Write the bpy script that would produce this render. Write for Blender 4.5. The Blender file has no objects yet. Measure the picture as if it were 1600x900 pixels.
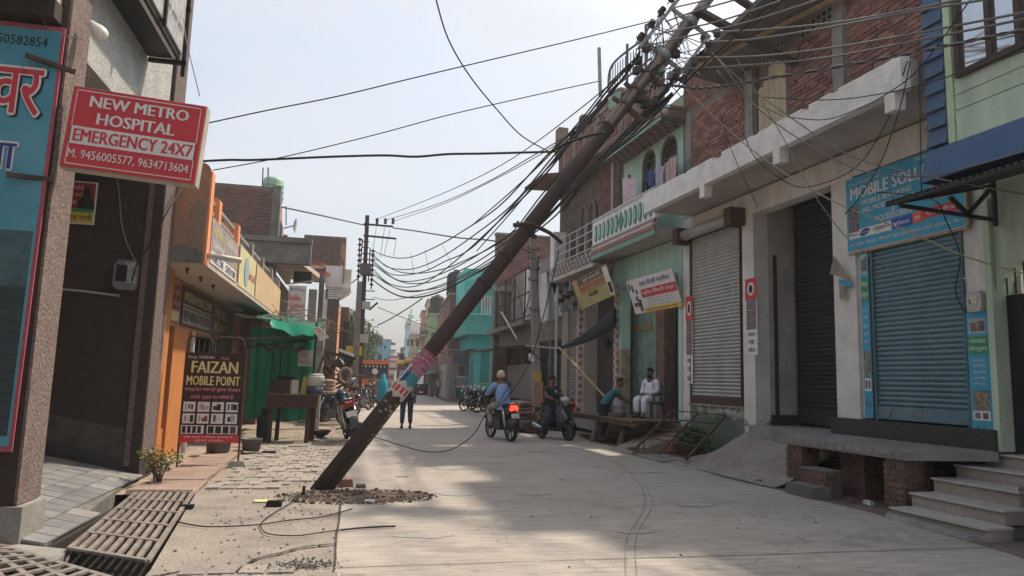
import bpy, math, random
from mathutils import Vector, Matrix
S = bpy.context.scene; C = S.collection; R = random.Random(7); rad = math.radians
V = Vector
# ---------------------------------------------------------------- camera
YAW, PITCH, ROLL, FPX, CH = rad(12.148), rad(7.33), rad(1.6), 1120.0, 1.6
_fw = V((math.sin(YAW)*math.cos(PITCH), math.cos(YAW)*math.cos(PITCH), math.sin(PITCH)))
_r0 = V((math.cos(YAW), -math.sin(YAW), 0)); _u0 = _r0.cross(_fw)
_rt = _r0*math.cos(ROLL)+_u0*math.sin(ROLL); _up = _u0*math.cos(ROLL)-_r0*math.sin(ROLL)
cam = bpy.data.objects.new('camera', bpy.data.cameras.new('camera')); C.objects.link(cam); S.camera = cam
cam.matrix_world = Matrix(((_rt.x, _up.x, -_fw.x, 0), (_rt.y, _up.y, -_fw.y, 0), (_rt.z, _up.z, -_fw.z, CH), (0, 0, 0, 1)))
cam.data.sensor_width = 36; cam.data.lens = 36*FPX/1600; cam.data.clip_end = 3000; cam.data.clip_start = .05
# ---------------------------------------------------------------- sky and sun
SUN_EL, SUN_AZ = rad(56), rad(63)
W = bpy.data.worlds.new('World'); S.world = W; W.use_nodes = True
n = W.node_tree.nodes; l = W.node_tree.links; bgn = n['Background']
sky = n.new('ShaderNodeTexSky'); sky.sky_type = 'NISHITA'; sky.sun_disc = False
sky.sun_elevation = SUN_EL; sky.sun_rotation = SUN_AZ; sky.air_density = 1.2; sky.dust_density = 6.0; sky.ozone_density = 2.0
tc = n.new('ShaderNodeTexCoord'); mp = n.new('ShaderNodeMapping'); mp.inputs['Scale'].default_value = (1, 1, 2.6)
nz = n.new('ShaderNodeTexNoise'); nz.inputs['Scale'].default_value = 2.2; nz.inputs['Detail'].default_value = 6; nz.inputs['Roughness'].default_value = .5
rp = n.new('ShaderNodeValToRGB'); rp.color_ramp.elements[0].position = .40; rp.color_ramp.elements[1].position = .68
rp.color_ramp.elements[0].color = (.46, .46, .46, 1); rp.color_ramp.elements[1].color = (.92, .92, .92, 1)
mx = n.new('ShaderNodeMix'); mx.data_type = 'RGBA'; mx.inputs[7].default_value = (3.7, 3.8, 3.92, 1)
l.new(tc.outputs['Generated'], mp.inputs[0]); l.new(mp.outputs[0], nz.inputs[0]); l.new(nz.outputs[0], rp.inputs[0])
l.new(rp.outputs[0], mx.inputs[0]); l.new(sky.outputs[0], mx.inputs[6]); l.new(mx.outputs[2], bgn.inputs[0])
bgn.inputs[1].default_value = .09
sl = bpy.data.lights.new('sun', 'SUN'); sun = bpy.data.objects.new('sun', sl); C.objects.link(sun)
sl.energy = 1.9; sl.angle = rad(2.2); sl.color = (1, .85, .68); sun.rotation_euler = (rad(90)-SUN_EL, 0, math.pi-SUN_AZ); sun.location = (20, 20, 40)
S.view_settings.view_transform = 'Standard'; S.view_settings.look = 'None'; S.view_settings.exposure = 1.34; S.view_settings.gamma = 1
S.cycles.max_bounces = 8; S.cycles.diffuse_bounces = 4
# ---------------------------------------------------------------- picture helpers: a measured point of the photo put on a real plane
def ray(px, py): return _fw*FPX+_rt*(px-800)+_up*(450-py)
def P(px, py, X=None, Y=None, Z=None):
    v = ray(px, py)
    t = X/v.x if X is not None else (Y/v.y if Y is not None else (Z-CH)/v.z)
    return V((0, 0, CH))+v*t
def px_of(p):
    q = V(p)-V((0, 0, CH)); d = q.dot(_fw)
    if d < .1: return None
    return 800+FPX*q.dot(_rt)/d, 450-FPX*q.dot(_up)/d, d
RF = Matrix.Rotation(rad(3), 4, 'Z')            # the near right-hand shop row is turned 3 degrees to the street
RFi = RF.inverted()
def PA(px, py, a=None, b=None):                 # point in the row's own frame: a = across the street, b = along it
    v = RFi @ ray(px, py); t = a/v.x if a is not None else b/v.y
    return V((0, 0, CH))+v*t
def RW(a, b, z=0): return RF @ V((a, b, z))
# ---------------------------------------------------------------- materials
_m = {}
def M(name, col, rough=.85, col2=None, scale=2.0, amt=.6, bump=.0, bscale=30, metal=0.0, stretch=(1, 1, 1), fine=.12, spec=.3, grime=None, gz=(0, 1)):
    if name in _m: return _m[name]
    m = bpy.data.materials.new(name); m.use_nodes = True; nt = m.node_tree; N = nt.nodes; K = nt.links
    b = N['Principled BSDF']; b.inputs['Roughness'].default_value = rough; b.inputs['Metallic'].default_value = metal
    b.inputs['Specular IOR Level'].default_value = spec
    g = N.new('ShaderNodeNewGeometry'); mp = N.new('ShaderNodeMapping'); mp.inputs['Scale'].default_value = stretch
    K.new(g.outputs['Position'], mp.inputs[0])
    n1 = N.new('ShaderNodeTexNoise'); n1.inputs['Scale'].default_value = scale; n1.inputs['Detail'].default_value = 7; n1.inputs['Roughness'].default_value = .62
    K.new(mp.outputs[0], n1.inputs[0])
    r = N.new('ShaderNodeValToRGB'); r.color_ramp.elements[0].position = .38; r.color_ramp.elements[1].position = .66
    K.new(n1.outputs[0], r.inputs[0])
    c2 = col2 or tuple(x*.72 for x in col)
    x = N.new('ShaderNodeMix'); x.data_type = 'RGBA'
    mu = N.new('ShaderNodeMath'); mu.operation = 'MULTIPLY'; mu.inputs[1].default_value = amt; K.new(r.outputs[0], mu.inputs[0]); K.new(mu.outputs[0], x.inputs[0])
    x.inputs[6].default_value = (*col, 1); x.inputs[7].default_value = (*c2, 1)
    out = x.outputs[2]
    n2 = N.new('ShaderNodeTexNoise'); n2.inputs['Scale'].default_value = bscale; n2.inputs['Detail'].default_value = 4; K.new(g.outputs['Position'], n2.inputs[0])
    if fine:
        h = N.new('ShaderNodeMapRange'); h.inputs[1].default_value = .3; h.inputs[2].default_value = .7; h.inputs[3].default_value = 1-fine; h.inputs[4].default_value = 1+fine
        K.new(n2.outputs[0], h.inputs[0]); y = N.new('ShaderNodeMix'); y.data_type = 'RGBA'; y.blend_type = 'MULTIPLY'; y.inputs[0].default_value = 1
        K.new(out, y.inputs[6]); K.new(h.outputs[0], y.inputs[7]); out = y.outputs[2]
    if grime:                                   # damp or dirt rising from the ground in ragged patches
        sp = N.new('ShaderNodeSeparateXYZ'); K.new(g.outputs['Position'], sp.inputs[0])
        gr = N.new('ShaderNodeMapRange'); gr.inputs[1].default_value = gz[0]; gr.inputs[2].default_value = gz[1]; gr.inputs[3].default_value = .75; gr.inputs[4].default_value = -.25
        K.new(sp.outputs['Z'], gr.inputs[0]); n3 = N.new('ShaderNodeTexNoise'); n3.inputs['Scale'].default_value = 5; n3.inputs['Detail'].default_value = 8; n3.inputs['Roughness'].default_value = .7; K.new(g.outputs['Position'], n3.inputs[0])
        ad = N.new('ShaderNodeMath'); ad.operation = 'ADD'; K.new(gr.outputs[0], ad.inputs[0]); K.new(n3.outputs[0], ad.inputs[1])
        rr = N.new('ShaderNodeMapRange'); rr.inputs[1].default_value = .68; rr.inputs[2].default_value = .82; K.new(ad.outputs[0], rr.inputs[0])
        z = N.new('ShaderNodeMix'); z.data_type = 'RGBA'; K.new(rr.outputs[0], z.inputs[0]); K.new(out, z.inputs[6]); z.inputs[7].default_value = (*grime, 1); out = z.outputs[2]
    K.new(out, b.inputs['Base Color'])
    if bump:
        bp = N.new('ShaderNodeBump'); bp.inputs['Strength'].default_value = bump; bp.inputs['Distance'].default_value = .02; K.new(n2.outputs[0], bp.inputs['Height']); K.new(bp.outputs[0], b.inputs['Normal'])
    _m[name] = m; return m
def G(name, col, rough=.05, alpha=.35):         # tinted glass
    m = bpy.data.materials.new(name); m.use_nodes = True; b = m.node_tree.nodes['Principled BSDF']
    b.inputs['Base Color'].default_value = (*col, 1); b.inputs['Roughness'].default_value = rough; b.inputs['Specular IOR Level'].default_value = 1.0; b.inputs['Coat Weight'].default_value = 1.0
    b.inputs['IOR'].default_value = 2.1
    return m
def E(name, col, st):
    m = bpy.data.materials.new(name); m.use_nodes = True; b = m.node_tree.nodes['Principled BSDF']
    b.inputs['Base Color'].default_value = (*col, 1); b.inputs['Emission Color'].default_value = (*col, 1); b.inputs['Emission Strength'].default_value = st; return m
# ---------------------------------------------------------------- mesh builder
class MB:
    def __init__(s, T=None): s.v = []; s.f = []; s.T = T; s.mi = []; s.cur = 0
    def pt(s, p):
        p = V(p); s.v.append(s.T @ p if s.T else p); return len(s.v)-1
    def face(s, ix): s.f.append(tuple(ix)); s.mi.append(s.cur)
    def poly(s, pts): s.face([s.pt(p) for p in pts]); return s
    def hexa(s, c):                              # 8 corners: bottom ring then top ring
        i = [s.pt(p) for p in c]
        for q in ((3, 2, 1, 0), (4, 5, 6, 7), (0, 1, 5, 4), (1, 2, 6, 5), (2, 3, 7, 6), (3, 0, 4, 7)): s.face([i[k] for k in q])
        return s
    def box(s, x0, x1, y0, y1, z0, z1):
        return s.hexa([(x0, y0, z0), (x1, y0, z0), (x1, y1, z0), (x0, y1, z0), (x0, y0, z1), (x1, y0, z1), (x1, y1, z1), (x0, y1, z1)])
    def bar(s, p, q, w, h=None, up=(0, 0, 1)):
        p, q = V(p), V(q); h = h or w; d = (q-p).normalized(); u = V(up)
        if abs(d.dot(u)) > .95: u = V((1, 0, 0))
        a = d.cross(u).normalized()*w/2; b = a.cross(d).normalized()*h/2
        return s.hexa([p-a-b, p+a-b, q+a-b, q-a-b, p-a+b, p+a+b, q+a+b, q-a+b])
    def tube(s, pts, r, n=8, cap=True):
        pts = [V(p) for p in pts]; rr = r if isinstance(r, (list, tuple)) else [r]*len(pts); rings = []
        d0 = (pts[1]-pts[0]).normalized(); u = V((0, 0, 1)) if abs(d0.z) < .9 else V((1, 0, 0)); a = d0.cross(u).normalized()
        for i, p in enumerate(pts):
            d = (pts[min(i+1, len(pts)-1)]-pts[max(i-1, 0)]).normalized()
            a = (a-d*a.dot(d)).normalized(); b = d.cross(a)
            rings.append([s.pt(p+(a*math.cos(2*math.pi*k/n)+b*math.sin(2*math.pi*k/n))*rr[i]) for k in range(n)])
        for i in range(len(rings)-1):
            for k in range(n): s.face((rings[i][k], rings[i][(k+1) % n], rings[i+1][(k+1) % n], rings[i+1][k]))
        if cap and n > 2: s.face(rings[0][::-1]); s.face(rings[-1])
        return s
    def lathe(s, prof, c=(0, 0, 0), n=16, axis='z', cap=True):
        c = V(c); rings = []
        for r, h in prof:
            ring = []
            for k in range(n):
                t = 2*math.pi*k/n; x, y = r*math.cos(t), r*math.sin(t)
                ring.append(s.pt(c+V({'z': (x, y, h), 'x': (h, x, y), 'y': (x, h, y)}[axis])))
            rings.append(ring)
        for i in range(len(rings)-1):
            for k in range(n): s.face((rings[i][k], rings[i][(k+1) % n], rings[i+1][(k+1) % n], rings[i+1][k]))
        if cap: s.face(rings[0][::-1]); s.face(rings[-1])
        return s
    def ell(s, c, rx, ry, rz, n=10, m=6):
        c = V(c); rings = []
        for j in range(1, m):
            t = math.pi*j/m; rings.append([s.pt(c+V((rx*math.sin(t)*math.cos(2*math.pi*k/n), ry*math.sin(t)*math.sin(2*math.pi*k/n), rz*math.cos(t)))) for k in range(n)])
        a = s.pt(c+V((0, 0, rz))); b = s.pt(c-V((0, 0, rz)))
        for k in range(n): s.face((a, rings[0][k], rings[0][(k+1) % n])); s.face((b, rings[-1][(k+1) % n], rings[-1][k]))
        for j in range(m-2):
            for k in range(n): s.face((rings[j][k], rings[j+1][k], rings[j+1][(k+1) % n], rings[j][(k+1) % n]))
        return s
    def ext(s, pts, d):                          # polygon pushed along d
        d = V(d); a = [s.pt(p) for p in pts]; b = [s.pt(V(p)+d) for p in pts]; k = len(a)
        s.face(a[::-1]); s.face(b)
        for i in range(k): s.face((a[i], a[(i+1) % k], b[(i+1) % k], b[i]))
        return s
    def sheet(s, fn, nu, nv, thick=None):        # grid surface fn(u,v)
        g = [[s.pt(fn(i/nu, j/nv)) for j in range(nv+1)] for i in range(nu+1)]
        for i in range(nu):
            for j in range(nv): s.face((g[i][j], g[i+1][j], g[i+1][j+1], g[i][j+1]))
        return s
INV = {}
def link(name, me, parent=None):
    o = bpy.data.objects.new(name, me); C.objects.link(o)
    if parent is not None: o.parent = parent; INV[o] = INV[parent]
    return o
def mesh(name, mb, mats, inv=None, smooth=False):
    me = bpy.data.meshes.new(name); me.from_pydata([inv @ p for p in mb.v] if inv else mb.v, [], mb.f)
    if not isinstance(mats, (list, tuple)): mats = [mats]
    for m in mats: me.materials.append(m)
    if len(mats) > 1: me.polygons.foreach_set('material_index', mb.mi)
    import bmesh
    bm = bmesh.new(); bm.from_mesh(me); bmesh.ops.recalc_face_normals(bm, faces=bm.faces[:]); bm.to_mesh(me); bm.free()
    if smooth: me.polygons.foreach_set('use_smooth', [True]*len(me.polygons))
    me.update(); return me
def tag(o, label, cat, group=None):
    o['label'] = label; o['category'] = cat
    if group: o['group'] = group
    return o
def thing(name, label, cat, loc=(0, 0, 0), rz=0, group=None):
    o = bpy.data.objects.new(name, None); C.objects.link(o); o.empty_display_size = .2
    mw = Matrix.Translation(V(loc)) @ Matrix.Rotation(rz, 4, 'Z'); o.matrix_world = mw; INV[o] = mw.inverted()
    return tag(o, label, cat, group)
def part(name, mb, mat, parent, smooth=False, label=None, stuff=False):
    o = link(name, mesh(name, mb, mat, INV[parent], smooth), parent)
    if label: o['label'] = label
    if stuff: o['kind'] = 'stuff'
    return o
def one(name, mb, mat, label, cat, group=None, smooth=False, loc=None):
    loc = V(loc) if loc is not None else V((sum(p.x for p in mb.v)/len(mb.v), sum(p.y for p in mb.v)/len(mb.v), min(p.z for p in mb.v)))
    o = link(name, mesh(name, mb, mat, Matrix.Translation(-loc), smooth)); o.location = loc; INV[o] = Matrix.Translation(-loc)
    return tag(o, label, cat, group)
def struct(name, mb, mat, smooth=False, kind='structure'):
    o = link(name, mesh(name, mb, mat, None, smooth)); o['kind'] = kind; INV[o] = Matrix.Identity(4); return o
def dup(root, loc=None, rz=None, label=None, group=None, mw=None):
    r = root.copy(); C.objects.link(r); INV[r] = INV[root]
    if mw is not None: r.matrix_world = mw
    else: r.location = loc; r.rotation_euler = (0, 0, rz or 0)
    if label: r['label'] = label
    if group: r['group'] = group
    def rec(a, b):
        for ch in list(a.children):
            c = ch.copy(); C.objects.link(c); c.parent = b; rec(ch, c)
    rec(root, r); return r
def pieces(parent, name, meshes, mats4, limit=300):
    """alike pieces placed by world matrices: the biggest in the picture become parts, the rest one stuff part"""
    inv = INV[parent]; sc = []
    for m in mats4:
        q = px_of(m.translation); s = 0
        if q: s = (1/q[2])*(1 if -60 < q[0] < 1660 and -60 < q[1] < 960 else .05)
        sc.append(s)
    order = sorted(range(len(mats4)), key=lambda i: -sc[i]); keep = order[:limit]; rest = order[limit:]
    for i in keep:
        o = bpy.data.objects.new(name, meshes[i % len(meshes)]); C.objects.link(o); o.parent = parent; o.matrix_local = inv @ mats4[i]; INV[o] = inv
    if rest:
        me = bpy.data.meshes.new(name); vs = []; fs = []; mi = []; ml = []
        for k in meshes:
            if k.materials[0] not in ml: ml.append(k.materials[0])
        for i in rest:
            k = meshes[i % len(meshes)]; b = len(vs); T = inv @ mats4[i]
            vs += [T @ w.co for w in k.vertices]; fs += [tuple(b+j for j in p.vertices) for p in k.polygons]; mi += [ml.index(k.materials[0])]*len(k.polygons)
        me.from_pydata(vs, [], fs)
        for x in ml: me.materials.append(x)
        me.polygons.foreach_set('material_index', mi); me.update()
        o = link(name, me, parent); o['kind'] = 'stuff'
def frame4(o, u, v):                             # matrix with x=u, y=normal, z=v
    u = V(u).normalized(); v = V(v).normalized(); nn = v.cross(u)
    return Matrix(((u.x, nn.x, v.x, o[0]), (u.y, nn.y, v.y, o[1]), (u.z, nn.z, v.z, o[2]), (0, 0, 0, 1)))
_bm = {}
def bricks(parent, O, u, W_, H_, mats, v=(0, 0, 1), bw=.23, bh=.075, gap=.014, dp=.05, proud=.016, holes=(), clip=None, limit=300, jit=.011):
    """running-bond bricks on the plane O + s*u + t*v, their faces proud of the plane"""
    O = V(O); u = V(u).normalized(); v = V(v).normalized(); nn = u.cross(v)   # outward
    key = (bw, bh, dp, tuple(m.name for m in mats))
    if key not in _bm:
        ms = []
        for m in mats:
            for k in range(2):
                b = MB(); e = .006
                b.hexa([(-bw/2, -dp/2, -bh/2), (bw/2, -dp/2, -bh/2), (bw/2, dp/2, -bh/2), (-bw/2, dp/2, -bh/2), (-bw/2+R.uniform(0, e), -dp/2, bh/2-R.uniform(0, e)), (bw/2-R.uniform(0, e), -dp/2+R.uniform(0, e), bh/2), (bw/2, dp/2, bh/2-R.uniform(0, e)), (-bw/2, dp/2, bh/2)]); ms.append(mesh('brick', b, m))
        _bm[key] = ms
    ms = _bm[key]; out = []
    nr = int(H_/(bh+gap)); M0 = frame4(O, u, v)
    for j in range(nr):
        z = (j+.5)*(bh+gap); x = bw/2 if j % 2 else 0.0
        while x < W_+bw/2-.02:
            a0, a1 = max(x-bw/2, 0), min(x+bw/2, W_)
            w = a1-a0; c = (a0+a1)/2
            ok = w > .05 and not any(h[0]-w*.3 < c < h[1]+w*.3 and h[2]-.02 < z < h[3]+.02 for h in holes) and (clip is None or clip(c, z))
            if ok:
                pos = O+u*c+v*z+nn*(proud-dp/2+R.uniform(-jit, jit))
                T = M0.copy(); T.translation = pos
                out.append(T @ Matrix.Rotation(R.uniform(-.018, .018), 4, 'Y') @ Matrix.Diagonal((w/bw, 1, 1, 1)))
            x += bw+gap
    R.shuffle(out)
    pieces(parent, 'brick', ms, out, limit)
def grid(parent, name, T, nx, ny, w, h, th, mats, gap=.012, jit=.003, clip=None, limit=300, run=True):
    """flat blocks laid on the plane of T (x, y in the plane, z up)"""
    ms = []
    for m in mats:
        for k in range(2):
            e = .006; b = MB(); W2, H2 = w/2-gap/2, h/2-gap/2
            b.hexa([(-W2, -H2, -th), (W2, -H2, -th), (W2, H2, -th), (-W2, H2, -th), (-W2+e*R.random(), -H2+e, 0), (W2-e, -H2+e*R.random(), 0), (W2-e*R.random(), H2-e, -.002*R.random()), (-W2+e, H2-e*R.random(), 0)]); ms.append(mesh(name, b, m))
    out = []
    for j in range(ny):
        for i in range(nx):
            x = (i+.5+(0.5 if run and j % 2 else 0))*w; y = (j+.5)*h
            if clip and not clip(x, y): continue
            out.append(T @ Matrix.Translation((x, y, R.uniform(-jit, jit))) @ Matrix.Rotation(R.uniform(-.012, .012), 4, 'X') @ Matrix.Rotation(R.uniform(-.01, .01), 4, 'Z'))
    R.shuffle(out); pieces(parent, name, ms, out, limit)
def slats(parent, x, y0, y1, z0, z1, n, mat, fr=None, depth=.018, name='slat', sgn=-1):
    """roller shutter curtain of curved slats facing the street (sgn = which way it faces across the street)"""
    h = (z1-z0)/n; b = MB(); pr = [(0, 0), (.25, .75), (.55, 1), (.85, .7), (.97, .05)]
    a = [b.pt((sgn*depth*q, 0, h*t)) for t, q in pr]; c = [b.pt((sgn*depth*q, y1-y0, h*t)) for t, q in pr]
    for i in range(len(pr)-1): b.face((a[i], c[i], c[i+1], a[i+1]))
    me = mesh(name, b, mat); me.polygons.foreach_set('use_smooth', [True]*len(me.polygons))
    fr = fr or Matrix.Identity(4)
    pieces(parent, name, [me], [fr @ Matrix.Translation((x+R.uniform(-.004, .004), y0, z0+k*h)) for k in range(n)], 300)
_tx = {}
def text(parent, s, O, u, v, w, h, mat, off=.004, bold=.0, name='lettering', keep=False, shear=0):
    """a line of writing fitted into the box O, O+u*w, O+v*h, 'off' in front of the surface"""
    key = s
    if key not in _tx:
        c = bpy.data.curves.new('lettering', 'FONT'); c.body = s; c.resolution_u = 2; c.size = 1
        o = bpy.data.objects.new('lettering', c); C.objects.link(o)
        bpy.context.view_layer.update(); me = bpy.data.meshes.new_from_object(o.evaluated_get(bpy.context.evaluated_depsgraph_get()))
        _tx[key] = ([tuple(q.co) for q in me.vertices], [tuple(p.vertices) for p in me.polygons])
        bpy.data.objects.remove(o); bpy.data.meshes.remove(me)
    vs, fs = _tx[key]
    if not vs: return
    u = V(u).normalized(); v = V(v).normalized(); nn = u.cross(v); O = V(O)
    x0, x1 = min(q[0] for q in vs), max(q[0] for q in vs); y0, y1 = min(q[1] for q in vs), max(q[1] for q in vs)
    k = w/(x1-x0); kh = h/(y1-y0)
    inv = INV[parent]; e = bold*.75
    sh = [(0, 0)] if not bold else ([(0, 0), (-e, 0), (e, 0)] if bold < .05 else [(e*math.cos(a*math.pi/4), e*math.sin(a*math.pi/4)) for a in range(8)])
    V_ = []; F_ = []; ke = min(k, kh)
    for j, (dx, dy) in enumerate(sh):
        n0 = len(V_); V_ += [inv @ (O+u*((q[0]-x0)*k+dx*ke+shear*(q[1]-y0)*kh)+v*((q[1]-y0)*kh+dy*ke)+nn*(off+.0004*j)) for q in vs]; F_ += [tuple(n0+i for i in f) for f in fs]
    me = bpy.data.meshes.new(name); me.from_pydata(V_, [], F_); me.materials.append(mat); me.update()
    return link(name, me, parent)
def quadp(parent, name, O, u, v, x0, x1, y0, y1, mat, off=.002, th=.0015):
    """a flat printed patch lying on a board"""
    u = V(u).normalized(); v = V(v).normalized(); nn = u.cross(v); O = V(O)
    b = MB(); p = [O+u*x0+v*y0, O+u*x1+v*y0, O+u*x1+v*y1, O+u*x0+v*y1]; b.ext([q+nn*(off-th) for q in p], nn*th)
    return part(name, b, mat, parent)
class Board:                                     # flat sign: O lower left, u right, v up as read by its reader
    def __init__(s, parent, O, u, v, w, h, mat, th=.04, name='panel', back=True):
        s.p = parent; s.O = V(O); s.u = V(u).normalized(); s.v = V(v).normalized(); s.n = s.u.cross(s.v); s.w = w; s.h = h
        q = [s.O, s.O+s.u*w, s.O+s.u*w+s.v*h, s.O+s.v*h]; b = MB(); b.ext([x-s.n*th for x in q], s.n*th); s.o = part(name, b, mat, parent)
    def t(s, txt, x0, x1, y0, y1, mat, bold=.0, shear=0, off=.006): return text(s.p, txt, s.O+s.u*(x0*s.w)+s.v*(y0*s.h), s.u, s.v, (x1-x0)*s.w, (y1-y0)*s.h, mat, off, bold, shear=shear)
    def r(s, x0, x1, y0, y1, mat, name='print_patch', off=.003): return quadp(s.p, name, s.O, s.u, s.v, x0*s.w, x1*s.w, y0*s.h, y1*s.h, mat, off)
def pbox(parent, name, mat, *a, T=None, **k): return part(name, MB(T).box(*a), mat, parent, **k)
# ---------------------------------------------------------------- shared materials
def road_material():
    m = M('road_concrete', (.42, .385, .345), .9, (.33, .30, .27), .55, .8, .35, 55, stretch=(.35, 1.1, 1), fine=.16)
    nt = m.node_tree; N = nt.nodes; K = nt.links; b = N['Principled BSDF']; src = b.inputs['Base Color'].links[0].from_socket
    g = N.new('ShaderNodeNewGeometry')
    mp = N.new('ShaderNodeMapping'); mp.inputs['Scale'].default_value = (.9, 5.5, 1); mp.inputs['Rotation'].default_value = (0, 0, .12); K.new(g.outputs['Position'], mp.inputs[0])
    a = N.new('ShaderNodeTexNoise'); a.inputs['Scale'].default_value = 2.3; a.inputs['Detail'].default_value = 9; a.inputs['Roughness'].default_value = .7; K.new(mp.outputs[0], a.inputs[0])
    h = N.new('ShaderNodeMapRange'); h.inputs[1].default_value = .36; h.inputs[2].default_value = .62; h.inputs[3].default_value = .76; h.inputs[4].default_value = 1.08; K.new(a.outputs[0], h.inputs[0])
    x = N.new('ShaderNodeMix'); x.data_type = 'RGBA'; x.blend_type = 'MULTIPLY'; x.inputs[0].default_value = 1; K.new(src, x.inputs[6]); K.new(h.outputs[0], x.inputs[7])
    v = N.new('ShaderNodeTexVoronoi'); v.feature = 'DISTANCE_TO_EDGE'; v.inputs['Scale'].default_value = .42
    wn = N.new('ShaderNodeTexNoise'); wn.inputs['Scale'].default_value = 1.6; wn.inputs['Detail'].default_value = 6; K.new(g.outputs['Position'], wn.inputs[0])
    wa = N.new('ShaderNodeMix'); wa.data_type = 'RGBA'; wa.blend_type = 'ADD'; wa.inputs[0].default_value = .9; K.new(g.outputs['Position'], wa.inputs[6]); K.new(wn.outputs['Color'], wa.inputs[7]); K.new(wa.outputs[2], v.inputs['Vector'])
    r = N.new('ShaderNodeMapRange'); r.inputs[1].default_value = .0; r.inputs[2].default_value = .010; r.inputs[3].default_value = .78; r.inputs[4].default_value = 1; K.new(v.outputs['Distance'], r.inputs[0])
    y = N.new('ShaderNodeMix'); y.data_type = 'RGBA'; y.blend_type = 'MULTIPLY'; y.inputs[0].default_value = 1; K.new(x.outputs[2], y.inputs[6]); K.new(r.outputs[0], y.inputs[7])
    bl = N.new('ShaderNodeTexNoise'); bl.inputs['Scale'].default_value = .8; bl.inputs['Detail'].default_value = 3; K.new(g.outputs['Position'], bl.inputs[0])
    q = N.new('ShaderNodeMapRange'); q.inputs[1].default_value = .58; q.inputs[2].default_value = .72; q.inputs[3].default_value = 1; q.inputs[4].default_value = .74; K.new(bl.outputs[0], q.inputs[0])
    z = N.new('ShaderNodeMix'); z.data_type = 'RGBA'; z.blend_type = 'MULTIPLY'; z.inputs[0].default_value = 1; K.new(y.outputs[2], z.inputs[6]); K.new(q.outputs[0], z.inputs[7]); K.new(z.outputs[2], b.inputs['Base Color'])
    return m
ROAD = road_material()
DIRT = M('dirt', (.26, .225, .185), .95, (.17, .145, .12), 1.5, .8, .6, 25, fine=.25)
CEM = M('broken_cement', (.30, .27, .24), .95, (.20, .18, .155), 1.8, .8, .6, 30, fine=.22)
DARKG = M('drain_dark', (.035, .033, .03), .9)
CONC = M('concrete', (.30, .29, .27), .9, (.19, .185, .17), 2.2, .8, .3, 30, fine=.15)
CONCD = M('old_concrete', (.19, .185, .17), .95, (.10, .098, .09), 2.4, .9, .4, 25, fine=.2)
PAV = [M('paver_a', (.32, .295, .26), .9, scale=3, bump=.4, fine=.2), M('paver_b', (.27, .25, .225), .9, scale=3, bump=.4, fine=.2), M('paver_c', (.34, .31, .27), .9, scale=3, bump=.4, fine=.2)]
SAND = [M('sandstone_a', (.34, .245, .20), .9, (.24, .19, .165), 3, .9, .3, fine=.2), M('sandstone_b', (.30, .225, .19), .9, (.22, .175, .155), 3, .9, .3, fine=.2)]
STEEL = M('galvanised', (.34, .32, .30), .5, (.22, .17, .14), 6, .8, metal=.3)
RUST = M('rusty_steel', (.10, .065, .05), .8, (.05, .035, .03), 6, .8, .2)
BLACK = M('black_paint', (.018, .018, .02), .55, fine=.05)
BLK = M('soft_black', (.025, .025, .027), .8)
BROWNP = M('brown_plaster', (.058, .042, .036), .85, (.04, .03, .027), 3, .7, .5, 18, stretch=(1, 1, 5))
PINKP = M('rough_pink_plaster', (.20, .155, .14), .95, (.14, .11, .10), 8, .7, 1.0, 35, fine=.3)
GREYP = M('rough_grey_plaster', (.42, .43, .42), .95, (.3, .31, .3), 3, .7, 1.0, 22, fine=.2)
WHITE = M('white_wash', (.76, .74, .71), .85, (.50, .48, .45), 2.2, .8, .2, 25, fine=.08, stretch=(1.5, 1.5, .4))
WHITE2 = M('clean_white', (.78, .78, .77), .6, fine=.03)
CREAM = M('cream_soffit', (.50, .45, .39), .9, (.38, .34, .3), 1.5, .7)
ORANGE = M('orange_paint', (.44, .23, .13), .85, (.30, .175, .12), 2.2, .95, .25, 20, fine=.12, stretch=(1.5, 1.5, .6))
ORANGE2 = M('bright_orange_paint', (.50, .20, .065), .8, (.38, .15, .055), 2.5, .6)
GRANITE = M('dark_granite', (.035, .036, .038), .5, (.09, .09, .09), 30, .5)
BR = [M('brick_red', (.30, .145, .12), .9, (.19, .095, .08), 9, .8, .3), M('brick_dark', (.22, .11, .095), .9, (.14, .075, .065), 9, .8, .3), M('brick_pale', (.34, .18, .15), .9, (.25, .13, .11), 9, .8, .3)]
BRD = [M('sooty_brick_a', (.16, .105, .09), .95, (.09, .062, .055), 7, .8, .3), M('sooty_brick_b', (.20, .12, .095), .95, (.1, .065, .055), 7, .8, .3)]
MORT = M('mortar', (.20, .165, .145), .95, (.13, .11, .1), 3, .8, .4, 30)
WOOD = M('old_wood', (.16, .105, .07), .9, (.08, .055, .04), 4, .8, .3, stretch=(1, 1, 6))
WOODL = M('pale_wood', (.45, .33, .2), .85, (.33, .23, .14), 5, .7)
RED = M('sign_red', (.58, .055, .07), .6, (.50, .05, .06), 3, .4, fine=.04)
SWHITE = M('sign_white', (.76, .74, .72), .6, fine=.03)
SYEL = M('sign_yellow', (.78, .56, .10), .6, fine=.04)
SYELP = M('sign_pale_yellow', (.72, .66, .30), .6, fine=.04)
PINK = M('sign_pink', (.75, .28, .40), .6, fine=.04)
INK = M('black_ink', (.03, .03, .035), .7, fine=.02)
BLUEI = M('blue_ink', (.05, .06, .28), .6)
SBLUE = M('banner_blue', (.06, .36, .55), .55, (.05, .29, .46), 2, .6)
NAVY = M('navy_plate', (.06, .08, .24), .6)
TEALB = M('hospital_banner_blue', (.12, .34, .43), .4, (.06, .26, .36), 1.2, .8, fine=.05)
GREENI = M('print_green', (.05, .30, .13), .6)
GREY = M('grey_metal', (.25, .26, .27), .5, (.17, .17, .175), 5, .6, metal=.2)
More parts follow.
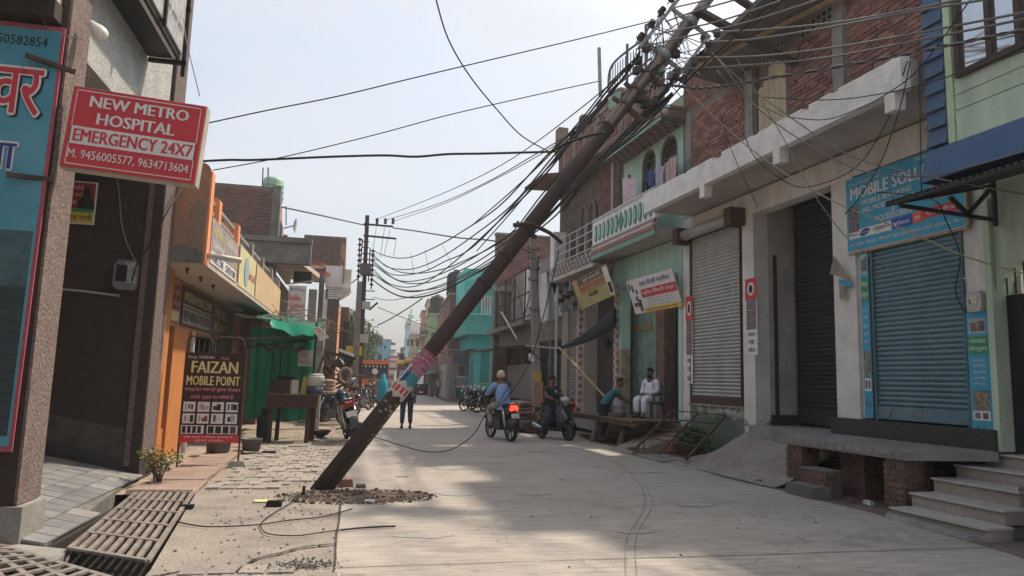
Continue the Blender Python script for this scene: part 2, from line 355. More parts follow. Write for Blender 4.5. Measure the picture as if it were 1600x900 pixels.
RUBBER = M('tyre_rubber', (.022, .022, .022), .85)
CHROME = M('chrome', (.55, .56, .58), .22, metal=.9, fine=.02)
CABLE = M('cable_black', (.02, .02, .022), .6)
CABLEG = M('cable_grey', (.16, .155, .15), .6)
LEAF = [M('leaf_a', (.05, .085, .025), .6, (.03, .055, .018), 6), M('leaf_b', (.09, .12, .04), .6, (.05, .08, .025), 6)]
GLASS = G('dark_glass', (.02, .025, .03)); GLASSB = G('blue_glass', (.03, .06, .09))
Z = V((0, 0, 1)); UX = V((1, 0, 0)); UY = V((0, 1, 0)); UR = RF.to_3x3() @ V((0, -1, 0))   # UR: reader's right on the near right-hand row
def bend(y): return 0 if y < 36 else (y-36)*.0575
# ---------------------------------------------------------------- ground
b = MB(); zz = -.62; Q = 2500
hx0, hx1, hy0, hy1 = -6.5, -.9, 2.0, 11.4
for (x0, x1, y0, y1) in ((-Q, hx0, -Q, Q), (hx1, Q, -Q, Q), (hx0, hx1, -Q, hy0), (hx0, hx1, hy1, Q)):
    b.poly([(x0, y0, -.03), (x1, y0, -.03), (x1, y1, -.03), (x0, y1, -.03)])
b.poly([(hx0, hy0, zz), (hx1, hy0, zz), (hx1, hy1, zz), (hx0, hy1, zz)])
for (p, q) in (((hx0, hy0), (hx1, hy0)), ((hx1, hy0), (hx1, hy1)), ((hx1, hy1), (hx0, hy1)), ((hx0, hy1), (hx0, hy0))):
    b.poly([(p[0], p[1], zz), (q[0], q[1], zz), (q[0], q[1], -.03), (p[0], p[1], -.03)])
struct('ground', b, DIRT)
b = MB(); ys = [-30, 0, 5, 10, 15, 20, 28, 36, 45, 60, 90, 140, 220, 330]
def redge(y): return 6.62+.12*math.sin(y*.9)+.05*math.sin(y*3.1) if y < 60 else 6.6
ys = [-30]+[i*.7 for i in range(-3, 62)]+[50, 60, 90, 140, 220, 330]
for i in range(len(ys)-1):
    y0, y1 = ys[i], ys[i+1]
    b.poly([(-.07+bend(y0), y0, 0), (redge(y0)+bend(y0), y0, -.004), (redge(y1)+bend(y1), y1, -.004), (-.07+bend(y1), y1, 0)])
struct('road', b, ROAD)
# worn asphalt-grey wear tracks of the real road: joints and skid marks as thin strips
b = MB(); JD = M('joint_dark', (.07, .065, .06), .95, fine=.2)
def strip(b, pts, w, z=.004):
    pts = [V((p[0], p[1], 0)) for p in pts]; L = []; Rr = []
    for i, p in enumerate(pts):
        d = (pts[min(i+1, len(pts)-1)]-pts[max(i-1, 0)]).normalized(); nn = V((-d.y, d.x, 0)); ww = w*(.6+.8*R.random())/2
        L.append(p+nn*ww+V((0, 0, z))); Rr.append(p-nn*ww+V((0, 0, z)))
    for i in range(len(pts)-1): b.poly([L[i], Rr[i], Rr[i+1], L[i+1]])
def wob(p, q, n, a): return [(p[0]+(q[0]-p[0])*i/n+R.uniform(-a, a), p[1]+(q[1]-p[1])*i/n+R.uniform(-a, a)) for i in range(n+1)]
strip(b, wob((-.08, -2), (-.08, 40), 120, .008), .022)
for y in (6.42, 15.2, 24.5): strip(b, wob((-.05, y), (6.6, y+.12), 30, .008), .012)
struct('road_joints', b, JD)
b = MB(); sk = [P(*q, Z=0) for q in ((905, 700), (960, 722), (992, 748), (1008, 778), (1004, 800), (988, 825), (978, 850), (978, 905))]
def smooth(pts, k=5):
    o = []
    for i in range(len(pts)-1):
        a0, a1, a2, a3 = pts[max(i-1, 0)], pts[i], pts[i+1], pts[min(i+2, len(pts)-1)]
        for j in range(k):
            t = j/k; o.append(.5*((2*a1)+(a2-a0)*t+(2*a0-5*a1+4*a2-a3)*t*t+(3*a1-a0-3*a2+a3)*t**3))
    return o+[pts[-1]]
SKM = M('skid_grey', (.26, .25, .235), .9, fine=.2)
strip(b, [(p.x, p.y) for p in smooth(sk)], .014); strip(b, [(p.x+.11, p.y+.03) for p in smooth(sk[2:])], .009)
struct('skid_marks', b, SKM)
b = MB()
for (sx_, sy_, rx_, ry_) in ((1.9, 13.1, .5, .18), (2.6, 10.2, .25, .12), (3.9, 16.4, .6, .2), (1.2, 18.2, .45, .2), (4.6, 9.2, .3, .14), (3.1, 7.6, .22, .1), (5.2, 12.6, .4, .15), (.8, 7.6, .3, .13)):
    b.poly([(sx_+rx_*math.cos(a*.3)*R.uniform(.75, 1.15), sy_+ry_*math.sin(a*.3)*R.uniform(.7, 1.2), .0035) for a in range(21)])
struct('road_stains', b, M('road_stain', (.33, .31, .285), .8, (.38, .36, .33), 5, .9, .3, 40, fine=.2))
# right verge: dark grit and broken brick beyond the concrete edge
b = MB()
for i in range(len(ys)-1):
    y0, y1 = ys[i], ys[i+1]
    b.poly([(redge(y0)+bend(y0)-.05, y0, -.012), (9.6+bend(y0), y0, -.012), (9.6+bend(y1), y1, -.012), (redge(y1)+bend(y1)-.05, y1, -.012)])
struct('right_verge', b, M('verge_dirt', (.17, .145, .125), .95, (.10, .085, .075), 2.5, .8, .6, 22, fine=.3))
# left shoulder beside the concrete road
DR = [(-1.45, 4.0), (-1.52, 6.5), (-1.98, 10.6)]          # street-side lip of the drain
b = MB()
for i in range(len(DR)-1):
    (x0, y0), (x1, y1) = DR[i], DR[i+1]; nn = 8
    for k in range(nn):
        t0, t1 = k/nn, (k+1)/nn
        b.ext([(x0+(x1-x0)*t0, y0+(y1-y0)*t0, -.16), (-.06, y0+(y1-y0)*t0, -.16), (-.06, y0+(y1-y0)*t1, -.16), (x0+(x1-x0)*t1, y0+(y1-y0)*t1, -.16)], (0, 0, .158))
b.poly([(-1.98, 10.6, -.004), (-.06, 10.6, -.004), (-.06, 17.4, -.004), (-1.98, 17.4, -.004)])
struct('left_shoulder', b, CEM)
b = MB(); b.poly([(-3.4, 10.4, -.01), (-1.97, 10.4, -.01), (-1.97, 17.4, -.01), (-3.4, 17.4, -.01)]); b.poly([(-3.4, 17.3, -.006), (-.06, 17.3, -.006), (2.0, 70, -.006), (-2.0, 70, -.006)])
sh = struct('left_dirt_verge', b, M('pale_dirt', (.34, .29, .235), .95, (.21, .175, .145), 2.2, .8, .6, 22, fine=.3))
grid(sh, 'paver', Matrix.Translation((-1.92, 10.75, .018)), 9, 18, .2, .36, .05, PAV, gap=.014, jit=.007, clip=lambda x, y: R.random() > .07 and not (y < .8 and x > 1.0) and not (y > 5.6 and x > 1.1))
ms_near = Matrix.Translation((-1.42, 3.9, .012)) @ Matrix.Rotation(rad(-3), 4, 'Z')
grid(sh, 'paver', ms_near, 6, 9, .23, .30, .05, PAV[:2], gap=.02, jit=.006, clip=lambda x, y: y < 2.75+.25*math.sin(x*4))
b = MB(); cr = [P(*q, Z=0) for q in ((372, 895), (400, 876), (440, 866), (470, 858), (500, 854), (526, 852))]; strip(b, [(p.x, p.y) for p in smooth(cr, 6)], .035, .016)
cr = [P(*q, Z=0) for q in ((220, 905), (285, 893), (330, 885), (372, 893))]; strip(b, [(p.x, p.y) for p in smooth(cr, 6)], .022, .006); struct('ground_cracks', b, DARKG)
# red sandstone path slabs and grey tile bits
b = thing('stone_path', 'path of worn reddish sandstone slabs along the orange building', 'path', (-2.1, 13, 0))
for k in range(7):
    y0 = 10.35+k*.98; y1 = y0+.95; x0, x1 = -2.78+.02*k, -1.98-.03*k; m = MB(); e = lambda: R.uniform(-.02, .02)
    m.hexa([(x0+e(), y0+e(), 0), (x1+e(), y0+e(), 0), (x1+e(), y1+e(), 0), (x0+e(), y1+e(), 0), (x0+e(), y0+e(), .05+e()/2), (x1+e(), y0+e(), .05+e()/2), (x1+e(), y1+e(), .05+e()/2), (x0+e(), y1+e(), .05+e()/2)]); part('paving_slab', m, SAND[k % 2], b)
# ---------------------------------------------------------------- drain and steel gratings
b = MB(); b.ext([(-2.62, 4, -.45), (-2.62, 11, -.45), (-2.62, 11, -.03), (-2.62, 4, -.03)], (-.08, 0, 0)); b.poly([(-2.7, 4, -.4), (-1.4, 4, -.4), (-1.9, 11, -.4), (-2.7, 11, -.4)])
struct('drain_channel', b, DARKG)
def grate(name, label, c4, nb, nc, z=.02):
    """flat steel bars over the drain: corners far-left, far-right, near-right, near-left"""
    fl, fr, nr, nl = [V((p[0], p[1], z)) for p in c4]; t = thing(name, label, 'drain grating', (fl+nr)/2)
    for i in range(nb):
        s = i/(nb-1); m = MB(); m.bar(fl.lerp(fr, s), nl.lerp(nr, s), .045, .03); part('grate_bar', m, STEEL, t)
    for j in range(nc):
        s = j/(nc-1); m = MB(); m.bar(fl.lerp(nl, s)+V((0, 0, .012)), fr.lerp(nr, s)+V((0, 0, .012)), .05, .02); part('cross_bar', m, STEEL, t)
    return t
grate('drain_grating', 'long steel bar grating over the open drain beside the tiled ramp', [P(215, 768, Z=.02), P(300, 771, Z=.02), P(230, 878, Z=.02), P(108, 858, Z=.02)], 9, 6)
grate('drain_grating', 'steel bar grating at the bottom left corner of the picture', [P(-60, 842, Z=.02), P(-5, 852, Z=.02), P(175, 905, Z=.02), P(60, 960, Z=.02)], 4, 12)
b = MB(); b.hexa([(-2.95, 6.9, -.12), (-2.35, 6.75, -.12), (-2.38, 7.3, -.12), (-2.95, 7.5, -.12), (-2.95, 6.9, .0), (-2.35, 6.75, -.02), (-2.38, 7.3, .0), (-2.95, 7.5, .02)])
struct('concrete_apron', b, CONC)
# tiled ramp rising to the hospital entrance
rp0, rp1 = V((-2.62, 7.5, .0)), V((-4.75, 7.5, .46)); t = struct('tiled_ramp', MB().hexa([(-2.66, 7.5, -.4), (-4.9, 7.5, -.4), (-4.9, 11.7, -.4), (-3.05, 11.7, -.4), (-2.66, 7.5, -.006), (-4.9, 7.5, .47), (-4.9, 11.7, .47), (-3.05, 11.7, .06)]), CONCD)
sx = math.atan2(.476, 2.24); T = Matrix.Translation((-2.66, 7.5, .008)) @ Matrix.Rotation(math.pi, 4, 'Z') @ Matrix.Scale(-1, 4, (0, 1, 0)) @ Matrix.Rotation(-sx, 4, 'Y')
T = Matrix(((-math.cos(sx), 0, math.sin(sx), -2.66), (0, 1, 0, 7.5), (math.sin(sx), 0, math.cos(sx), .012), (0, 0, 0, 1)))
TL = [M('tile_a', (.22, .23, .235), .6, (.15, .155, .16), 5), M('tile_b', (.27, .27, .265), .6, (.17, .17, .17), 5), M('tile_c', (.19, .2, .205), .6, (.13, .13, .14), 5)]
grid(t, 'tile', T, 8, 14, .285, .30, .02, TL, gap=.008, jit=.001, run=False, clip=lambda x, y: x > .42*max(0, (y-.3)/4)+.02)
# ---------------------------------------------------------------- hospital building
H = thing('hospital_building', 'dark brown building with rough pinkish pillars behind the red hospital sign', 'building', (-3.1, 9.5, 0))
pbox(H, 'pillar', BROWNP, -4.6, -2.95, 7.5, 8.02, -.4, 9.5)
b = MB().box(-2.95, -2.925, 7.505, 8.0, .35, 9.5); part('plaster_strip', b, PINKP, H)
pbox(H, 'plinth', CONC, -3.1, -2.86, 7.46, 7.98, -.1, .34)
pbox(H, 'side_wall', BROWNP, -6.0, -3.18, 11.7, 12.3, -.1, 6.3)
b = MB().box(-3.22, -3.0, 11.66, 12.36, -.03, 9.5); part('pillar', b, BROWNP, H)
b = MB().box(-3.215, -3.14, 11.64, 11.66, .2, 9.5); b.box(-3.0, -2.985, 11.68, 12.34, .3, 9.5); part('plaster_strip', b, M('mauve_plaster', (.17, .13, .125), .95, (.12, .09, .09), 8, .7, 1, 35, fine=.3), H)
b = MB(); b.ext([(-4.9, 11.69, .47), (-3.2, 11.69, .09), (-3.2, 11.69, .30), (-4.9, 11.69, .72)], (0, -.02, 0)); part('skirting', b, GRANITE, H)
b = MB(); b.ext([(-4.9, 11.695, .72), (-3.2, 11.695, .30), (-3.2, 11.695, .72), (-4.9, 11.695, 1.05)], (0, -.008, 0)); part('damp_band', b, M('damp_grey', (.10, .088, .08), .9, (.055, .045, .04), 4, .9, .3), H)
pbox(H, 'fascia_beam', GREYP, -3.32, -3.04, 8.02, 11.65, 4.92, 8.2)
pbox(H, 'soffit', CREAM, -6.0, -3.33, 8.02, 11.69, 5.3, 5.42)
pbox(H, 'back_wall', BROWNP, -6.2, -6.0, 7.0, 12.0, -.4, 9.5)
pbox(H, 'canopy_slab', CREAM, -6.0, -3.02, 7.05, 7.49, 5.12, 5.3); pbox(H, 'canopy_beam', BROWNP, -6.0, -3.0, 7.3, 7.495, 4.94, 5.119)
pbox(H, 'parapet', GREYP, -6.0, -3.06, 8.02, 12.3, 8.21, 9.4)
# rusted bracket rods holding the banner
for q in (((40, 86), (118, 113)), ((10, 273), (84, 281))):
    b = MB(); b.bar(P(*q[0], Y=7.36), P(*q[1], Y=7.47), .045, .04); one('bracket_rod', b, RUST, 'black angle-iron rod holding the '+('upper' if q[0][1] < 100 else 'middle')+' part of the blue banner', 'bracket')
# blue banner
t = thing('shop_banner', 'tall sky-blue vertical banner with red border and large red Hindi letters', 'banner', (-3.5, 7.44, .8))
O = P(-95, 705, Y=7.44); O.z = .83; B = Board(t, (-4.35, 7.44, .83), (1, 0, 0), (.012, 0, 1), 1.36, 4.07, M('faded_border', (.42, .10, .13), .6), .02, 'border')
B.r(0, .978, .012, .988, TEALB, 'print_field', .004)
B.r(0, .962, .035, .37, M('banner_reflect_dark', (.06, .085, .09), .3, (.03, .045, .05), 4, .9, stretch=(1, 1, 14)), 'lower_patch', .006)  # lower banner: shutter lines and reflections painted in as dark ripples
B.r(0, .962, .37, .50, M('banner_reflect_hills', (.10, .17, .19), .3, (.05, .085, .085), 3, .9, stretch=(1, 1, 2)), 'lower_patch', .006)
B.r(.35, .86, .165, .235, NAVY, 'lower_patch', .008)
B.t('9450582854', .50, .90, .945, .968, INK, .01)
for st_, xa_, xb_ in (('से', .28, .56), ('वर', .60, .90)):
    for dx, m, bo, of in ((.015, INK, .06, .010), (0, SWHITE, .06, .0135), (0, RED, .02, .018)): B.t(st_, xa_+dx-bo*.12, xb_+dx+bo*.12, .775-dx*.2-bo*.04, .885-dx*.2+bo*.04, m, bo, off=of)
for m, bo, of in ((SWHITE, .06, .012), (BLUEI, .02, .017)): B.t('गा', .60-bo*.12, .79+bo*.12, .643-bo*.04, .702+bo*.04, m, bo, off=of)
# red hospital sign
A_, B_, C_, D_ = P(93, 258, Y=7.42), P(303, 287, Y=7.42), P(313, 160, Y=7.42), P(108, 133, Y=7.42)
t = thing('hospital_sign', 'red and white box sign reading NEW METRO HOSPITAL EMERGENCY 24X7', 'sign', (A_+B_)/2)
u = (B_-A_).normalized(); v = (D_-A_); v = (v-u*v.dot(u)).normalized(); w, h = (B_-A_).length, (D_-A_).length
b = MB(); q = [A_-u*.01-v*.01, B_+u*.01-v*.01, B_+u*.01+v*(h+.01), A_-u*.01+v*(h+.01)]; b.ext([x+V((0, .02, 0)) for x in q], (0, .16, 0)); part('sign_case', b, M('case_grey', (.46, .44, .39), .7, (.33, .31, .27), 5), t)
B = Board(t, A_, u, v, w, h, RED, .02, 'face')
for r_ in ((.03, .97, .955, .966), (.03, .97, .034, .045), (.03, .0355, .034, .966), (.9645, .97, .034, .966)): B.r(*r_, SWHITE, 'white_line')
B.r(.03, .97, .29, .51, SWHITE, 'white_band')
B.t('NEW METRO', .14, .88, .77, .91, SWHITE, .045); B.t('HOSPITAL', .21, .79, .56, .705, SWHITE, .045)
B.t('EMERGENCY 24X7', .06, .95, .325, .48, RED, .045); B.t('M. 9456005577, 9634713604', .04, .94, .10, .225, SWHITE, .012)
b = MB(); b.tube([P(312, 150, Y=7.5), P(290, 60, Y=8.0), P(287, 30, Y=8.6)], .005, 5); one('stay_wire', b, CABLEG, 'thin stay wire rising from the corner of the red hospital sign', 'wire')
# LED bulb on the pillar
t = thing('light_bulb', 'big white unlit LED bulb hanging from the rough pillar', 'bulb', P(138, 32, Y=7.75)); o = P(152, 47, Y=7.7)
d = (o-P(138, 32, Y=7.7)).normalized(); prof = [(-.06, .045), (0, .07), (.05, .075), (.09, .06), (.11, .03)]
part('diffuser', MB().tube([o+d*a for a, r in prof], [r for a, r in prof], 14), M('bulb_white', (.72, .70, .64), .4), t, True); part('bulb_base', MB().tube([o-d*.1, o-d*.055], [.035, .045], 12), M('bulb_grey', (.6, .6, .6), .5), t, True)
b = MB(); b.tube([P(50, 0, Y=7.4), P(75, 45, Y=7.35), P(100, 55, Y=7.35), P(128, 62, Y=7.4)], .006, 5); one('bulb_wire', b, CABLEG, 'thin slack wire crossing the banner top towards the bulb', 'wire')
# overhanging steel framed box sign
t = thing('overhead_sign_box', 'overhanging black steel-framed box sign high on the brown building', 'sign', (-2.9, 10, 5.9))
pbox(t, 'box', BLACK, -3.03, -2.62, 8.0, 10.35, 5.92, 8.2)
for zq in (0, 1): pbox(t, 'frame_rail', BLACK, -3.03, -2.54, 10.36, 10.41, 5.86+zq*.8, 5.92+zq*.8)
for yq in (8.2, 9.3, 10.38): pbox(t, 'frame_post', BLACK, -2.6, -2.55, yq-.02, yq+.03, 5.7 if yq > 10 else 5.9, 8.2)
b = MB(); b.box(-2.62, -2.59, 8.0, 10.3, 5.99, 8.2); part('face', b, M('sign_face_grey', (.42, .42, .42), .5, (.2, .2, .2), 9, .8), t)
pbox(t, 'light_strip', M('strip_white', (.7, .7, .7), .4), -2.70, -2.66, 8.1, 10.3, 5.905, 5.925)
for k in range(7): text(t, 'अस्पताल', (-2.59, 8.1+k*.31, 6.2), (0, 1, 0), (0, 0, 1), .25, .12, INK)
# wall poster, meter box, conduit
t = thing('wall_poster', 'small red and yellow Hindi poster on the dark brown wall', 'poster', P(120, 346, Y=11.68)); a0 = P(92, 348, Y=11.66); a1 = P(147, 348, Y=11.66); a2 = P(149, 285, Y=11.66)
B = Board(t, a0, UX, Z, a1.x-a0.x, a2.z-a0.z, SWHITE, .012); B.r(.0, .95, .03, .28, SYEL); B.r(0, .95, .28, .97, M('poster_red', (.38, .03, .05), .6)); B.r(0, .95, .28, .36, GREENI, off=.005)
B.t('हफीज गांधी', .02, .92, .07, .24, INK, .02); B.t('को भारी मतों से', .05, .6, .8, .9, SWHITE, .01); B.t('विजयी बनायें', .08, .6, .64, .74, SYEL, .01); B.t('अपना वोट', .05, .45, .46, .56, SWHITE, .01)
b = MB(); c = B.O+B.u*B.w*.72+B.v*B.h*.36; b.tube([c+B.n*.01, c+Z*.12+B.n*.01, c+Z*.2+B.n*.01, c+Z*.22+B.n*.01, c+Z*.34+B.n*.01], [.12, .11, .05, .06, .03], 12); b.v = [V((p.x, 11.648+(p.y-11.648)*.02, p.z)) for p in b.v]; part('portrait', b, INK, t)
t = thing('meter_box', 'grey electricity meter box on the dark brown wall with hanging wires', 'meter box', P(195, 452, Y=11.6)); a0 = P(177, 452, Y=11.6); a1 = P(216, 408, Y=11.6)
b = MB(); x0, x1, z0, z1 = a0.x, a1.x, a0.z, a1.z; b.ext([(x0+.05, 11.69, z0), (x1-.03, 11.69, z0), (x1, 11.69, z0+.06), (x1, 11.69, z1-.05), (x1-.05, 11.69, z1), (x0+.06, 11.69, z1), (x0, 11.69, z1-.07), (x0, 11.69, z0+.07)], (0, -.16, 0)); part('case', b, M('meter_grey', (.20, .21, .215), .4, (.13, .135, .14), 6, .5), t)
pbox(t, 'window', GLASS, x0+.04, x0+.19, 11.515, 11.528, z0+.12, z1-.08); pbox(t, 'label_plate', M('torn_label', (.45, .44, .42), .8, (.2, .2, .2), 12, .8), x1-.14, x1-.01, 11.52, 11.529, z0+.1, z1-.03)
b = MB(); b.tube([P(80, 450, Y=11.66), P(130, 455, Y=11.66), P(187, 462, Y=11.66)], .018, 8); one('conduit_pipe', b, M('pipe_grey', (.42, .40, .38), .6), 'pale horizontal conduit pipe on the dark brown wall', 'pipe')
for pts, w_ in ((((182, 275), (186, 300), (190, 350), (200, 385), (214, 412)), .012), (((165, 0), (170, 60), (180, 110), (183, 150)), .006)):
    b = MB(); b.tube(smooth([P(x, y, Y=11.6) for x, y in pts]), w_, 5); one('wall_wire', b, CABLEG, 'thin grey wire running down the dark wall '+('to the meter box' if w_ > .01 else 'above the red sign'), 'wire')
b = MB(); b.tube(smooth([P(290, 284, Y=12.2), P(262, 330, Y=11.6), P(236, 380, Y=11.45), P(216, 408, Y=11.45), P(206, 440, Y=11.45)]), .014, 6); one('service_cable', b, CABLE, 'black cable running from the orange wall down to the meter box', 'cable')
# ---------------------------------------------------------------- orange building
T_ = thing('orange_building', 'orange two-storey building with projecting balcony and painted sign boards', 'building', (-3.2, 16, 0))
fx = -3.3; px_ = -2.5
pbox(T_, 'pillar', ORANGE2, -3.6, fx+.16, 12.4, 13.3, 0, 3.33)
pbox(T_, 'pillar', ORANGE2, -3.7, fx, 14.35, 15.6, 0, 2.42)
pbox(T_, 'wall', ORANGE, -3.7, fx-.01, 13.3, 20.0, 2.42, 3.33)
pbox(T_, 'sill', ORANGE2, -3.68, fx-.05, 13.3, 14.35, 0, .55)
pbox(T_, 'door', M('opening_dark', (.02, .025, .022), .6), -3.9, -3.75, 13.3, 14.4, .5, 2.4)  # black panel paints the darkness inside the open doorway
pbox(T_, 'inner_wall', M('shop_interior', (.16, .10, .07), .9), -6, -5.6, 15.6, 24.4, 0, 3.3)
pbox(T_, 'pillar', M('grey_paint', (.22, .215, .2), .9), -3.7, fx, 20.0, 20.9, 0, 3.33)
pbox(T_, 'wall', BR[1], -3.9, -3.6, 20.9, 24.4, 0, 3.33)
pbox(T_, 'balcony_slab', CREAM, -6, px_+.02, 12.4, 24.4, 3.335, 3.45)
b = MB(); pr = [(-3.3, 3.42), (px_, 3.36), (px_, 4.85)]
for k in range(7): t_ = k/6*math.pi/2; pr.append((px_-.14+.14*math.cos(t_), 4.9+.14*math.sin(t_)))
pr += [(-3.3, 5.04)]; b.ext([(x, 12.38, z) for x, z in pr], (0, .2, 0)); part('side_wall', b, ORANGE, T_)
b = MB(); b.ext([(-3.28, 12.37, 3.36), (-2.52, 12.37, 3.36), (-2.52, 12.37, 3.52), (-2.62, 12.37, 3.58), (-2.8, 12.37, 3.64), (-2.95, 12.37, 3.60), (-3.05, 12.37, 3.45), (-3.15, 12.37, 3.5), (-3.28, 12.37, 3.47)], (0, -.012, 0)); part('broken_plaster', b, CONCD, T_)
b = MB(); b.ext([(-2.78, 12.372, 3.62), (-2.54, 12.372, 3.56), (-2.53, 12.372, 4.3), (-2.66, 12.372, 4.42), (-2.76, 12.372, 4.2)], (0, -.006, 0)); part('cement_patch', b, M('patch_brown', (.30, .21, .15), .95, (.22, .16, .12), 5), T_)
b = MB().box(px_-.14, px_, 12.58, 24.4, 3.36, 4.22); part('parapet', b, ORANGE, T_)
ORANGE_SUN = M('sunlit_orange', (.78, .32, .16), .85, (.6, .26, .13), 3, .6)  # brighter orange with the sunlight put into the colour
pbox(T_, 'sunlit_edge', ORANGE_SUN, px_, px_+.03, 12.38, 12.62, 3.34, 4.9)  # street-facing edge of the side wall, painted as if sunlit
for y in (13.35, 15.5, 17.6, 19.7, 21.8, 23.9):
    b = MB(); pr = [(px_-.36, 4.2), (px_, 4.2), (px_, 4.6)]+[(px_-.06+.06*math.cos(a*.52), 4.62+.06*math.sin(a*.52)) for a in range(4)]+[(px_-.36, 4.68)]; b.ext([(x, y, z) for x, z in pr], (0, .22, 0)); part('balcony_post', b, ORANGE_SUN if y < 17 else CONC, T_)
for z in (4.36, 4.55):
    for y0, y1 in ((12.6, 13.35), (13.57, 15.5), (15.72, 17.6), (17.82, 19.7), (19.92, 21.8)): b = MB(); b.bar((px_-.1, y0, z), (px_-.1, y1, z), .06, .06); part('rail', b, CONC, T_)
for y in (12.9, 14.0, 15.2): b = MB(); b.lathe([(.02, 0), (.02, .05), (.035, .06), (.035, .09)], (-2.85, y, 3.24), 8); part('ceiling_hook', b, RUST, T_)
def rsign(parent, y0, y1, z0, z1, mat, x=px_+.012, th=.02): return Board(parent, (x, y0, z0), (0, 1, 0), (0, 0, 1), y1-y0, z1-z0, mat, th)
def sign(name, label, y0, y1, z0, z1, mat, x=px_+.03, cat='sign'):
    t = thing(name, label, cat, (x, (y0+y1)/2, z0)); return t, rsign(t, y0, y1, z0, z1, mat, x)
FAD = M('faded_print', (.36, .33, .30), .8, (.22, .2, .2), 4, .9); FADY = M('faded_yellow', (.62, .56, .28), .8, (.45, .45, .36), 3, .8)
t, B = sign('balcony_sign', 'weathered grey flex sign with yellow Hindi lettering on the orange balcony', 12.7, 15.45, 3.42, 4.2, FAD)
B.t('मोहित मोबाइल', .05, .45, .62, .88, SYELP, .02); B.t('रिपेयरिंग सेन्टर', .52, .95, .62, .86, SWHITE, .02); B.t('JOURNEY MOBILE', .05, .46, .34, .52, SWHITE, .02); B.t('सेल एण्ड सर्विस', .52, .95, .36, .54, FADY, .01); B.r(.02, .98, .02, .28, SWHITE); B.t('MOBILE ZONE', .05, .45, .06, .24, BLUEI, .02); B.t('CENTER POINT', .52, .95, .06, .24, INK, .02)
t, B = sign('balcony_sign', 'faded yellow and teal painted panel beside the grey balcony sign', 15.75, 18.2, 3.42, 4.28, FADY)
b = MB(); b.lathe([(.02, 0), (.3, .004), (.32, .008)], B.O+B.u*1.0+B.v*.42+B.n*.004, 18, 'x'); part('ring_print', b, M('teal_print', (.30, .45, .45), .8), t)
B.t('Airtel', .45, .95, .35, .6, M('print_red', (.5, .12, .1), .8), .02)
t, B = sign('balcony_sign', 'sun-bleached peach balcony panel beyond the yellow painted one', 18.4, 24.2, 3.42, 4.28, M('peach_print', (.62, .44, .27), .9, (.42, .33, .2), 2.5, .9, stretch=(1, 2.5, .5)))
t = thing('tube_light', 'dusty fluorescent tube light sticking out over the grey balcony sign', 'tube light', P(330, 400, X=-2.42)); p0, p1 = P(325, 398, X=-2.46), P(377, 406, Y=12.75)
b = MB(); b.tube([p0, p1], .035, 10); part('tube', b, M('tube_cream', (.62, .58, .5), .5), t, True); b = MB(); b.bar(p0+V((0, 0, -.045)), p1+V((0, 0, -.045)), .05, .03); part('batten', b, M('batten', (.5, .48, .42), .6), t)
t, B = sign('shop_sign', 'pair of small dark red framed posters above the orange doorway', 13.25, 14.55, 2.5, 3.22, M('frame_peach', (.52, .27, .18), .8), fx+.02)
for k in (0, 1): B.r(.05+.48*k, .47+.48*k, .3, .95, M('maroon_print', (.16, .06, .06), .8, (.3, .15, .12), 14, .8)); B.r(.05+.48*k, .47+.48*k, .04, .27, FADY); B.t('खुशी', .12+.48*k, .4+.48*k, .66, .85, PINK, .02); B.t('मोबाइल', .1+.48*k, .42+.48*k, .4, .56, PINK, .02)
t, B = sign('shop_sign', 'brown painted board reading MODERN MOBILE ZONE under the balcony', 14.7, 17.6, 2.48, 3.25, M('sign_brown', (.10, .065, .05), .7, (.06, .04, .035), 5), fx+.02)
B.t('MODERN MOBILE ZONE', .05, .95, .62, .86, FADY, .03); B.r(.02, .98, .5, .53, FADY); B.r(.03, .97, .06, .46, FAD); B.t('REPAIRING CENTER', .06, .94, .12, .38, INK, .03)
t, B = sign('shop_sign', 'darker faded board at the far end under the orange balcony', 17.8, 19.9, 2.45, 3.25, M('sign_umber', (.14, .11, .09), .8, (.08, .065, .055), 6), fx+.02); B.t('MOBILE', .1, .9, .55, .8, FADY, .02); B.t('POINT', .1, .9, .15, .4, FADY, .02)
b = MB(); b.tube([(fx+.06, 15.64, 0), (fx+.06, 15.64, 2.4)], .05, 8); one('painted_pipe', b, M('chipped_white', (.6, .58, .55), .9, (.2, .17, .15), 9, .8), 'chipped white downpipe beside the orange pillar', 'pipe')
# goods seen in the shop opening
t = thing('shop_counter', 'cluttered dark shop counter with blue box behind the mobile sign', 'counter', (-3.9, 17.5, 0)); pbox(t, 'counter_body', WOOD, -4.2, -3.6, 15.9, 19.6, 0, 1.0)
pbox(t, 'blue_box', M('box_blue', (.05, .22, .5), .6), -3.75, -3.45, 15.9, 16.5, 1.45, 1.95); pbox(t, 'shelf', RUST, -3.8, -3.4, 15.8, 19.6, 1.4, 1.44)
for k in range(9): y = 16.7+k*.33; pbox(t, 'packet', R.choice([SWHITE, FAD, M('skyish', (.2, .4, .5), .7), WOODL]), -3.7, -3.5, y, y+R.uniform(.12, .25), 1.445, 1.55+R.random()*.35)
for k in range(6): y = 16+k*.6; b = MB(); b.tube([(-3.42, y, 2.3), (-3.42, y, 1.75)], .01, 5); part('hanging_strip', b, FAD, t)
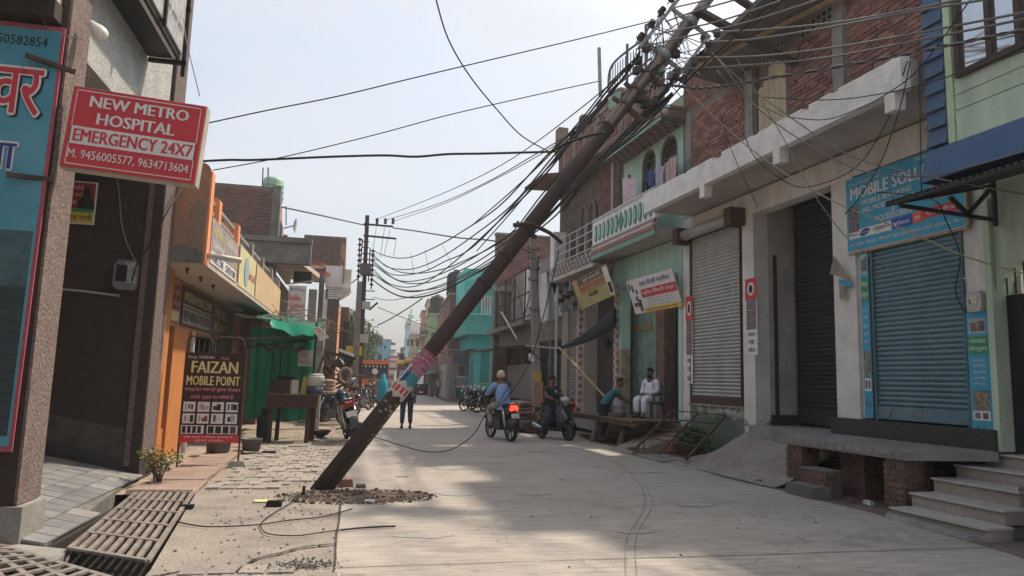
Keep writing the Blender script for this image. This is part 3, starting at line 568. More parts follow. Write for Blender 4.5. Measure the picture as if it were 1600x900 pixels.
# FAIZAN board
a0, a1, a2 = P(279, 690, Y=13.2), P(372, 692, Y=13.2), P(374, 553, Y=13.2)
t = thing('street_sign_board', 'brown standing board reading FAIZAN MOBILE POINT with product pictures', 'sign board', (-2.4, 13.25, 0)); w, h = a1.x-a0.x, a2.z-a1.z
BRN = M('sign_dark_brown', (.05, .02, .018), .5, fine=.04); B = Board(t, (a0.x, 13.2, a1.z), UX, Z, w, h, BRN, .025, 'board')
B.t('Prop. FAIZAN', .05, .48, .925, .965, SWHITE, .0); B.t('Mob.', .6, .75, .925, .96, PINK); B.t('FAIZAN', .12, .9, .775, .905, SYELP, .045); B.t('MOBILE POINT', .05, .95, .635, .74, SYELP, .04)
B.t('एण्ड्राइड नया एवं पुराना मोबाइल', .03, .97, .56, .615, PINK, .02); B.t('उचित मूल्य पर मिलते हैं', .13, .86, .475, .53, PINK, .02)
for r_, y0 in enumerate((.34, .21)):
    for c_ in range(4):
        x0 = .03+c_*.24; B.r(x0, x0+.2, y0, y0+.11, SWHITE, 'product_picture'); [B.r(x0+.02+.05*j_+R.random()*.02, x0+.05+.05*j_+R.random()*.05, y0+.015+R.random()*.02, y0+.06+R.random()*.035, R.choice([INK, INK, M('dk', (.12, .1, .1), .6), M('dkr', (.3, .06, .05), .6), M('lg', (.4, .4, .4), .6)]), 'product_print', .005+.0004*j_) for j_ in range(3)]
B.r(.02, .40, .095, .19, SWHITE, 'product_picture'); B.r(.45, .97, .095, .19, SWHITE, 'product_picture')
for k in range(4): B.r(.04+k*.085, .1+k*.085, .105, .18, INK, 'product_print', .005); B.r(.47+k*.125, .57+k*.125, .102, .182, R.choice([INK, M('dk2', (.1, .08, .07), .6)]), 'product_print', .005)
B.r(0, 1, 0, .085, RED, 'red_band'); B.t('सिम कार्ड व रिचार्ज उपलब्ध है', .08, .9, .045, .075, SWHITE, .01); B.t('कुरैशी मार्केट', .25, .75, .01, .036, SWHITE, .01)
b = MB(); b.tube([(a1.x+.02, 13.22, .05), (a1.x+.02, 13.22, 2.0)], .017, 8); part('post', b, RUST, t); b = MB(); b.tube([(a0.x-.0, 13.22, 0), (a0.x-.0, 13.22, 2.0)], .017, 8); part('post', b, RUST, t)
for xa, xb in ((a0.x, a0.x+.42), (a0.x+.45, a1.x)): b = MB(); b.tube([(xa, 13.24, 1.9), (xa, 13.24, 2.12), (xa+.06, 13.24, 2.2), (xb-.08, 13.24, 2.2), (xb-.02, 13.24, 2.12), (xb, 13.24, 1.9)], .014, 7); part('hoop', b, RUST, t)
b = MB(); b.hexa([(-2.02, 13.1, 0), (-1.7, 13.12, 0), (-1.72, 13.36, 0), (-2.0, 13.35, 0), (-1.97, 13.14, .1), (-1.76, 13.15, .11), (-1.77, 13.32, .1), (-1.96, 13.31, .1)]); part('concrete_foot', b, CONC, t)
t = thing('plastic_tub', 'grey plastic tub on the ground behind the brown standing board', 'tub', (-2.5, 15, 0)); part('tub', MB().lathe([(.14, 0), (.21, .02), (.25, .33), (.27, .35), (.25, .36), (.23, .3), (.18, .04)], (-2.5, 15.1, .05), 18), M('tub_grey', (.10, .105, .11), .5), t, True); t2 = dup(t, (-2.5+.55, 15.5, 0), label='smaller grey tub to the right behind the brown standing board'); t2.scale = (.8, .8, .7)
# ---------------------------------------------------------------- near right-hand row (frame RF: a across, b along)
FA = 8.71
def PB(px, py, a=FA): return PA(px, py, a=a).y
def rb(parent, name, mat, a0, a1, b0, b1, z0, z1, **k): return part(name, MB(RF).box(a0, a1, b0, b1, z0, z1), mat, parent, **k)
def rthing(name, label, cat, a, b, z=0, group=None): return thing(name, label, cat, RW(a, b, z), rad(3), group)
WP = M('peeling_white', (.72, .71, .68), .9, (.54, .52, .49), 2.2, .7, .2, 25, fine=.08, grime=(.10, .12, .10), gz=(0, 1.5))
WGR = M('white_over_green_mould', (.55, .56, .52), .9, (.38, .38, .35), 3, .8, .3, 25, grime=(.13, .17, .13), gz=(.2, 2.0))
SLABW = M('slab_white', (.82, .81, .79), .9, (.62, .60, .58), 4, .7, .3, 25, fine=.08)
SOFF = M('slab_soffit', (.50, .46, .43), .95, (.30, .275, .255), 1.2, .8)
SHW = M('shutter_grey', (.44, .44, .43), .45, (.34, .33, .32), 2.5, .8, metal=.35, stretch=(1, 1, .5))
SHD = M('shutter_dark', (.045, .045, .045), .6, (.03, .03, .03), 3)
SHB = M('shutter_blue', (.14, .24, .29), .5, (.10, .185, .23), 2.5, .8, metal=.15, stretch=(1, 1, .5))
MINT = M('mint_paint', (.44, .62, .54), .85, (.32, .46, .40), 2.2, .85, .15, 25, fine=.07, stretch=(2, 2, .35))
MINTD = M('mint_trim', (.22, .36, .30), .85, (.16, .26, .22), 3)
B1 = rthing('shutter_shop_building', 'white and red-brick shop building with tall grey roller shutter and projecting slab', 'building', 8.7, 12)
s1l, s1r = PB(1083, 500), PB(1160, 500); s3l, s3r = PB(1360, 520), PB(1511, 520)
p3l, p3r = PB(1309, 500), PB(1345, 520)
rb(B1, 'pillar', WP, FA-.04, FA+.25, s1l+.10, 15.86, .2, 5.2); rb(B1, 'pillar', WP, FA-.05, FA+.3, 12.86, s1r-.10, .0, 5.2)
rb(B1, 'low_wall', WGR, FA-.02, FA+.22, s1r-.10, 15.86, -.05, 1.14)
rb(B1, 'sill', CONC, FA-.06, FA+.1, s1r-.08, s1l+.12, 1.141, 1.19)
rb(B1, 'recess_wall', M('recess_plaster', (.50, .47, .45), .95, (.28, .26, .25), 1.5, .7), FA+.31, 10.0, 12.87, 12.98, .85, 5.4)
rb(B1, 'recess_plinth', GRANITE, FA+.31, 10.0, 12.8, 12.868, .62, 1.05)
b = MB(RF); b.box(9.12, 9.2, 12.84, 12.866, 1.05, 4.35)
part('scorch_streak', b, M('streak_brown', (.07, .05, .045), .9), B1)
rb(B1, 'pillar', WP, FA-.06, FA+.9, p3r, p3l, .84, 5.2); rb(B1, 'recess_floor', CONC, FA-.2, 10.2, 10.3, 12.9, .55, .84)
rb(B1, 'wall', WP, FA, FA+.2, s3l+.01, p3r-.001, 1.15, 5.2)
rb(B1, 'wall', WHITE, FA, FA+.2, 7.56, s3l, 3.95, 5.2); rb(B1, 'wall', WHITE, FA-.03, FA+.2, 7.52, s3r-.03, .9, 3.95)
rb(B1, 'plinth', GRANITE, FA-.17, FA+.4, 7.45, p3l+.05, .84, 1.13)
rb(B1, 'lintel_beam', WHITE, FA-.06, FA+.25, 7.5, 15.9, 5.2, 5.66)
rb(B1, 'inner_wall', WHITE, 10.05, 10.2, 10.2, 12.9, .6, 5.4); rb(B1, 'back_wall', CONCD, 13.0, 13.2, 7.4, 16, -.1, 8.5)
rb(B1, 'party_wall', WHITE, FA+.25, 13.0, 7.3, 7.45, -.1, 8.2); rb(B1, 'party_wall', WHITE, FA+.3, 13.0, 15.75, 15.85, -.1, 8.2)
# roof slab with chipped white edge and cantilever beam ends
b = MB(RF); nn = 46; b0, b1 = 7.55, 15.42
for k in range(nn):
    y0, y1 = b0+(b1-b0)*k/nn, b0+(b1-b0)*(k+1)/nn
    z0 = 6.13+R.uniform(-.012, 0)-(.07 if k in (11, 26, 27) else .03 if k in (7, 19, 34) else 0); 
    b.box(7.4+R.uniform(0, .006), 7.56, y0, y1, 5.65, z0)
part('slab_edge', b, SLABW, B1)
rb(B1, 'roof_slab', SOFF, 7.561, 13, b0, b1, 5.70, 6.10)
for px in (1098, 1215, 1397): y = PB(px, 250, 7.42); b = MB(RF); b.ext([(7.405, y-.07, 5.40), (7.405, y-.07, 5.648), (7.60, y-.07, 5.648), (7.58, y-.07, 5.42)], (0, .18, 0)); part('cantilever_beam', b, SLABW, B1)
# shutter 1
SH1 = M('rust_frame', (.09, .055, .045), .8, (.05, .035, .03), 5)
t = rthing('roller_shutter', 'tall grey rolled steel shutter with brown bottom rail and drips', 'shutter', 8.75, 14.3, 1.2)
slats(t, FA-.005, s1r, s1l, 1.35, 5.12, 46, SHW, RF, .03)
rb(t, 'bottom_rail', SH1, FA-.05, FA, s1r, s1l, 1.2, 1.35)
for y in (s1r-.03, s1l): rb(t, 'guide_rail', SH1, FA-.06, FA-.001, y, y+.035, 1.19, 5.15)
for y in (s1r-.25, s1l-.02): rb(t, 'drum_bracket', RUST, FA-.42, FA-.062, y, y+.26, 5.0, 5.38)
b = MB(RF); b.tube([(FA-.25, s1r, 5.19), (FA-.25, s1l, 5.19)], .13, 12); part('drum', b, SHW, t, True)
b = MB(RF)
for q in range(16): y = R.choice([s1r+.28, s1l-.5])+R.uniform(-.1, .1); z = R.uniform(3.1, 4.2); b.box(FA-.0375, FA-.0365, y, y+.012, z, z+R.uniform(.05, .3))
part('paint_drips', b, WHITE2, t, stuff=True)
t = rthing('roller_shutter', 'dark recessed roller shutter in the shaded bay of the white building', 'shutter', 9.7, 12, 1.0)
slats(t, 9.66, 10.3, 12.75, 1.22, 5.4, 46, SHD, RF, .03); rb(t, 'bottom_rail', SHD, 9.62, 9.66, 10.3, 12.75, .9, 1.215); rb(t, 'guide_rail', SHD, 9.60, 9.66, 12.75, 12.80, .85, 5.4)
t = rthing('roller_shutter', 'blue-green painted roller shutter beneath the MOBILE SOLUTION banner', 'shutter', 8.7, 9, 1.13)
slats(t, FA-.005, s3r, s3l-.16, 1.36, 4.0, 34, SHB, RF, .03); rb(t, 'bottom_rail', SHB, FA-.05, FA-.001, s3r, s3l-.16, 1.16, 1.36)
for y in (s3r-.045, s3l-.16): rb(t, 'guide_rail', M('guide_blue', (.09, .16, .19), .6), FA-.065, FA-.001, y, y+.04, 1.131, 4.0)
b = MB(RF); b.box(FA-.07, FA-.051, s3l-.42, s3l-.34, 1.2, 1.27); b.box(FA-.06, FA-.051, 8.7, 8.95, 1.24, 1.262); part('padlock', b, CHROME, t)
# brick upper storey
zt = 8.42
b = MB(RF).box(FA+.012, FA+.2, 7.56, 15.86, 6.101, 8.2); part('brick_backing', b, MORT, B1)
c1, c2 = PB(1172, 190), PB(1310, 120); dL, dR = PB(1186, 180), PB(1229, 150)
O = RW(FA+.012, 15.80, 6.13); Wd = 15.8-7.58
H_ = [(15.8-15.9, 15.8-15.45, 6.1-6.13, 3)]
def hole(bl, br, z0, z1): H_.append((15.8-bl, 15.8-br, z0-6.13, z1-6.13))
hole(c1+.12, c1-.12, 6.1, 9); hole(c2+.12, c2-.16, 6.1, 9); hole(dL+.08, dR-.06, 6.1, 8.25)
bricks(B1, O, UR, Wd, zt-6.13-.1, BR, holes=H_, limit=300)
for y in (15.48, c1-.12, c2-.15): rb(B1, 'column', CONC, FA-.02, FA+.2, y, y+.27, 6.102, 8.42)
rb(B1, 'door_frame', RUST, FA-.03, FA+.1, dL+.0, dL+.06, 6.11, 8.3)
t = rthing('plank_door', 'pale cream plank door set in the upper brick wall', 'door', FA, (dL+dR)/2, 6.1); w = (dL-dR)/5
for k in range(5): rb(t, 'plank', M('cream_plank', (.56, .46, .32), .85, (.42, .35, .25), 5, .7, stretch=(1, 1, .3)), FA-.015, FA+.02, dR+k*w+.006, dR+(k+1)*w-.006, 6.11, 8.18 if k < 3 else 8.12-(k-2)*.14)
# jali vents
for (l_, r_) in ((PB(1192, 80), PB(1226, 60)), (PB(1252, 40), PB(1302, 20))):
    g = rb(B1, 'jali_vent', M('jali_void', (.02, .02, .02), .9), FA+.0, FA+.011, r_, l_, 8.28 if l_ > 11 else 8.22, 8.75 if l_ > 11 else 8.9)
    b = MB(RF)
    for k in range(7): y = r_+(l_-r_)*k/6; b.box(FA-.03, FA-.001, y-.018, y+.018, 8.25, 8.9)
    for k in range(5): z = 8.28+k*.14; b.box(FA-.028, FA-.002, r_, l_, z-.018, z+.018)
    part('jali_grid', b, CONC, g, stuff=True)
rb(B1, 'brick_backing', MORT, FA+.012, FA+.3, 10.4, 15.86, 8.2, 9.5)
bricks(B1, RW(FA+.012, 15.8, 8.45), UR, 5.3, 1.0, BR[:2], limit=60, holes=[(3.0, 4.4, -.2, .5), (4.6, 6, -.2, .5)])
# leaning dark eave slab over the brick storey
b = MB(RF); b.hexa([(7.45, 9.9, 8.62), (7.45, 13.6, 8.42), (FA, 13.9, 8.42), (FA, 9.9, 8.6), (7.45, 9.9, 8.74), (7.45, 13.6, 8.54), (FA, 13.9, 8.56), (FA, 9.9, 8.72)])
part('eave_slab', b, CONCD, B1)
b = MB(RF); b.bar((7.5, 13.4, 8.4), (8.6, 9.9, 8.5), .07, .07); part('eave_pole', b, WOODL, B1)
b = MB(RF); b.bar((7.7, 13.5, 8.36), (7.7, 10.1, 8.54), .06, .05); part('eave_pole', b, WOOD, B1)
for k in range(3): b = MB(RF); b.bar((8.4, 8.9+k*.25, 8.12+k*.04), (8.5, 7.7+k*.2, 8.22), .14, .03); part('loose_plank', b, WOOD if k else WOODL, B1)
rb(B1, 'brick_pier', BR[1], FA+.1, FA+.5, 9.1, 10.2, 8.2, 9.6)
# ---------------------------------------------------------------- MOBILE SOLUTION banner
AB = FA-.1; q0, q1, q2, q3 = [PA(x, y, a=AB) for x, y in ((1325, 395), (1511, 354), (1505, 228), (1310, 277))]
zb, zt_ = (q0.z+q1.z)/2, (q3.z+q2.z)/2
t = rthing('shop_banner', 'blue flex banner reading MOBILE SOLUTION with phone brand logos', 'banner', AB, (q0.y+q1.y)/2, zb)
B = Board(t, RW(AB, q0.y, zb), UR, Z, q0.y-q1.y, zt_-zb, SBLUE, .03, 'banner_sheet')
B.r(0, 1, 0, .008, SWHITE, 'edge'); b = MB(); b.bar(B.O-B.v*.02-B.n*.02, B.O+B.u*B.w-B.v*.02-B.n*.02, .03); part('frame_rail', b, WOODL, t); b = MB(); b.bar(B.O+B.u*(B.w+.015), B.O+B.u*(B.w+.015)+B.v*B.h, .03, .04); part('frame_rail', b, WOODL, t)
SW = SWHITE
B.t('Mobile - 9756204386'[:8]+' 5', .64, .80, .93, .975, SW, .01); B.t('Prop. DUSHYANT', .03, .34, .88, .93, SW, .01)
B.t('MOBILE SOLUTION', .05, .96, .70, .86, SW, .045); B.t('MOBILE REPAIRING', .16, .60, .59, .655, SW, .03); B.t('ALL MOBILE SERVICE', .16, .64, .49, .555, SW, .03)
B.t('&', .43, .46, .41, .46, SW, .03); B.t('ACCESSORIES', .27, .6, .325, .395, SW, .03)
b_ = B.r(.02, .12, .26, .62, M('gadget_print', (.08, .08, .09), .5, (.3, .22, .2), 16, .9), 'picture_print', .004); B.r(.76, .96, .40, .62, M('gadget_print_b', (.16, .17, .18), .5, (.5, .5, .5), 14, .9), 'picture_print', .004)
B.r(.02, .42, .17, .285, SW, 'logo_band'); B.r(.42, .60, .17, .30, M('vivo_blue', (.05, .09, .42), .5), 'logo_band', .004); B.r(.60, .68, .18, .31, M('mi_orange', (.72, .14, .05), .5), 'logo_band', .004); B.r(.68, .95, .2, .32, RED, 'logo_band', .004)
B.t('iPhone', .03, .10, .21, .245, INK, .02); B.t('oppo', .26, .40, .2, .26, INK, .02); B.t('vivo', .44, .575, .205, .265, SW, .03); B.t('mi', .62, .66, .22, .275, SW, .02); B.t('एसेसरीज', .71, .93, .225, .295, SW, .02)
bb = MB(); c = B.O+B.u*B.w*.175+B.v*B.h*.228+B.n*.006; pr = [c+B.u*.11*math.cos(a*.314)+B.v*(.055*math.sin(a*.314)+.02*math.cos(a*.314)) for a in range(20)]; bb.ext(pr, B.n*.002); part('logo_oval', bb, BLUEI, t); B.t('SAMSUNG', .13, .22, .215, .24, SW, .0, off=.011)
B.t('नया-पुराना मोबाइल, रिपेयरिंग, मेट्रो हॉस्पिटल के सामने, मुरादाबाद रोड', .03, .95, .055, .12, SW, .0)
# door-side flex strips
def strip_banner(l, r_, z0, z1, a, lab):
    t = rthing('flex_strip', lab, 'banner', a, (l+r_)/2, z0); B = Board(t, RW(a, l, z0), UR, Z, l-r_, z1-z0, SBLUE, .012, 'flex_sheet')
    gp = M('gadget_print', (.08, .08, .09), .5)
    B.r(.05, .95, .66, .80, GREENI); B.t('मोबाइल', .12, .86, .745, .785, SW, .02); B.t('सॉल्यूशन', .08, .92, .68, .725, SW, .02)
    B.r(.1, .9, .82, .94, M('pale_patch', (.4, .45, .46), .6)); B.r(.2, .5, .84, .91, gp, off=.005); B.r(.53, .85, .84, .92, gp, off=.005)
    for k, s in enumerate(('एल.सी.डी.', 'चार्जर', 'बैटरी', 'सर्विस', 'रिचार्ज')): B.t(s, .2, .8, .60-.045*k, .622-.045*k, SW, .01)
    B.r(.12, .9, .23, .38, M('gadget_print_c', (.13, .10, .07), .5, (.4, .36, .3), 18, .9)); B.r(.12, .9, .15, .222, SWHITE)
    for k in (0, 1): B.r(.2+.36*k, .44+.36*k, .163, .21, gp, off=.005)
    for k in range(5): B.r(.15+.14*k, .22+.14*k, .04+.02*(k % 3), .09+.02*(k % 2), gp, off=.004)
    return t
strip_banner(PB(1347, 520, FA-.06), PB(1361, 520, FA-.06)+.02, 1.16, 4.0, FA-.055, 'narrow blue flex strip on the left of the blue shutter')
pl = PA(1512, 487, a=FA-.07); pr_ = PA(1552, 690, a=FA-.07); strip_banner(PB(1515, 600, FA-.07), PB(1549, 600, FA-.07), .98, pl.z, FA-.07, 'wide blue flex strip on the right of the blue shutter under the meter')
def poster_strip(px0, px1, py0, py1, lab, a=FA-.06):
    p0, p1 = PA(px0, py1, a=a), PA(px1, py0, a=a); t = rthing('poster_strip', lab, 'poster', a, (p0.y+p1.y)/2, p0.z)
    B = Board(t, RW(a, p0.y, p0.z), UR, Z, p0.y-p1.y, p1.z-p0.z, SWHITE, .006, 'paper'); B.r(0, 1, .72, 1, RED)
    bb = MB(); c = B.O+B.u*B.w*.5+B.v*B.h*.86+B.n*.005; bb.ext([c+B.u*B.w*.3*math.cos(a_*.52)+B.v*B.h*.09*math.sin(a_*.52) for a_ in range(12)], B.n*.002); part('portrait', bb, SWHITE, t)
    bb = MB(); c += B.n*.003; bb.ext([c+B.u*B.w*.17*math.cos(a_*.52)+B.v*B.h*.055*math.sin(a_*.52) for a_ in range(12)], B.n*.002); part('portrait', bb, INK, t)
    for k in range(3): B.r(.08, .92, .33+.135*k, .45+.135*k, M('photo_grey', (.25, .22, .22), .7, (.08, .07, .07), 22, .9)); 
    for k in range(2): B.r(.05, .95, .455+.135*k, .465+.135*k, RED, off=.004)
    for k, s in enumerate(('वोट', 'दें', 'सेवा')): B.t(s, .2, .8, .04+.1*k, .1+.1*k, INK, .02)
poster_strip(1072, 1082, 462, 600, 'red and white election poster strip on the left pillar of the grey shutter'); poster_strip(1166, 1182, 433, 555, 'red and white election poster strip on the pillar right of the grey shutter')
p = PA(1527, 470, a=FA-.12); t = rthing('electric_meter', 'white electric meter on the pillar right of the blue shutter', 'meter', FA-.05, p.y, p.z-.15)
b = MB(RF); y0, y1, z0, z1 = PB(1537, 470, FA-.1), PB(1514, 470, FA-.1), PA(1527, 487, a=FA-.1).z, PA(1527, 455, a=FA-.1).z; dz = (z1-z0)*.2
b.ext([(FA-.04, y0+.03, z0), (FA-.04, y1-.03, z0), (FA-.04, y1, z0+dz), (FA-.04, y1, z1-dz), (FA-.04, y1-.03, z1), (FA-.04, y0+.03, z1), (FA-.04, y0, z1-dz), (FA-.04, y0, z0+dz)], (-.11, 0, 0)); part('case', b, M('meter_white', (.55, .55, .53), .5), t)
rb(t, 'dial_window', GLASS, FA-.158, FA-.151, y0+.05, y1-.05, (z0+z1)/2-.03, (z0+z1)/2+.06)
for pts, lab in ((((1370, 300), (1455, 310), (1478, 345), (1500, 400), (1493, 455), (1510, 490)), 'black cable looping down past the blue shutter'), (((1505, 435), (1520, 436), (1524, 452)), 'short white wire above the meter')):
    b = MB(); b.tube(smooth([RW(*PA(x, y, a=FA-.25)) for x, y in pts]), .009, 5); one('loose_cable', b, CABLE if 'black' in lab else SWHITE, lab, 'cable')
# ragged cloth hanging on the pillar
t = rthing('hanging_rag', 'dirty triangular cloth hanging from the white pillar left of the blue shutter', 'cloth', FA-.15, PB(1310, 430), 3.0)
tri = [PA(1303, 400, a=FA-.2), PA(1296, 428, a=FA-.3), PA(1314, 433, a=FA-.2), PA(1332, 441, a=FA-.12)]
b = MB(RF); b.ext(tri, (.02, .01, 0)); part('cloth', b, M('rag', (.36, .30, .24), .95, (.2, .17, .14), 8), t)
b = MB(RF); b.ext([PA(1310, 436, a=FA-.15), PA(1330, 442, a=FA-.13), PA(1332, 447, a=FA-.13), PA(1311, 446, a=FA-.15)], (.02, .0, 0)); b2 = part('cloth_fold', b, SBLUE, t); b = MB(RF); b.ext([PA(1311, 447, a=FA-.15), PA(1318, 447, a=FA-.15), PA(1320, 466, a=FA-.15), PA(1312, 468, a=FA-.15)], (.02, 0, 0)); part('cloth_fold', b, M('rag', (0, 0, 0)), t)
# ---------------------------------------------------------------- concrete platform on brick piers, marble steps
t = rthing('shop_platform', 'grey concrete platform on red brick piers in front of the blue shutter', 'platform', 8.1, 9.3)
b = MB(RF); b.hexa([(7.6, 7.95, .69), (7.6, 10.6, .68), (FA-.18, 10.9, .74), (FA-.18, 7.4, .74), (7.6, 7.95, .80), (7.6, 10.6, .80), (FA-.18, 10.9, .86), (FA-.18, 7.4, .86)]); part('slab', b, M('platform_cement', (.26, .25, .24), .85, (.18, .172, .165), 2, .8, .2), t)
for k in range(14): y = 7.98+k*.187; b = MB(RF); b.box(7.59, 7.6, y, y+R.uniform(.1, .19), .70+R.random()*.04, .79); part('chipped_edge', b, CONC, t)
def pier(a0, a1, b0, b1, h):
    g = rb(t, 'pier', MORT, a0+.012, a1-.012, b0+.012, b1-.012, -.1, h)
    bricks(g, RW(a0+.012, b1, -.02), UR, b1-b0, h+.02, BRD+[BRD[0]], bw=.21, bh=.07, gap=.012)
    bricks(g, RW(a0, b0+.012, -.02), RF.to_3x3() @ V((1, 0, 0)), a1-a0, h+.02, BRD, bw=.21, bh=.07, gap=.012)
pier(7.64, 7.98, 10.12, 10.5, .68); pier(7.64, 7.98, 8.02, 8.38, .69); pier(7.95, 8.35, 9.1, 9.6, .69)
g = rb(t, 'back_wall', MORT, 8.42, 8.5, 8.4, 10.9, -.1, .74); bricks(g, RW(8.42, 10.85, -.02), UR, 2.4, .72, BRD, limit=120)
for (a0, a1, b0, b1, h) in ((7.38, 7.66, 9.25, 9.75, .40), (7.12, 7.42, 9.2, 9.78, .17)):
    o = one('brick_step', MB(RF).box(a0, a1, b0, b1, -.02, h-.03), MORT, ('upper' if h > .3 else 'lower cement-topped')+' rough brick step under the concrete platform', 'step')
    if h > .3: bricks(o, RW(a0, b1, -.02), UR, b1-b0, h-.02, [BRD[1], BR[1]]); bricks(o, RW(a0, b0, -.02), RF.to_3x3() @ V((1, 0, 0)), a1-a0, h-.02, BRD)
    part('cement_cap', MB(RF).box(a0-.02, a1, b0-.02, b1+.02, h-.03 if h > .3 else -.01, h), CONCD, o)
t = rthing('marble_steps', 'flight of grey marble steps at the bottom right corner', 'steps', 7.9, 7)
MAR = M('marble_riser', (.36, .33, .30), .45, (.24, .215, .195), 1.6, .9, stretch=(1, .4, 2.5)); MART = M('marble_tread', (.52, .50, .47), .35, (.40, .38, .36), 1.5, .8)
st = [(7.16, 7.78, 6.42, .14), (7.52, 7.82, 6.50, .31), (7.90, 7.84, 6.62, .49), (8.28, 7.84, 4.6, .66), (8.62, 7.70, 4.4, .83)]
for k, (a, bl, br, z) in enumerate(st):
    rb(t, 'riser', MAR, a+.02, (st[k+1][0]+.02 if k < 4 else 9.3), br+.012, bl-.01, (-.1 if k == 0 else st[k-1][3]-.001), z-.026)
    rb(t, 'tread', MART, a-.012, (st[k+1][0]+.03 if k < 4 else 9.3), br, bl, z-.025, z)
    if k: rb(t, 'under_block', CONCD, a+.06, 9.2, max(br, 6.42)+.05, bl-.03, -.1, st[k-1][3]-.03)
b = MB(RF); b.hexa([(7.05, 6.6, -.05), (7.05, 7.8, -.05), (7.2, 7.85, -.05), (7.2, 6.5, -.05), (7.1, 6.6, .03), (7.12, 7.8, .05), (7.2, 7.85, .07), (7.2, 6.5, .04)]); part('mortar_foot', b, CONC, t)
t = rthing('water_bucket', 'dark plastic bucket with bail handle beside the marble steps', 'bucket', 7.9, 6.3); c = RW(7.75, 6.22, 0)
part('bucket', MB().lathe([(.09, 0), (.11, .01), (.14, .33), (.155, .34), (.155, .36), (.135, .35), (.1, .03)], c, 16), M('bucket_green', (.05, .06, .06), .5), t, True); b = MB(); b.tube([c+V((.15*math.cos(a), 0, .35+.16*math.sin(a))) for a in [k*math.pi/8 for k in range(9)]], .008, 5); part('handle', b, RUST, t)
rb(rthing('side_counter', 'brown stone ledge right of the marble steps', 'ledge', 8, 5.8, .6), 'ledge_top', M('ledge_brown', (.2, .16, .13), .7), 7.72, 8.25, 4.0, 6.48, .52, .57)
# debris under the platform
for k, (a, b_, w, m, lab) in enumerate(((7.5, 8.85, .12, BR[1], 'loose brick lying under the platform edge'), (7.6, 8.62, .1, SWHITE, 'crumpled white paper scrap under the platform'), (7.3, 10.75, .1, BR[2], 'pale brick bat lying by the left brick pier'))):
    one('debris', MB(RF).hexa([(a, b_, 0), (a+w, b_+.02, 0), (a+w*.9, b_+w*1.6, 0), (a+.02, b_+w*1.5, 0), (a+.01, b_, .07), (a+w, b_+.04, .05), (a+w*.8, b_+w*1.5, .06), (a, b_+w*1.4, .05)]), m, lab, 'debris')
# ---------------------------------------------------------------- earth ramp up to the recess
b = MB(RF); r2 = random.Random(3)
def rampf(u, v):
    y = 10.3+u*3.9; f = min(1, max(0, v)); z = .84*(f**1.15)*(1 if y < 13.1 else max(.0, 1-(y-13.1)/1.1*(1.2-f*.2))) if y < 14.2 else 0
    e = .03*math.sin(y*7+v*5)*math.sin(v*9+1)+.012*r2.uniform(-1, 1)
    return (7.25+v*1.75-(.0 if y < 12.5 else .15*(y-12.5)), y, max(-.02, z+e*(0 < v < 1)))
b.sheet(rampf, 34, 16); struct('earth_ramp', b, M('ramp_earth', (.30, .275, .25), .95, (.22, .18, .155), 1.3, .9, .7, 18, fine=.25), True)
b = MB(RF); b.ext([(7.3, 10.3, -.3), (7.3, 10.62, -.1), (9, 10.62, -.1), (9, 10.62, .83), (7.8, 10.62, .2)], (0, -.0001, 0))
# ---------------------------------------------------------------- right-most green house
GRN = M('pale_green', (.52, .63, .51), .85, (.38, .48, .39), 2.0, .8, .1, fine=.06, stretch=(2, 2, .3)); BLU = M('quoin_blue', (.085, .14, .24), .7, (.065, .11, .19), 2.5, .8)
B2 = rthing('green_house', 'pale green house with blue quoins, blue awning and arched gate at the right edge', 'building', 8.6, 6.5)
rb(B2, 'pillar', GRN, FA-.12, FA+.3, PB(1566, 690, FA-.1), 7.50, .86, 4.2); rb(B2, 'wall', GRN, FA-.05, FA+.2, 2.0, 7.49, 3.45, 4.9); rb(B2, 'wall', GRN, FA-.05, FA+.2, 2.0, 5.9, .86, 3.45)
b = MB(RF); ya, yb = 5.92, PB(1566, 690, FA-.1)-.01; n_ = 12; cy, cr_ = (ya+yb)/2, (yb-ya)/2; arch = [(FA-.04, cy+cr_*math.cos(math.pi*k/n_), 2.95+.45*math.sin(math.pi*k/n_)) for k in range(n_+1)]
for k in range(n_): p, q = arch[k], arch[k+1]; b.hexa([(FA-.06, p[1], p[2]), (FA-.06, q[1], q[2]), (FA+.2, q[1], q[2]), (FA+.2, p[1], p[2]), (FA-.06, p[1], 3.46), (FA-.06, q[1], 3.46), (FA+.2, q[1], 3.46), (FA+.2, p[1], 3.46)])
part('arch_surround', b, GRN, B2)
g = rb(B2, 'gate', M('gate_black', (.02, .02, .022), .5), FA+.1, FA+.14, ya, yb, .86, 2.9)
for k in range(12): y = ya+(yb-ya)*(k+.5)/12; b = MB(RF); b.bar((FA+.05, y, 2.9), (FA+.05, y, 2.95+.44*math.sin(math.acos(max(-1, min(1, (y-cy)/cr_))))), .016); part('grille_bar', b, BLACK, g)
AU = 7.62
rb(B2, 'upper_wall', GRN, AU, FA+.3, 2.0, 7.06, 4.72, 9.6); rb(B2, 'corner_wall', BLU, AU+.03, FA+.3, 7.06, 7.33, 4.74, 9.6)
for k in range(20): z = 4.76+k*.235; b = MB(RF); b.hexa([(AU-.06, 7.04, z+.0), (AU-.06, 7.35, z), (AU+.03, 7.35, z), (AU+.03, 7.04, z), (AU-.015, 7.05, z+.225), (AU-.015, 7.34, z+.225), (AU+.03, 7.34, z+.225), (AU+.03, 7.05, z+.225)]); part('quoin', b, BLU, B2)
rb(B2, 'green_strip', M('green_strip', (.52, .66, .45), .8), AU-.03, AU-.001, 6.93, 7.03, 4.73, 9.6)
for k, z in enumerate((4.92, 5.12, 5.32)): rb(B2, 'cladding_panel', GRN, AU-.018, AU-.001, 2.0, 6.915, z+.008 if k else 4.73, z+.192 if k < 2 else 5.50)
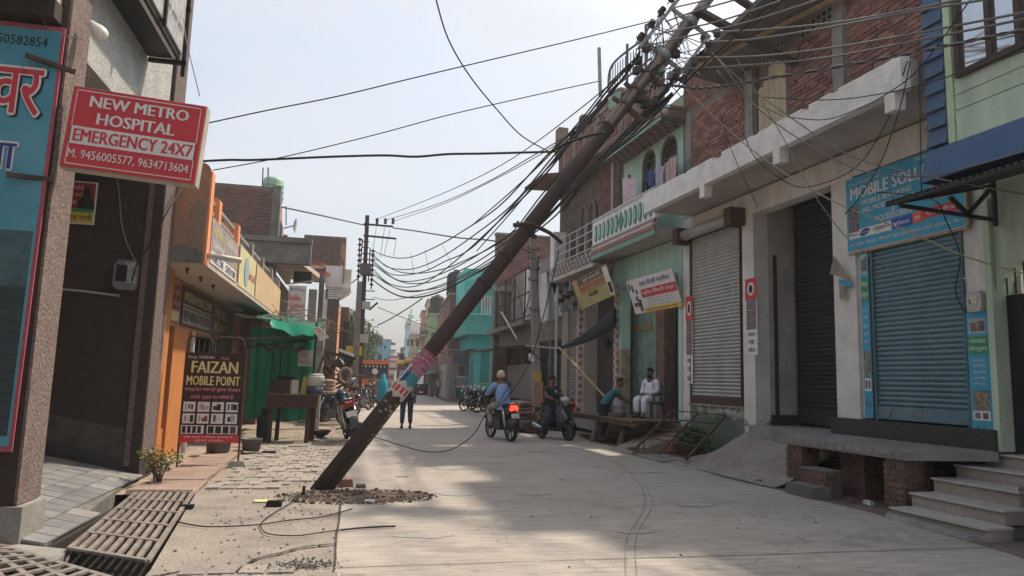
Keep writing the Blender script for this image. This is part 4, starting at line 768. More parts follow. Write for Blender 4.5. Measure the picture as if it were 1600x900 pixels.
MIRR = M('mirror_pane', (.60, .64, .68), .06, metal=.9, fine=.03); wl, wr = PB(1497, 60, AU-.02), 5.7
g = rb(B2, 'window', MIRR, AU-.02, AU-.002, wr, wl, 5.60, 6.9)
FRB = M('frame_brown', (.07, .045, .04), .6)
for y in (wl, PB(1545, 60, AU-.05), PB(1592, 60, AU-.05)): b = MB(RF).box(AU-.07, AU-.021, y-.035, y+.035, 5.55, 6.95); part('frame', b, FRB, g)
rb(g, 'frame', FRB, AU-.075, AU-.021, wr, wl+.03, 5.52, 5.6)
b = MB(RF); b.hexa([(7.44, 2, 4.28), (7.44, 7.36, 4.28), (AU+.4, 7.36, 4.28), (AU+.4, 2, 4.28), (7.58, 2, 4.72), (7.58, 7.34, 4.72), (AU+.4, 7.38, 4.70), (AU+.4, 2, 4.70)]); part('blue_awning', b, M('awning_blue', (.075, .135, .26), .75, (.06, .11, .21), 2, .8), B2)
# corrugated sheet shed roof on a bracket
o1 = PA(1385, 316, b=7.42); t = rthing('shed_roof', 'black corrugated sheet roof on a steel bracket over the green gate', 'roof', 7.8, 6.5, 4); ai = FA-.1; ao = o1.x; zo = o1.z; zi = zo+.42
b = MB(RF)
def cor(u, v): 
    y = 7.44-v*5.2; return (ao+(ai-ao)*u, y, zo+(zi-zo)*u+.018*math.sin(y*2*math.pi/.09))
b.sheet(cor, 1, 290); part('sheet', b, M('sheet_dark', (.06, .06, .062), .7, (.03, .03, .03), 4), t)
b = MB(RF); b.bar((ao, 7.42, zo-.04), (ao, 2.2, zo-.04), .04); part('front_rail', b, BLACK, t)
for p_, q_ in (((ao+.05, 7.3, zo-.03), (ai, 7.3, zi-.06)), ((ao+.1, 7.3, zo-.06), (ai, 7.3, zo-.12)), ((ai-.02, 7.3, zo-.2), (ai-.02, 7.3, zi)), ((ai-.5, 7.3, zo-.1), (ai-.05, 7.3, zi-.1)), ((ai-.45, 7.3, zo-.1), (ai-.75, 7.3, zo+.12))): b = MB(RF); b.bar(p_, q_, .045, .045); part('bracket_bar', b, BLACK, t)
# ---------------------------------------------------------------- mint building
B3 = rthing('mint_building', 'mint green building with arched windows, patterned balcony and deep brown eave', 'building', 8.7, 18)
ml, mr = PB(973, 520), PB(1062, 500)
BRNW = M('brown_peeling', (.23, .14, .12), .95, (.12, .08, .07), 6, .9, .4, fine=.3)
PINKT = M('pink_tile', (.46, .24, .25), .7); WT = M('white_tile', (.6, .57, .54), .7)
rb(B3, 'pillar', MINT, FA-.04, FA+.25, mr-.2, mr-.001, .3, 5.25); rb(B3, 'pillar', MINT, FA-.04, FA+.25, ml+.0, ml+.26, 2.6, 5.25)
rb(B3, 'pillar', M('peeled_cream', (.42, .36, .27), .9, (.25, .17, .13), 4, .9), FA-.04, FA+.25, ml, ml+.26, .3, 2.599)
rb(B3, 'lintel_wall', MINT, FA-.05, FA+.25, 15.9, 20.2, 4.42, 5.26); rb(B3, 'floor', CONC, FA-.1, 12, 15.9, 20.3, .2, .62)
ai_ = FA+.55
def PI(px): return PB(px, 520, ai_)
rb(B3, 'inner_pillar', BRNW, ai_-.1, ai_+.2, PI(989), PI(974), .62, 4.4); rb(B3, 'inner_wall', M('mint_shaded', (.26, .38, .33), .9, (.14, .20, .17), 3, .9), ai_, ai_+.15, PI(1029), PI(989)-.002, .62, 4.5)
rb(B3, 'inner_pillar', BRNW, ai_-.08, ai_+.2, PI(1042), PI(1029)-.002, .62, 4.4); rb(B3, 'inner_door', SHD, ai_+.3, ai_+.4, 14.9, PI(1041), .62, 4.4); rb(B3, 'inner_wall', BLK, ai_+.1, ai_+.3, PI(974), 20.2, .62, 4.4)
rb(B3, 'shelf_sign', M('shelf_sign', (.35, .25, .12), .7), ai_-.04, ai_-.001, PI(1019), PI(991), 3.15, 3.35)
rb(B3, 'end_wall', MINT, FA+.2, 13, 15.88, 16.0, 0, 9); rb(B3, 'end_wall', CONCD, FA+.2, 13, 20.1, 20.2, 0, 9); rb(B3, 'back_wall', CONCD, 12.5, 12.7, 15.9, 20.2, 0, 9)
bf = 7.92
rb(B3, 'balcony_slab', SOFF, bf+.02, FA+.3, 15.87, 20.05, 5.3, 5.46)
rb(B3, 'trim_band', MINTD, bf-.03, bf+.019, 15.84, 20.06, 5.27, 5.42); rb(B3, 'trim_band', M('trim_pink', (.36, .15, .14), .8), bf-.05, bf, 15.83, 20.07, 5.42, 5.50)
b = MB(RF)
for k in range(44): y = 15.87+k*.095; b.box(bf-.06, bf, y, y+.055, 5.51, 5.60)
part('dentils', b, WT, B3, stuff=True)
rb(B3, 'trim_band', M('trim_red', (.38, .12, .10), .8), bf-.045, bf, 15.83, 20.07, 5.60, 5.66); rb(B3, 'trim_band', M('trim_blue', (.30, .45, .55), .8), bf-.035, bf, 15.83, 20.07, 5.66, 5.70)
rb(B3, 'parapet', WHITE, bf, bf+.12, 15.87, 20.05, 5.701, 6.40)
GT = M('green_tile', (.10, .26, .18), .7)
for k in range(13):
    y = 16.1+k*.305
    if k == 6:
        b = MB(RF); b.ext([(bf-.002, y, 5.74), (bf-.002, y+.17, 6.03), (bf-.002, y, 6.32), (bf-.002, y-.17, 6.03)], (-.02, 0, 0)); part('diamond_tile', b, GT, B3); continue
    b = MB(RF); b.ext([(bf-.002, y+.10*math.cos(a*.524), 6.03+.20*math.sin(a*.524)+(.06 if 0 < a < 6 else -.06 if a > 6 else 0)) for a in range(12)], (-.02, 0, 0)); o = part('oval_tile', b, GT, B3)
    b = MB(RF); b.ext([(bf-.0225, y+.045*math.cos(a*.524), 6.03+.17*math.sin(a*.524)) for a in range(12)], (-.006, 0, 0)); part('tile_core', b, MINT, o)
b = MB(RF)
for k in range(44): y = 15.87+k*.095; b.box(bf-.02, bf+.14, y, y+.05, 6.40, 6.46)
part('coping_beads', b, WT, B3, stuff=True); rb(B3, 'coping', WT, bf-.02, bf+.14, 15.86, 20.06, 6.461, 6.49)
# upper wall with arched windows
W1 = (PB(1003, 270), PB(1028, 255)); W2_ = (PB(1029, 250), PB(1059, 235)); zb0, zt0 = 6.2, 8.15
rb(B3, 'upper_wall', MINT, FA, FA+.2, 15.9, W2_[1], 5.47, 9.0); rb(B3, 'upper_wall', MINT, FA, FA+.2, W2_[0]-.12, W1[1]+.12, 5.47, 9.0)
rb(B3, 'upper_wall', MINT, FA, FA+.2, W1[0], 19.55, 5.47, 9.0); rb(B3, 'upper_wall', MINT, FA, FA+.2, W2_[1], W2_[0]-.121, 5.47, zb0); rb(B3, 'upper_wall', MINT, FA, FA+.2, W1[1]+.121, W1[0], 5.47, zb0)
FRM = M('arch_frame', (.22, .17, .15), .8)
for (l_, r_), sh in ((W1, .12), (W2_, 0)):
    l0, r0 = (l_, r_+.12) if sh else (l_-.12, r_)
    cy, cr_ = (l0+r0)/2, (l0-r0)/2; zsp = zt0-.45; n_ = 12
    pts = [(cy+cr_*math.cos(math.pi*k/n_), zsp+.45*math.sin(math.pi*k/n_)) for k in range(n_+1)]
    b = MB(RF)
    for k in range(n_): (y0, z0), (y1, z1) = pts[k], pts[k+1]; b.hexa([(FA+.0, y0, z0), (FA, y1, z1), (FA+.2, y1, z1), (FA+.2, y0, z0), (FA, y0, 9), (FA, y1, 9), (FA+.2, y1, 9), (FA+.2, y0, 9)])
    part('arch_wall', b, MINT, B3)
    g = rb(B3, 'window', M('window_dark', (.05, .04, .04), .5), FA+.15, FA+.17, r0, l0, zb0, zt0)
    b = MB(RF); b.tube([(FA+.03, l0-.02, zb0)]+[(FA+.03, cy+(cr_-.03)*math.cos(math.pi*k/n_), zsp+.42*math.sin(math.pi*k/n_)) for k in range(n_+1)][::1]+[(FA+.03, r0+.02, zb0)], .045, 6); part('frame', b, FRM, g)
    for z in (6.9, 7.3, 7.6, 7.85): b = MB(RF); b.bar((FA+.1, r0, z), (FA+.1, l0, z), .03); part('glazing_bar', b, FRM, g)
def cloth(px0, px1, py0, py1, mat, lab, a=8.35, sk=0):
    p, q = PA(px0, py0, a=a), PA(px1, py0+sk, a=a); zl = PA((px0+px1)/2, py1, a=a).z
    b = MB(RF)
    def f(u, v): return (a+.03*math.sin(u*9+v*2)+.01*math.sin(u*23), p.y+(q.y-p.y)*u+.02*math.sin(v*5), (p.z+(q.z-p.z)*u)*(1-v)+(zl+.05*math.sin(u*5))*v)
    b.sheet(f, 10, 6); return one('laundry', b, mat, lab, 'laundry', smooth=True, group=None)
cloth(972, 995, 278, 316, M('cloth_white_pink', (.55, .48, .50), .9, (.45, .2, .28), 9, .8), 'white and pink cloth hung over the mint balcony wall, leftmost', 8.2)
cloth(1011, 1023, 266, 292, M('cloth_blue', (.05, .09, .22), .9), 'dark blue cloth hanging at the mint building arched window'); cloth(1022, 1038, 264, 298, M('cloth_grey_print', (.45, .43, .5), .9, (.2, .2, .3), 22, .9), 'pale patterned cloth drying between the blue and striped cloths', sk=-6)
cloth(1038, 1058, 255, 294, M('cloth_stripe', (.55, .46, .42), .9, (.25, .12, .1), 6, .95, stretch=(1, 6, .2)), 'brown striped cloth drying below the right arched window', sk=-14)
# brown patterned eave
ef = 8.0; EB = M('eave_brown', (.16, .11, .10), .9, (.10, .07, .065), 5); EW = M('eave_white', (.5, .47, .45), .9)
b = MB(RF); b.box(ef, FA+.2, 15.72, 19.5, 8.20, 8.26); part('eave', b, EB, B3)
b = MB(RF)
for i in range(20):
    for j in range(4):
        if (i+j) % 2: y = 15.8+i*.185; a = ef+.03+j*.17; b.box(a, a+.14, y, y+.15, 8.19, 8.199)
part('soffit_pattern', b, M('soffit_pale', (.27, .22, .21), .9), B3, stuff=True)
rb(B3, 'eave_band', MINTD, ef-.02, ef, 15.70, 19.52, 8.17, 8.25); b = MB(RF)
for k in range(34): y = 15.74+k*.11; b.box(ef-.05, ef, y, y+.06, 8.30, 8.37)
part('eave_dentils', b, EW, B3, stuff=True); rb(B3, 'eave_band', EB, ef-.03, FA+.2, 15.69, 19.53, 8.38, 8.50); rb(B3, 'eave_band', BRNW, ef-.06, FA+.2, 15.67, 19.55, 8.50, 8.58); rb(B3, 'eave_band', EB, ef-.0, FA+.2, 15.69, 19.53, 8.26, 8.379)
o = PA(1040, 170, a=7.93); t = rthing('wall_lamp', 'small white and blue lamp under the brown eave corner', 'lamp', 7.93, o.y, o.z-.1)
b = MB(RF); b.lathe([(.12, 0), (.10, .06), (.03, .1)], (o.x, o.y, o.z), 12); part('lamp_shade', b, M('lamp_blue', (.15, .4, .5), .4), t); b = MB(RF); b.ell((o.x, o.y, o.z-.05), .09, .09, .09); part('globe', b, M('lamp_globe', (.45, .42, .38), .4), t, True)
for y in (PB(973, 300), PB(985, 300)): rb(B3, 'wall_bracket', RUST, FA-.06, FA-.001, y, y+.04, 7.35, 7.75)
# parapet band and terrace of the mint and brick houses
PARP = M('parapet_brown', (.24, .165, .15), .9, (.17, .12, .11), 4, .8, .2)
t = rthing('roof_parapet', 'brown terrace parapet with oval green vents above the eaves', 'parapet', 8, 20, 8.6)
rb(t, 'parapet_wall', PARP, 8.02, 8.2, 15.9, 23.6, 8.6, 9.75); rb(t, 'coping', CONC, 7.97, 8.25, 15.9, 23.6, 9.751, 9.83)
for k in range(16): y = 16.1+k*.48; rb(t, 'fluting', BR[1] if k % 2 else PARP, 7.99, 8.019, y, y+.3, 8.75, 9.6)
for y, z, r_ in ((18.5, 9.75, .62), (16.2, 9.7, .4)):
    b = MB(RF); b.ext([(7.96, y+r_*math.cos(a*.3142), z+r_*.5*math.sin(a*.3142)) for a in range(11)], (.3, 0, 0)); o = part('arched_crest', b, BRNW, t)
    b = MB(RF); b.ext([(7.945, y+r_*.75*math.cos(a*.3142), z-.02+r_*.33*math.sin(a*.3142)) for a in range(20)], (-.02, 0, 0)); part('oval_vent', b, MINTD, o)
rb(t, 'corner_post', PARP, 7.9, 8.25, 23.35, 23.75, 9.5, 10.6); rb(t, 'corner_post', PARP, 7.95, 8.25, 21.2, 21.5, 9.5, 10.3); rb(t, 'corner_post', PARP, 7.95, 8.25, 19.7, 19.95, 9.5, 10.2)
for k in range(9): rb(t, 'baluster', PARP, 8.0, 8.1, 20.1+k*.12+(.9 if k > 4 else 0)+(.5 if k > 7 else 0), 20.16+k*.12+(.9 if k > 4 else 0)+(.5 if k > 7 else 0), 9.83, 10.1)
t = rthing('roof_railing', 'curved steel roof railing above the mint building', 'railing', 8.1, 17.5, 10)
BLR = M('rail_blue_grey', (.10, .12, .15), .6)
pts = [(8.05, 19.25, 10.3), (8.05, 19.2, 10.85), (8.05, 18.8, 11.05), (8.05, 17.6, 10.95), (8.05, 16.4, 10.75)]
b = MB(RF); b.tube(smooth([V(p) for p in pts]), .035, 6); part('top_rail', b, BLR, t); b = MB(RF); b.tube([(8.05, 19.25, 10.3), (8.05, 16.4, 10.1)], .03, 6); part('bottom_rail', b, BLR, t)
for k in range(16): y = 19.1-k*.18; zt2 = 11.0-.02*k-(.1 if k == 0 else 0); b = MB(RF); b.bar((8.05, y, 10.25-.012*k), (8.05, y, zt2), .022); part('baluster', b, BLR, t)
for y in (17.9, 16.7): b = MB(RF); b.bar((8.05, y, 9.6), (8.05, y, 11.2), .06); part('post', b, BLR, t)
b = MB(); b.bar(RW(*PA(938, 150, a=8.3)), RW(*PA(936, 75, a=8.3)), .09); one('roof_post', b, CONC, 'single upright post standing on the roof left of the curved railing', 'post')
# ---------------------------------------------------------------- brick house beyond the mint building
B4 = rthing('brick_house', 'old dark brick house with steel balcony railing and chequered slab edge', 'building', 8.7, 22.5)
GRB = M('grey_screen_brick', (.15, .13, .12), .95, (.08, .07, .065), 5, .9, .3)
rb(B4, 'upper_wall', MORT, FA+.02, FA+.3, 20.22, 21.55, 5.2, 8.7); rb(B4, 'upper_wall', GRB, FA+.02, FA+.3, 21.55, 25.5, 5.2, 10.0)
bricks(B4, RW(FA+.02, 21.5, 5.4), UR, 1.25, 3.2, BRD+[BR[1]], limit=200, bh=.085)
bricks(B4, RW(FA+.02, 25.45, 5.4), UR, 2.3, 4.0, [GRB, BRD[0]], limit=160, bw=.3, bh=.13, gap=.05)
for y in (22.0, 22.75):
    b = MB(RF); b.ext([(FA-.03, y+.28*math.cos(math.pi*k/8), 7.2+.4*math.sin(math.pi*k/8)) for k in range(9)]+[(FA-.03, y-.28, 5.5), (FA-.03, y+.28, 5.5)], (.05, 0, 0)); g = part('window', b, M('window_dark', (.05, .04, .04)), B4)
    b = MB(RF); b.tube([(FA-.05, y+.3, 5.5)]+[(FA-.05, y+.3*math.cos(math.pi*k/8), 7.2+.43*math.sin(math.pi*k/8)) for k in range(9)]+[(FA-.05, y-.3, 5.5)], .05, 6); part('frame', b, PARP, g)
b = MB(RF); b.tube([(FA-.1, 20.2, 5.4), (FA-.1, 20.2, 8.7)], .04, 8); part('downpipe', b, M('pipe_grey', (.42, .4, .38)), B4)
b = MB(RF); b.hexa([(7.4, 23.4, 8.75), (7.4, 25.9, 8.9), (FA, 25.7, 8.9), (FA, 23.4, 8.75), (7.4, 23.4, 8.85), (7.4, 25.9, 9.0), (FA, 25.7, 9.2), (FA, 23.4, 9.1)]); part('pointed_eave', b, BRNW, B4)
rb(B4, 'roof_band', PARP, 8.25, FA+.3, 19.9, 25.5, 8.7, 8.9)
rb(B4, 'balcony_slab', SOFF, 7.95, FA+.2, 20.07, 24.2, 5.1, 5.2); rb(B4, 'balcony_slab', CONC, 7.98, FA+.2, 20.07, 24.2, 5.2, 5.6)
CK = [M('check_dark', (.16, .13, .12), .9), M('check_pale', (.36, .33, .31), .9)]
for j in range(3):
    for k in range(24): b = MB(RF).box(7.955, 7.979, 20.08+k*.171, 20.08+(k+1)*.171-.01, 5.11+j*.165, 5.265+j*.165); part('check_tile', b, CK[(j+k) % 2], B4)
WR = M('railing_white', (.5, .49, .47), .6)
g = rthing('balcony_railing', 'white-painted steel grid railing on the brick house balcony', 'railing', 8.0, 22, 5.6)
for k in range(4): z = 5.7+k*.27; b = MB(RF); b.bar((8.0, 20.1, z), (8.0, 23.8, z), .03); part('rail', b, WR, g)
for k in range(6): y = 20.15+k*.72; b = MB(RF); b.bar((8.0, y, 5.6), (8.0, y, 6.52), .035); part('post', b, WR, g)
rb(B4, 'side_pillar', WHITE, 7.96, 8.4, 23.85, 24.25, 5.2, 6.9)
for px in (907, 966):
    y = PB(px, 520)
    for k in range(30): b = MB(RF); b.box(FA-.1, FA+.1, y-.11, y-.003, .8+k*.125, .8+k*.125+.115); b.cur = 0; part('pillar_tile', b, PINKT if k % 2 else WT, B4); b = MB(RF); b.box(FA-.1, FA+.1, y+.003, y+.11, .8+k*.125, .8+k*.125+.115); part('pillar_tile', b, WT if k % 2 else PINKT, B4)
rb(B4, 'inner_wall', M('dark_shop', (.08, .07, .065), .9), FA+.6, FA+.8, 20.3, 23.0, .3, 4.9); rb(B4, 'side_wall', CREAM, FA+.05, FA+.5, PB(926, 520)+.9, PB(907, 520)-.12, .3, 4.7); rb(B4, 'lintel', CONCD, FA, FA+.3, 20.3, 25.5, 4.7, 5.1)
rb(B4, 'floor', CONC, FA-.1, FA+1.5, 20.3, 25.5, .1, .6); rb(B4, 'pillar', M('beige_column', (.33, .29, .25), .9), FA-.05, FA+.2, PB(889, 520)-.0, PB(880, 520)+.0, .3, 4.7)
b = MB(RF); b.lathe([(.2, 0), (.2, .05)], (FA+.5, 22.0, 2.9), 14, 'x'); part('round_tray', b, BLACK, B4)
t = rthing('roller_shutter', 'narrow pale grey shutter beyond the pink-tiled pillar', 'shutter', FA, 24, 1); slats(t, FA+.05, PB(905, 520)+.15, PB(882, 520), .9, 4.6, 34, M('shutter_dusty', (.22, .215, .205), .7, (.16, .155, .15), 3), RF, .03)
# tilted shop boards
def tilt_sign(c4, name, lab, mat, a0, a1):
    q = [RW(*PA(x, y, a=a)) for (x, y), a in zip(c4, (a1, a1, a0, a0))]  # bl br tr tl, top hangs further out
    t = thing(name, lab, 'sign', (q[0]+q[1])/2); u = (q[1]-q[0]); v = (q[3]-q[0]); w = u.length; u.normalize(); v = v-u*v.dot(u); h = v.length
    return t, Board(t, q[0], u, v, w, h, mat, .03)
t, B = tilt_sign(((993, 491), (1066, 478), (1051, 416), (974, 441)), 'shop_sign', 'tilted white red and yellow Hindi sign hanging in the mint doorway', SWHITE, 8.3, 8.6)
B.t('राहत फैन्सी फर्नीचर', .28, .92, .72, .92, BLUEI, .03); B.r(.27, 1, .42, .66, RED); B.t('स्टील रिपेयरिंग सेन्टर', .31, .97, .47, .62, SWHITE, .03); B.r(.24, 1, 0, .13, SYEL)
B.t('प्रो. मौ. रफी, मुख्य बाजार मेट्रो', .3, .92, .02, .1, INK, .01)
for k in range(3): B.t('सभी प्रकार का सामान मिलता है', .33, .88, .33-.085*k, .375-.085*k, INK, .0)
for x0, x1, y0, y1 in ((.02, .06, .7, .9), (.08, .12, .62, .85), (.04, .2, .2, .32), (.12, .17, .36, .5), (.16, .22, .05, .4)): B.r(x0, x1, y0, y1, M('furniture_print', (.12, .1, .12), .7), 'picture_print')
B.r(.15, .2, .55, .7, M('print_blue', (.08, .2, .42), .6), 'picture_print')
t, B = tilt_sign(((908, 484), (962, 460), (948, 424), (897, 440)), 'shop_sign', 'worn olive and yellow sign curling above the dark shop opening', M('olive_sign', (.48, .40, .20), .8, (.30, .25, .13), 4), 7.9, 8.2)
B.r(.14, .88, .76, .98, M('olive_dark', (.14, .12, .08), .8)); B.r(.14, .88, .44, .76, M('sign_orange', (.42, .22, .11), .8, (.36, .28, .14), 6, .8)); B.t('फर्नीचर हाउस', .15, .85, .5, .72, M('rusty_letters', (.36, .07, .05), .8), .03); B.r(.0, .14, .05, 1, M('sign_tan', (.5, .36, .18), .8)); B.r(.88, 1, .05, .95, SWHITE); B.t('श्री बालाजी', .3, .8, .78, .92, SWHITE, .01); B.r(.35, .6, .28, .4, INK); B.r(.9, .98, .1, .45, INK, off=.005); B.t('9719', .4, .56, .31, .37, SYEL, .01)
# rolled black tarpaulin on poles
t = thing('folded_tarpaulin', 'black tarpaulin awning furled on a pole between the shops', 'tarpaulin', RW(8, 21.5, 0)); p0, p1 = RW(*PA(873, 545, a=7.3)), RW(*PA(961, 496, a=8.45))
b = MB()
def tarp(u, v):
    p = p0.lerp(p1, u); w = .03+.30*u; a = v*2*math.pi; sag = -.10*math.sin(u*math.pi); r_ = 1+.12*math.sin(v*31+u*4)
    return p+V((.10*w*math.cos(a)*r_*2, .1*math.cos(a)*w, w*math.sin(a)*r_*.9+sag))
b.sheet(tarp, 24, 22); part('cloth_roll', b, M('tarp_black', (.03, .036, .045), .6, (.02, .022, .028), 6, .8), t, True)
pe = RW(*PA(821, 540, a=6.6)); b = MB(); b.tube([pe, p0], .035, 8); part('pole', b, GREY, t); b = MB(); b.tube([p0+V((0, 0, .05)), RW(*PA(945, 620, a=7.9))], .03, 8); part('brace_pole', b, WOODL, t)
b = MB(); b.tube([pe+V((.05, 0, 0)), RW(*PA(868, 590, a=7.2))], .018, 6); part('stay_rope', b, CABLE, t)
b = MB(); c = p0+V((.02, 0, -.08)); b.lathe([(.05, -.03), (.09, -.03), (.09, .03), (.05, .03)], c, 12, 'y'); part('rope_knot', b, BLK, t)
b = MB(RF); x = PA(873, 560, a=8.0); b.tube([(7.9, x.y, .4), (7.9, x.y, 4.8)], .05, 8); one('awning_post', b, CREAM, 'pale vertical post beside the dusty shutter holding the tarpaulin pole', 'post')
# ---------------------------------------------------------------- timber platform in front of the mint shop
t = rthing('timber_platform', 'rough timber shop platform on slanted log legs', 'platform', 8.1, 18.5); zp = .72
for k in range(9): a0 = 7.42+k*.145; b = MB(RF); b.hexa([(a0, 15.95+R.uniform(-.1, .2), zp-.05), (a0+.135, 16.0, zp-.05), (a0+.135, 20.6+R.uniform(-.3, .2), zp-.05), (a0, 20.6, zp-.05), (a0, 15.95, zp), (a0+.135, 16.0, zp), (a0+.135, 20.6, zp+.01), (a0, 20.6, zp)]); part('plank', b, WOOD, t)
for px, py, tx in ((925, 690, 10), (968, 697, 9), (1012, 700, 5)):
    g = P(px, py, Z=0); b = MB(); g2 = g+V((.22, .1, zp-.05)); b.tube([g, g.lerp(g2, .5)+V((.01, 0, 0)), g2], [.085, .075, .07], 9); part('leg', b, M('log_pale', (.24, .17, .125), .9, (.16, .11, .085), 6, .8), t, True)
b = MB(RF); b.bar((7.5, 16.0, zp-.1), (7.5, 20.5, zp-.1), .08, .1); part('bearer', b, WOOD, t)
rb(t, 'back_kerb', CONCD, 8.72, 8.80, 16, 20.5, -.05, .6)
b = MB(RF); b.poly([(7.9, 15.9, .02), (8.7, 15.9, .02), (8.7, 21, .02), (7.9, 21, .02)]); part('shadow_pit', b, DARKG, t)  # dark sheet on the ground paints the shade beneath the planks
b = MB(RF); b.hexa([(7.05, 15.1, 0), (7.05, 16.6, 0), (8.6, 17.0, 0), (8.6, 15.3, 0), (7.3, 15.2, .12), (7.3, 16.5, .1), (8.6, 16.8, .5), (8.6, 15.5, .5)]); struct('rubble_bank', b, DIRT)
for k in range(4): b = MB(RF); a0 = 7.75+k*.22; b.box(a0, a0+.25, 15.0+R.random()*.1, 15.9, 0, .12+.15*k); one('brick_step', b, BR[k % 2], ['lowest', 'second lowest', 'third', 'topmost'][k]+' sooty brick step behind the rusty ladder frame', 'step')
# rusty steel stair frame
t = rthing('steel_stair_frame', 'rusty angle-iron stair frame leaning before the leafy bush', 'stair frame', 7.6, 14.8)
f0, f1 = RW(*PA(992, 702, a=7.15)), RW(*PA(1050, 643, a=8.3)); g0, g1 = RW(*PA(1072, 718, a=7.3)), RW(*PA(1133, 650, a=8.6))
for p_, q_ in ((f0, f1), (g0, g1)): b = MB(); b.bar(p_, q_, .05, .04); part('stringer', b, RUST, t)
mid = f0.lerp(g0, .5), f1.lerp(g1, .5); b = MB(); b.bar(mid[0], mid[1], .03, .03); part('stringer', b, RUST, t)
for s in (.02, .28, .52, .78, 1.0): b = MB(); b.bar(f0.lerp(f1, s)+Z*.02-(g0-f0)*.03, g0.lerp(g1, s)+Z*.02, .05, .025); part('rung', b, RUST, t)
for s in (.2, .75): p_ = f0.lerp(g0, s); b = MB(); b.bar(p_, p_+Z*.22, .02); part('stub_leg', b, RUST, t)
b = MB(); b.ell(f0+V((-.05, .0, .02)), .16, .1, .05); part('cement_lump', b, CONCD, t)
b = MB(RF); b.box(7.0, 7.9, 13.7, 14.9, -.01, .05); one('loose_slab', b, CONC, 'flat loose concrete slab under the rusty stair frame', 'slab')
# leafy plant
def leaves(b, c, rx, ry, rz, n_, s, rr):
    for _ in range(n_):
        while True:
            p = V((rr.uniform(-1, 1), rr.uniform(-1, 1), rr.uniform(-1, 1)))
            if .25 < p.length < 1: break
        p = V((c[0]+p.x*rx, c[1]+p.y*ry, c[2]+p.z*rz)); d = V((rr.uniform(-1, 1), rr.uniform(-1, 1), rr.uniform(-.7, .5))).normalized(); w = d.cross(V((rr.uniform(-1, 1), rr.uniform(-1, 1), 1))).normalized(); k = s*rr.uniform(.6, 1.3); up = d.cross(w)*k*.15
        b.cur = rr.randint(0, 1); b.face([b.pt(p), b.pt(p+d*k*.5+w*k*.28+up), b.pt(p+d*k), b.pt(p+d*k*.5-w*k*.28+up)])
def bush(name, lab, c, rx, ry, rz, n_, s, mats, cat='plant', stems=7, seed=1):
    rr = random.Random(seed); t = thing(name, lab, cat, (c[0], c[1], 0)); b = MB()
    for k in range(stems): e = V((c[0]+rr.uniform(-.8, .8)*rx, c[1]+rr.uniform(-.8, .8)*ry, c[2]+rr.uniform(0, .8)*rz)); b.tube([(c[0]+rr.uniform(-.06, .06), c[1]+rr.uniform(-.06, .06), 0), V((c[0], c[1], c[2]*.5)).lerp(e, .4), e], [.012, .009, .004], 5)
    part('stem', b, WOOD, t, stuff=True); b = MB(); 
    for k in range(6): q = (c[0]+rr.uniform(-.5, .5)*rx, c[1]+rr.uniform(-.5, .5)*ry, c[2]+rr.uniform(-.5, .5)*rz); leaves(b, q, rx*.55, ry*.55, rz*.5, n_//6, s, rr)
    part('foliage', b, mats, t, stuff=True); return t
c = RW(*PA(1095, 672, a=8.2)); bush('leafy_shrub', 'dark leafy shrub growing behind the rusty stair frame', (c.x, c.y, .45), .6, .6, .42, 900, .09, LEAF, 'shrub', seed=4)
p = P(238, 760, Z=0); bush('leafy_shrub', 'small sunlit shrub with sparse yellowing leaves beside the drain grating', (p.x+.05, p.y+.1, .36), .34, .28, .19, 520, .05, [M('leaf_c', (.10, .13, .04), .6), M('leaf_y', (.32, .26, .10), .7)], 'shrub', 14, seed=9)
# ---------------------------------------------------------------- unfinished brick building behind the orange one
pbox(T_, 'end_wall', BRD[1], -6, -2.95, 24.1, 24.39, 0, 3.33)
B5 = thing('unfinished_brick_building', 'unfinished sooty brick building with grey corner column and rooftop rebars', 'building', (-3.5, 25, 0))
xc = P(432, 400, Y=25).x; zt5 = 7.92
pbox(B5, 'side_wall', MORT, -7, xc-.28, 25.02, 25.25, 3.2, zt5-.02); pbox(B5, 'street_wall', MORT, xc-.27, xc-.03, 25.3, 31, 0, 3.6)
bricks(B5, (-6.2, 25.02, 4.2), UX, 6.2+xc-.28, zt5-4.25, BRD+[BR[1]], bw=.25, bh=.10, gap=.02, limit=300)
pbox(B5, 'column', CONCD, xc-.27, xc, 24.98, 25.3, 0, zt5+.02)
pbox(B5, 'street_wall', CREAM, xc-.2, xc-.03, 25.3, 31, 5.3, 6.0); 
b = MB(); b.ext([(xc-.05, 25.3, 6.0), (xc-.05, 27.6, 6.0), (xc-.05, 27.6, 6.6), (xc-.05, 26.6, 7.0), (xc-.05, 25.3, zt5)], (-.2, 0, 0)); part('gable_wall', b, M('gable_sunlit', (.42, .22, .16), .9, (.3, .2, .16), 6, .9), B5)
pbox(B5, 'window', M('window_void', (.015, .015, .015)), xc-.048, xc-.04, 25.5, 26.6, 6.0, 6.9)
pbox(B5, 'ledge', CONCD, -6, P(487, 395, Y=25).x-.0, 24.6, 25.0, 5.25, 5.95)
pbox(B5, 'ledge_coping', CONCD, -4, P(487, 395, Y=25).x+.02, 24.5, 25.0, 5.951, 6.12)
b = MB(); b.hexa([(xc-.3, 25.02, 5.35), (-2.0, 25.02, 5.35), (-1.62, 34, 5.9), (xc-.3, 34, 5.9), (xc-.3, 25.02, 5.5), (-2.0, 25.02, 5.5), (-1.62, 34, 6.1), (xc-.3, 34, 6.1)]); part('canopy_slab', b, CREAM, B5)
pbox(B5, 'lower_wall', M('brown_wall', (.17, .115, .1), .9), xc-.5, xc-.3, 25.3, 34, 0, 5.3)
pbox(B5, 'back_wall', MORT, -7.2, -7, 25, 34, 0, 7); pbox(B5, 'lower_wall', MORT, -3.62, -3.4, 24.4, 25.0, 0, 5.2)
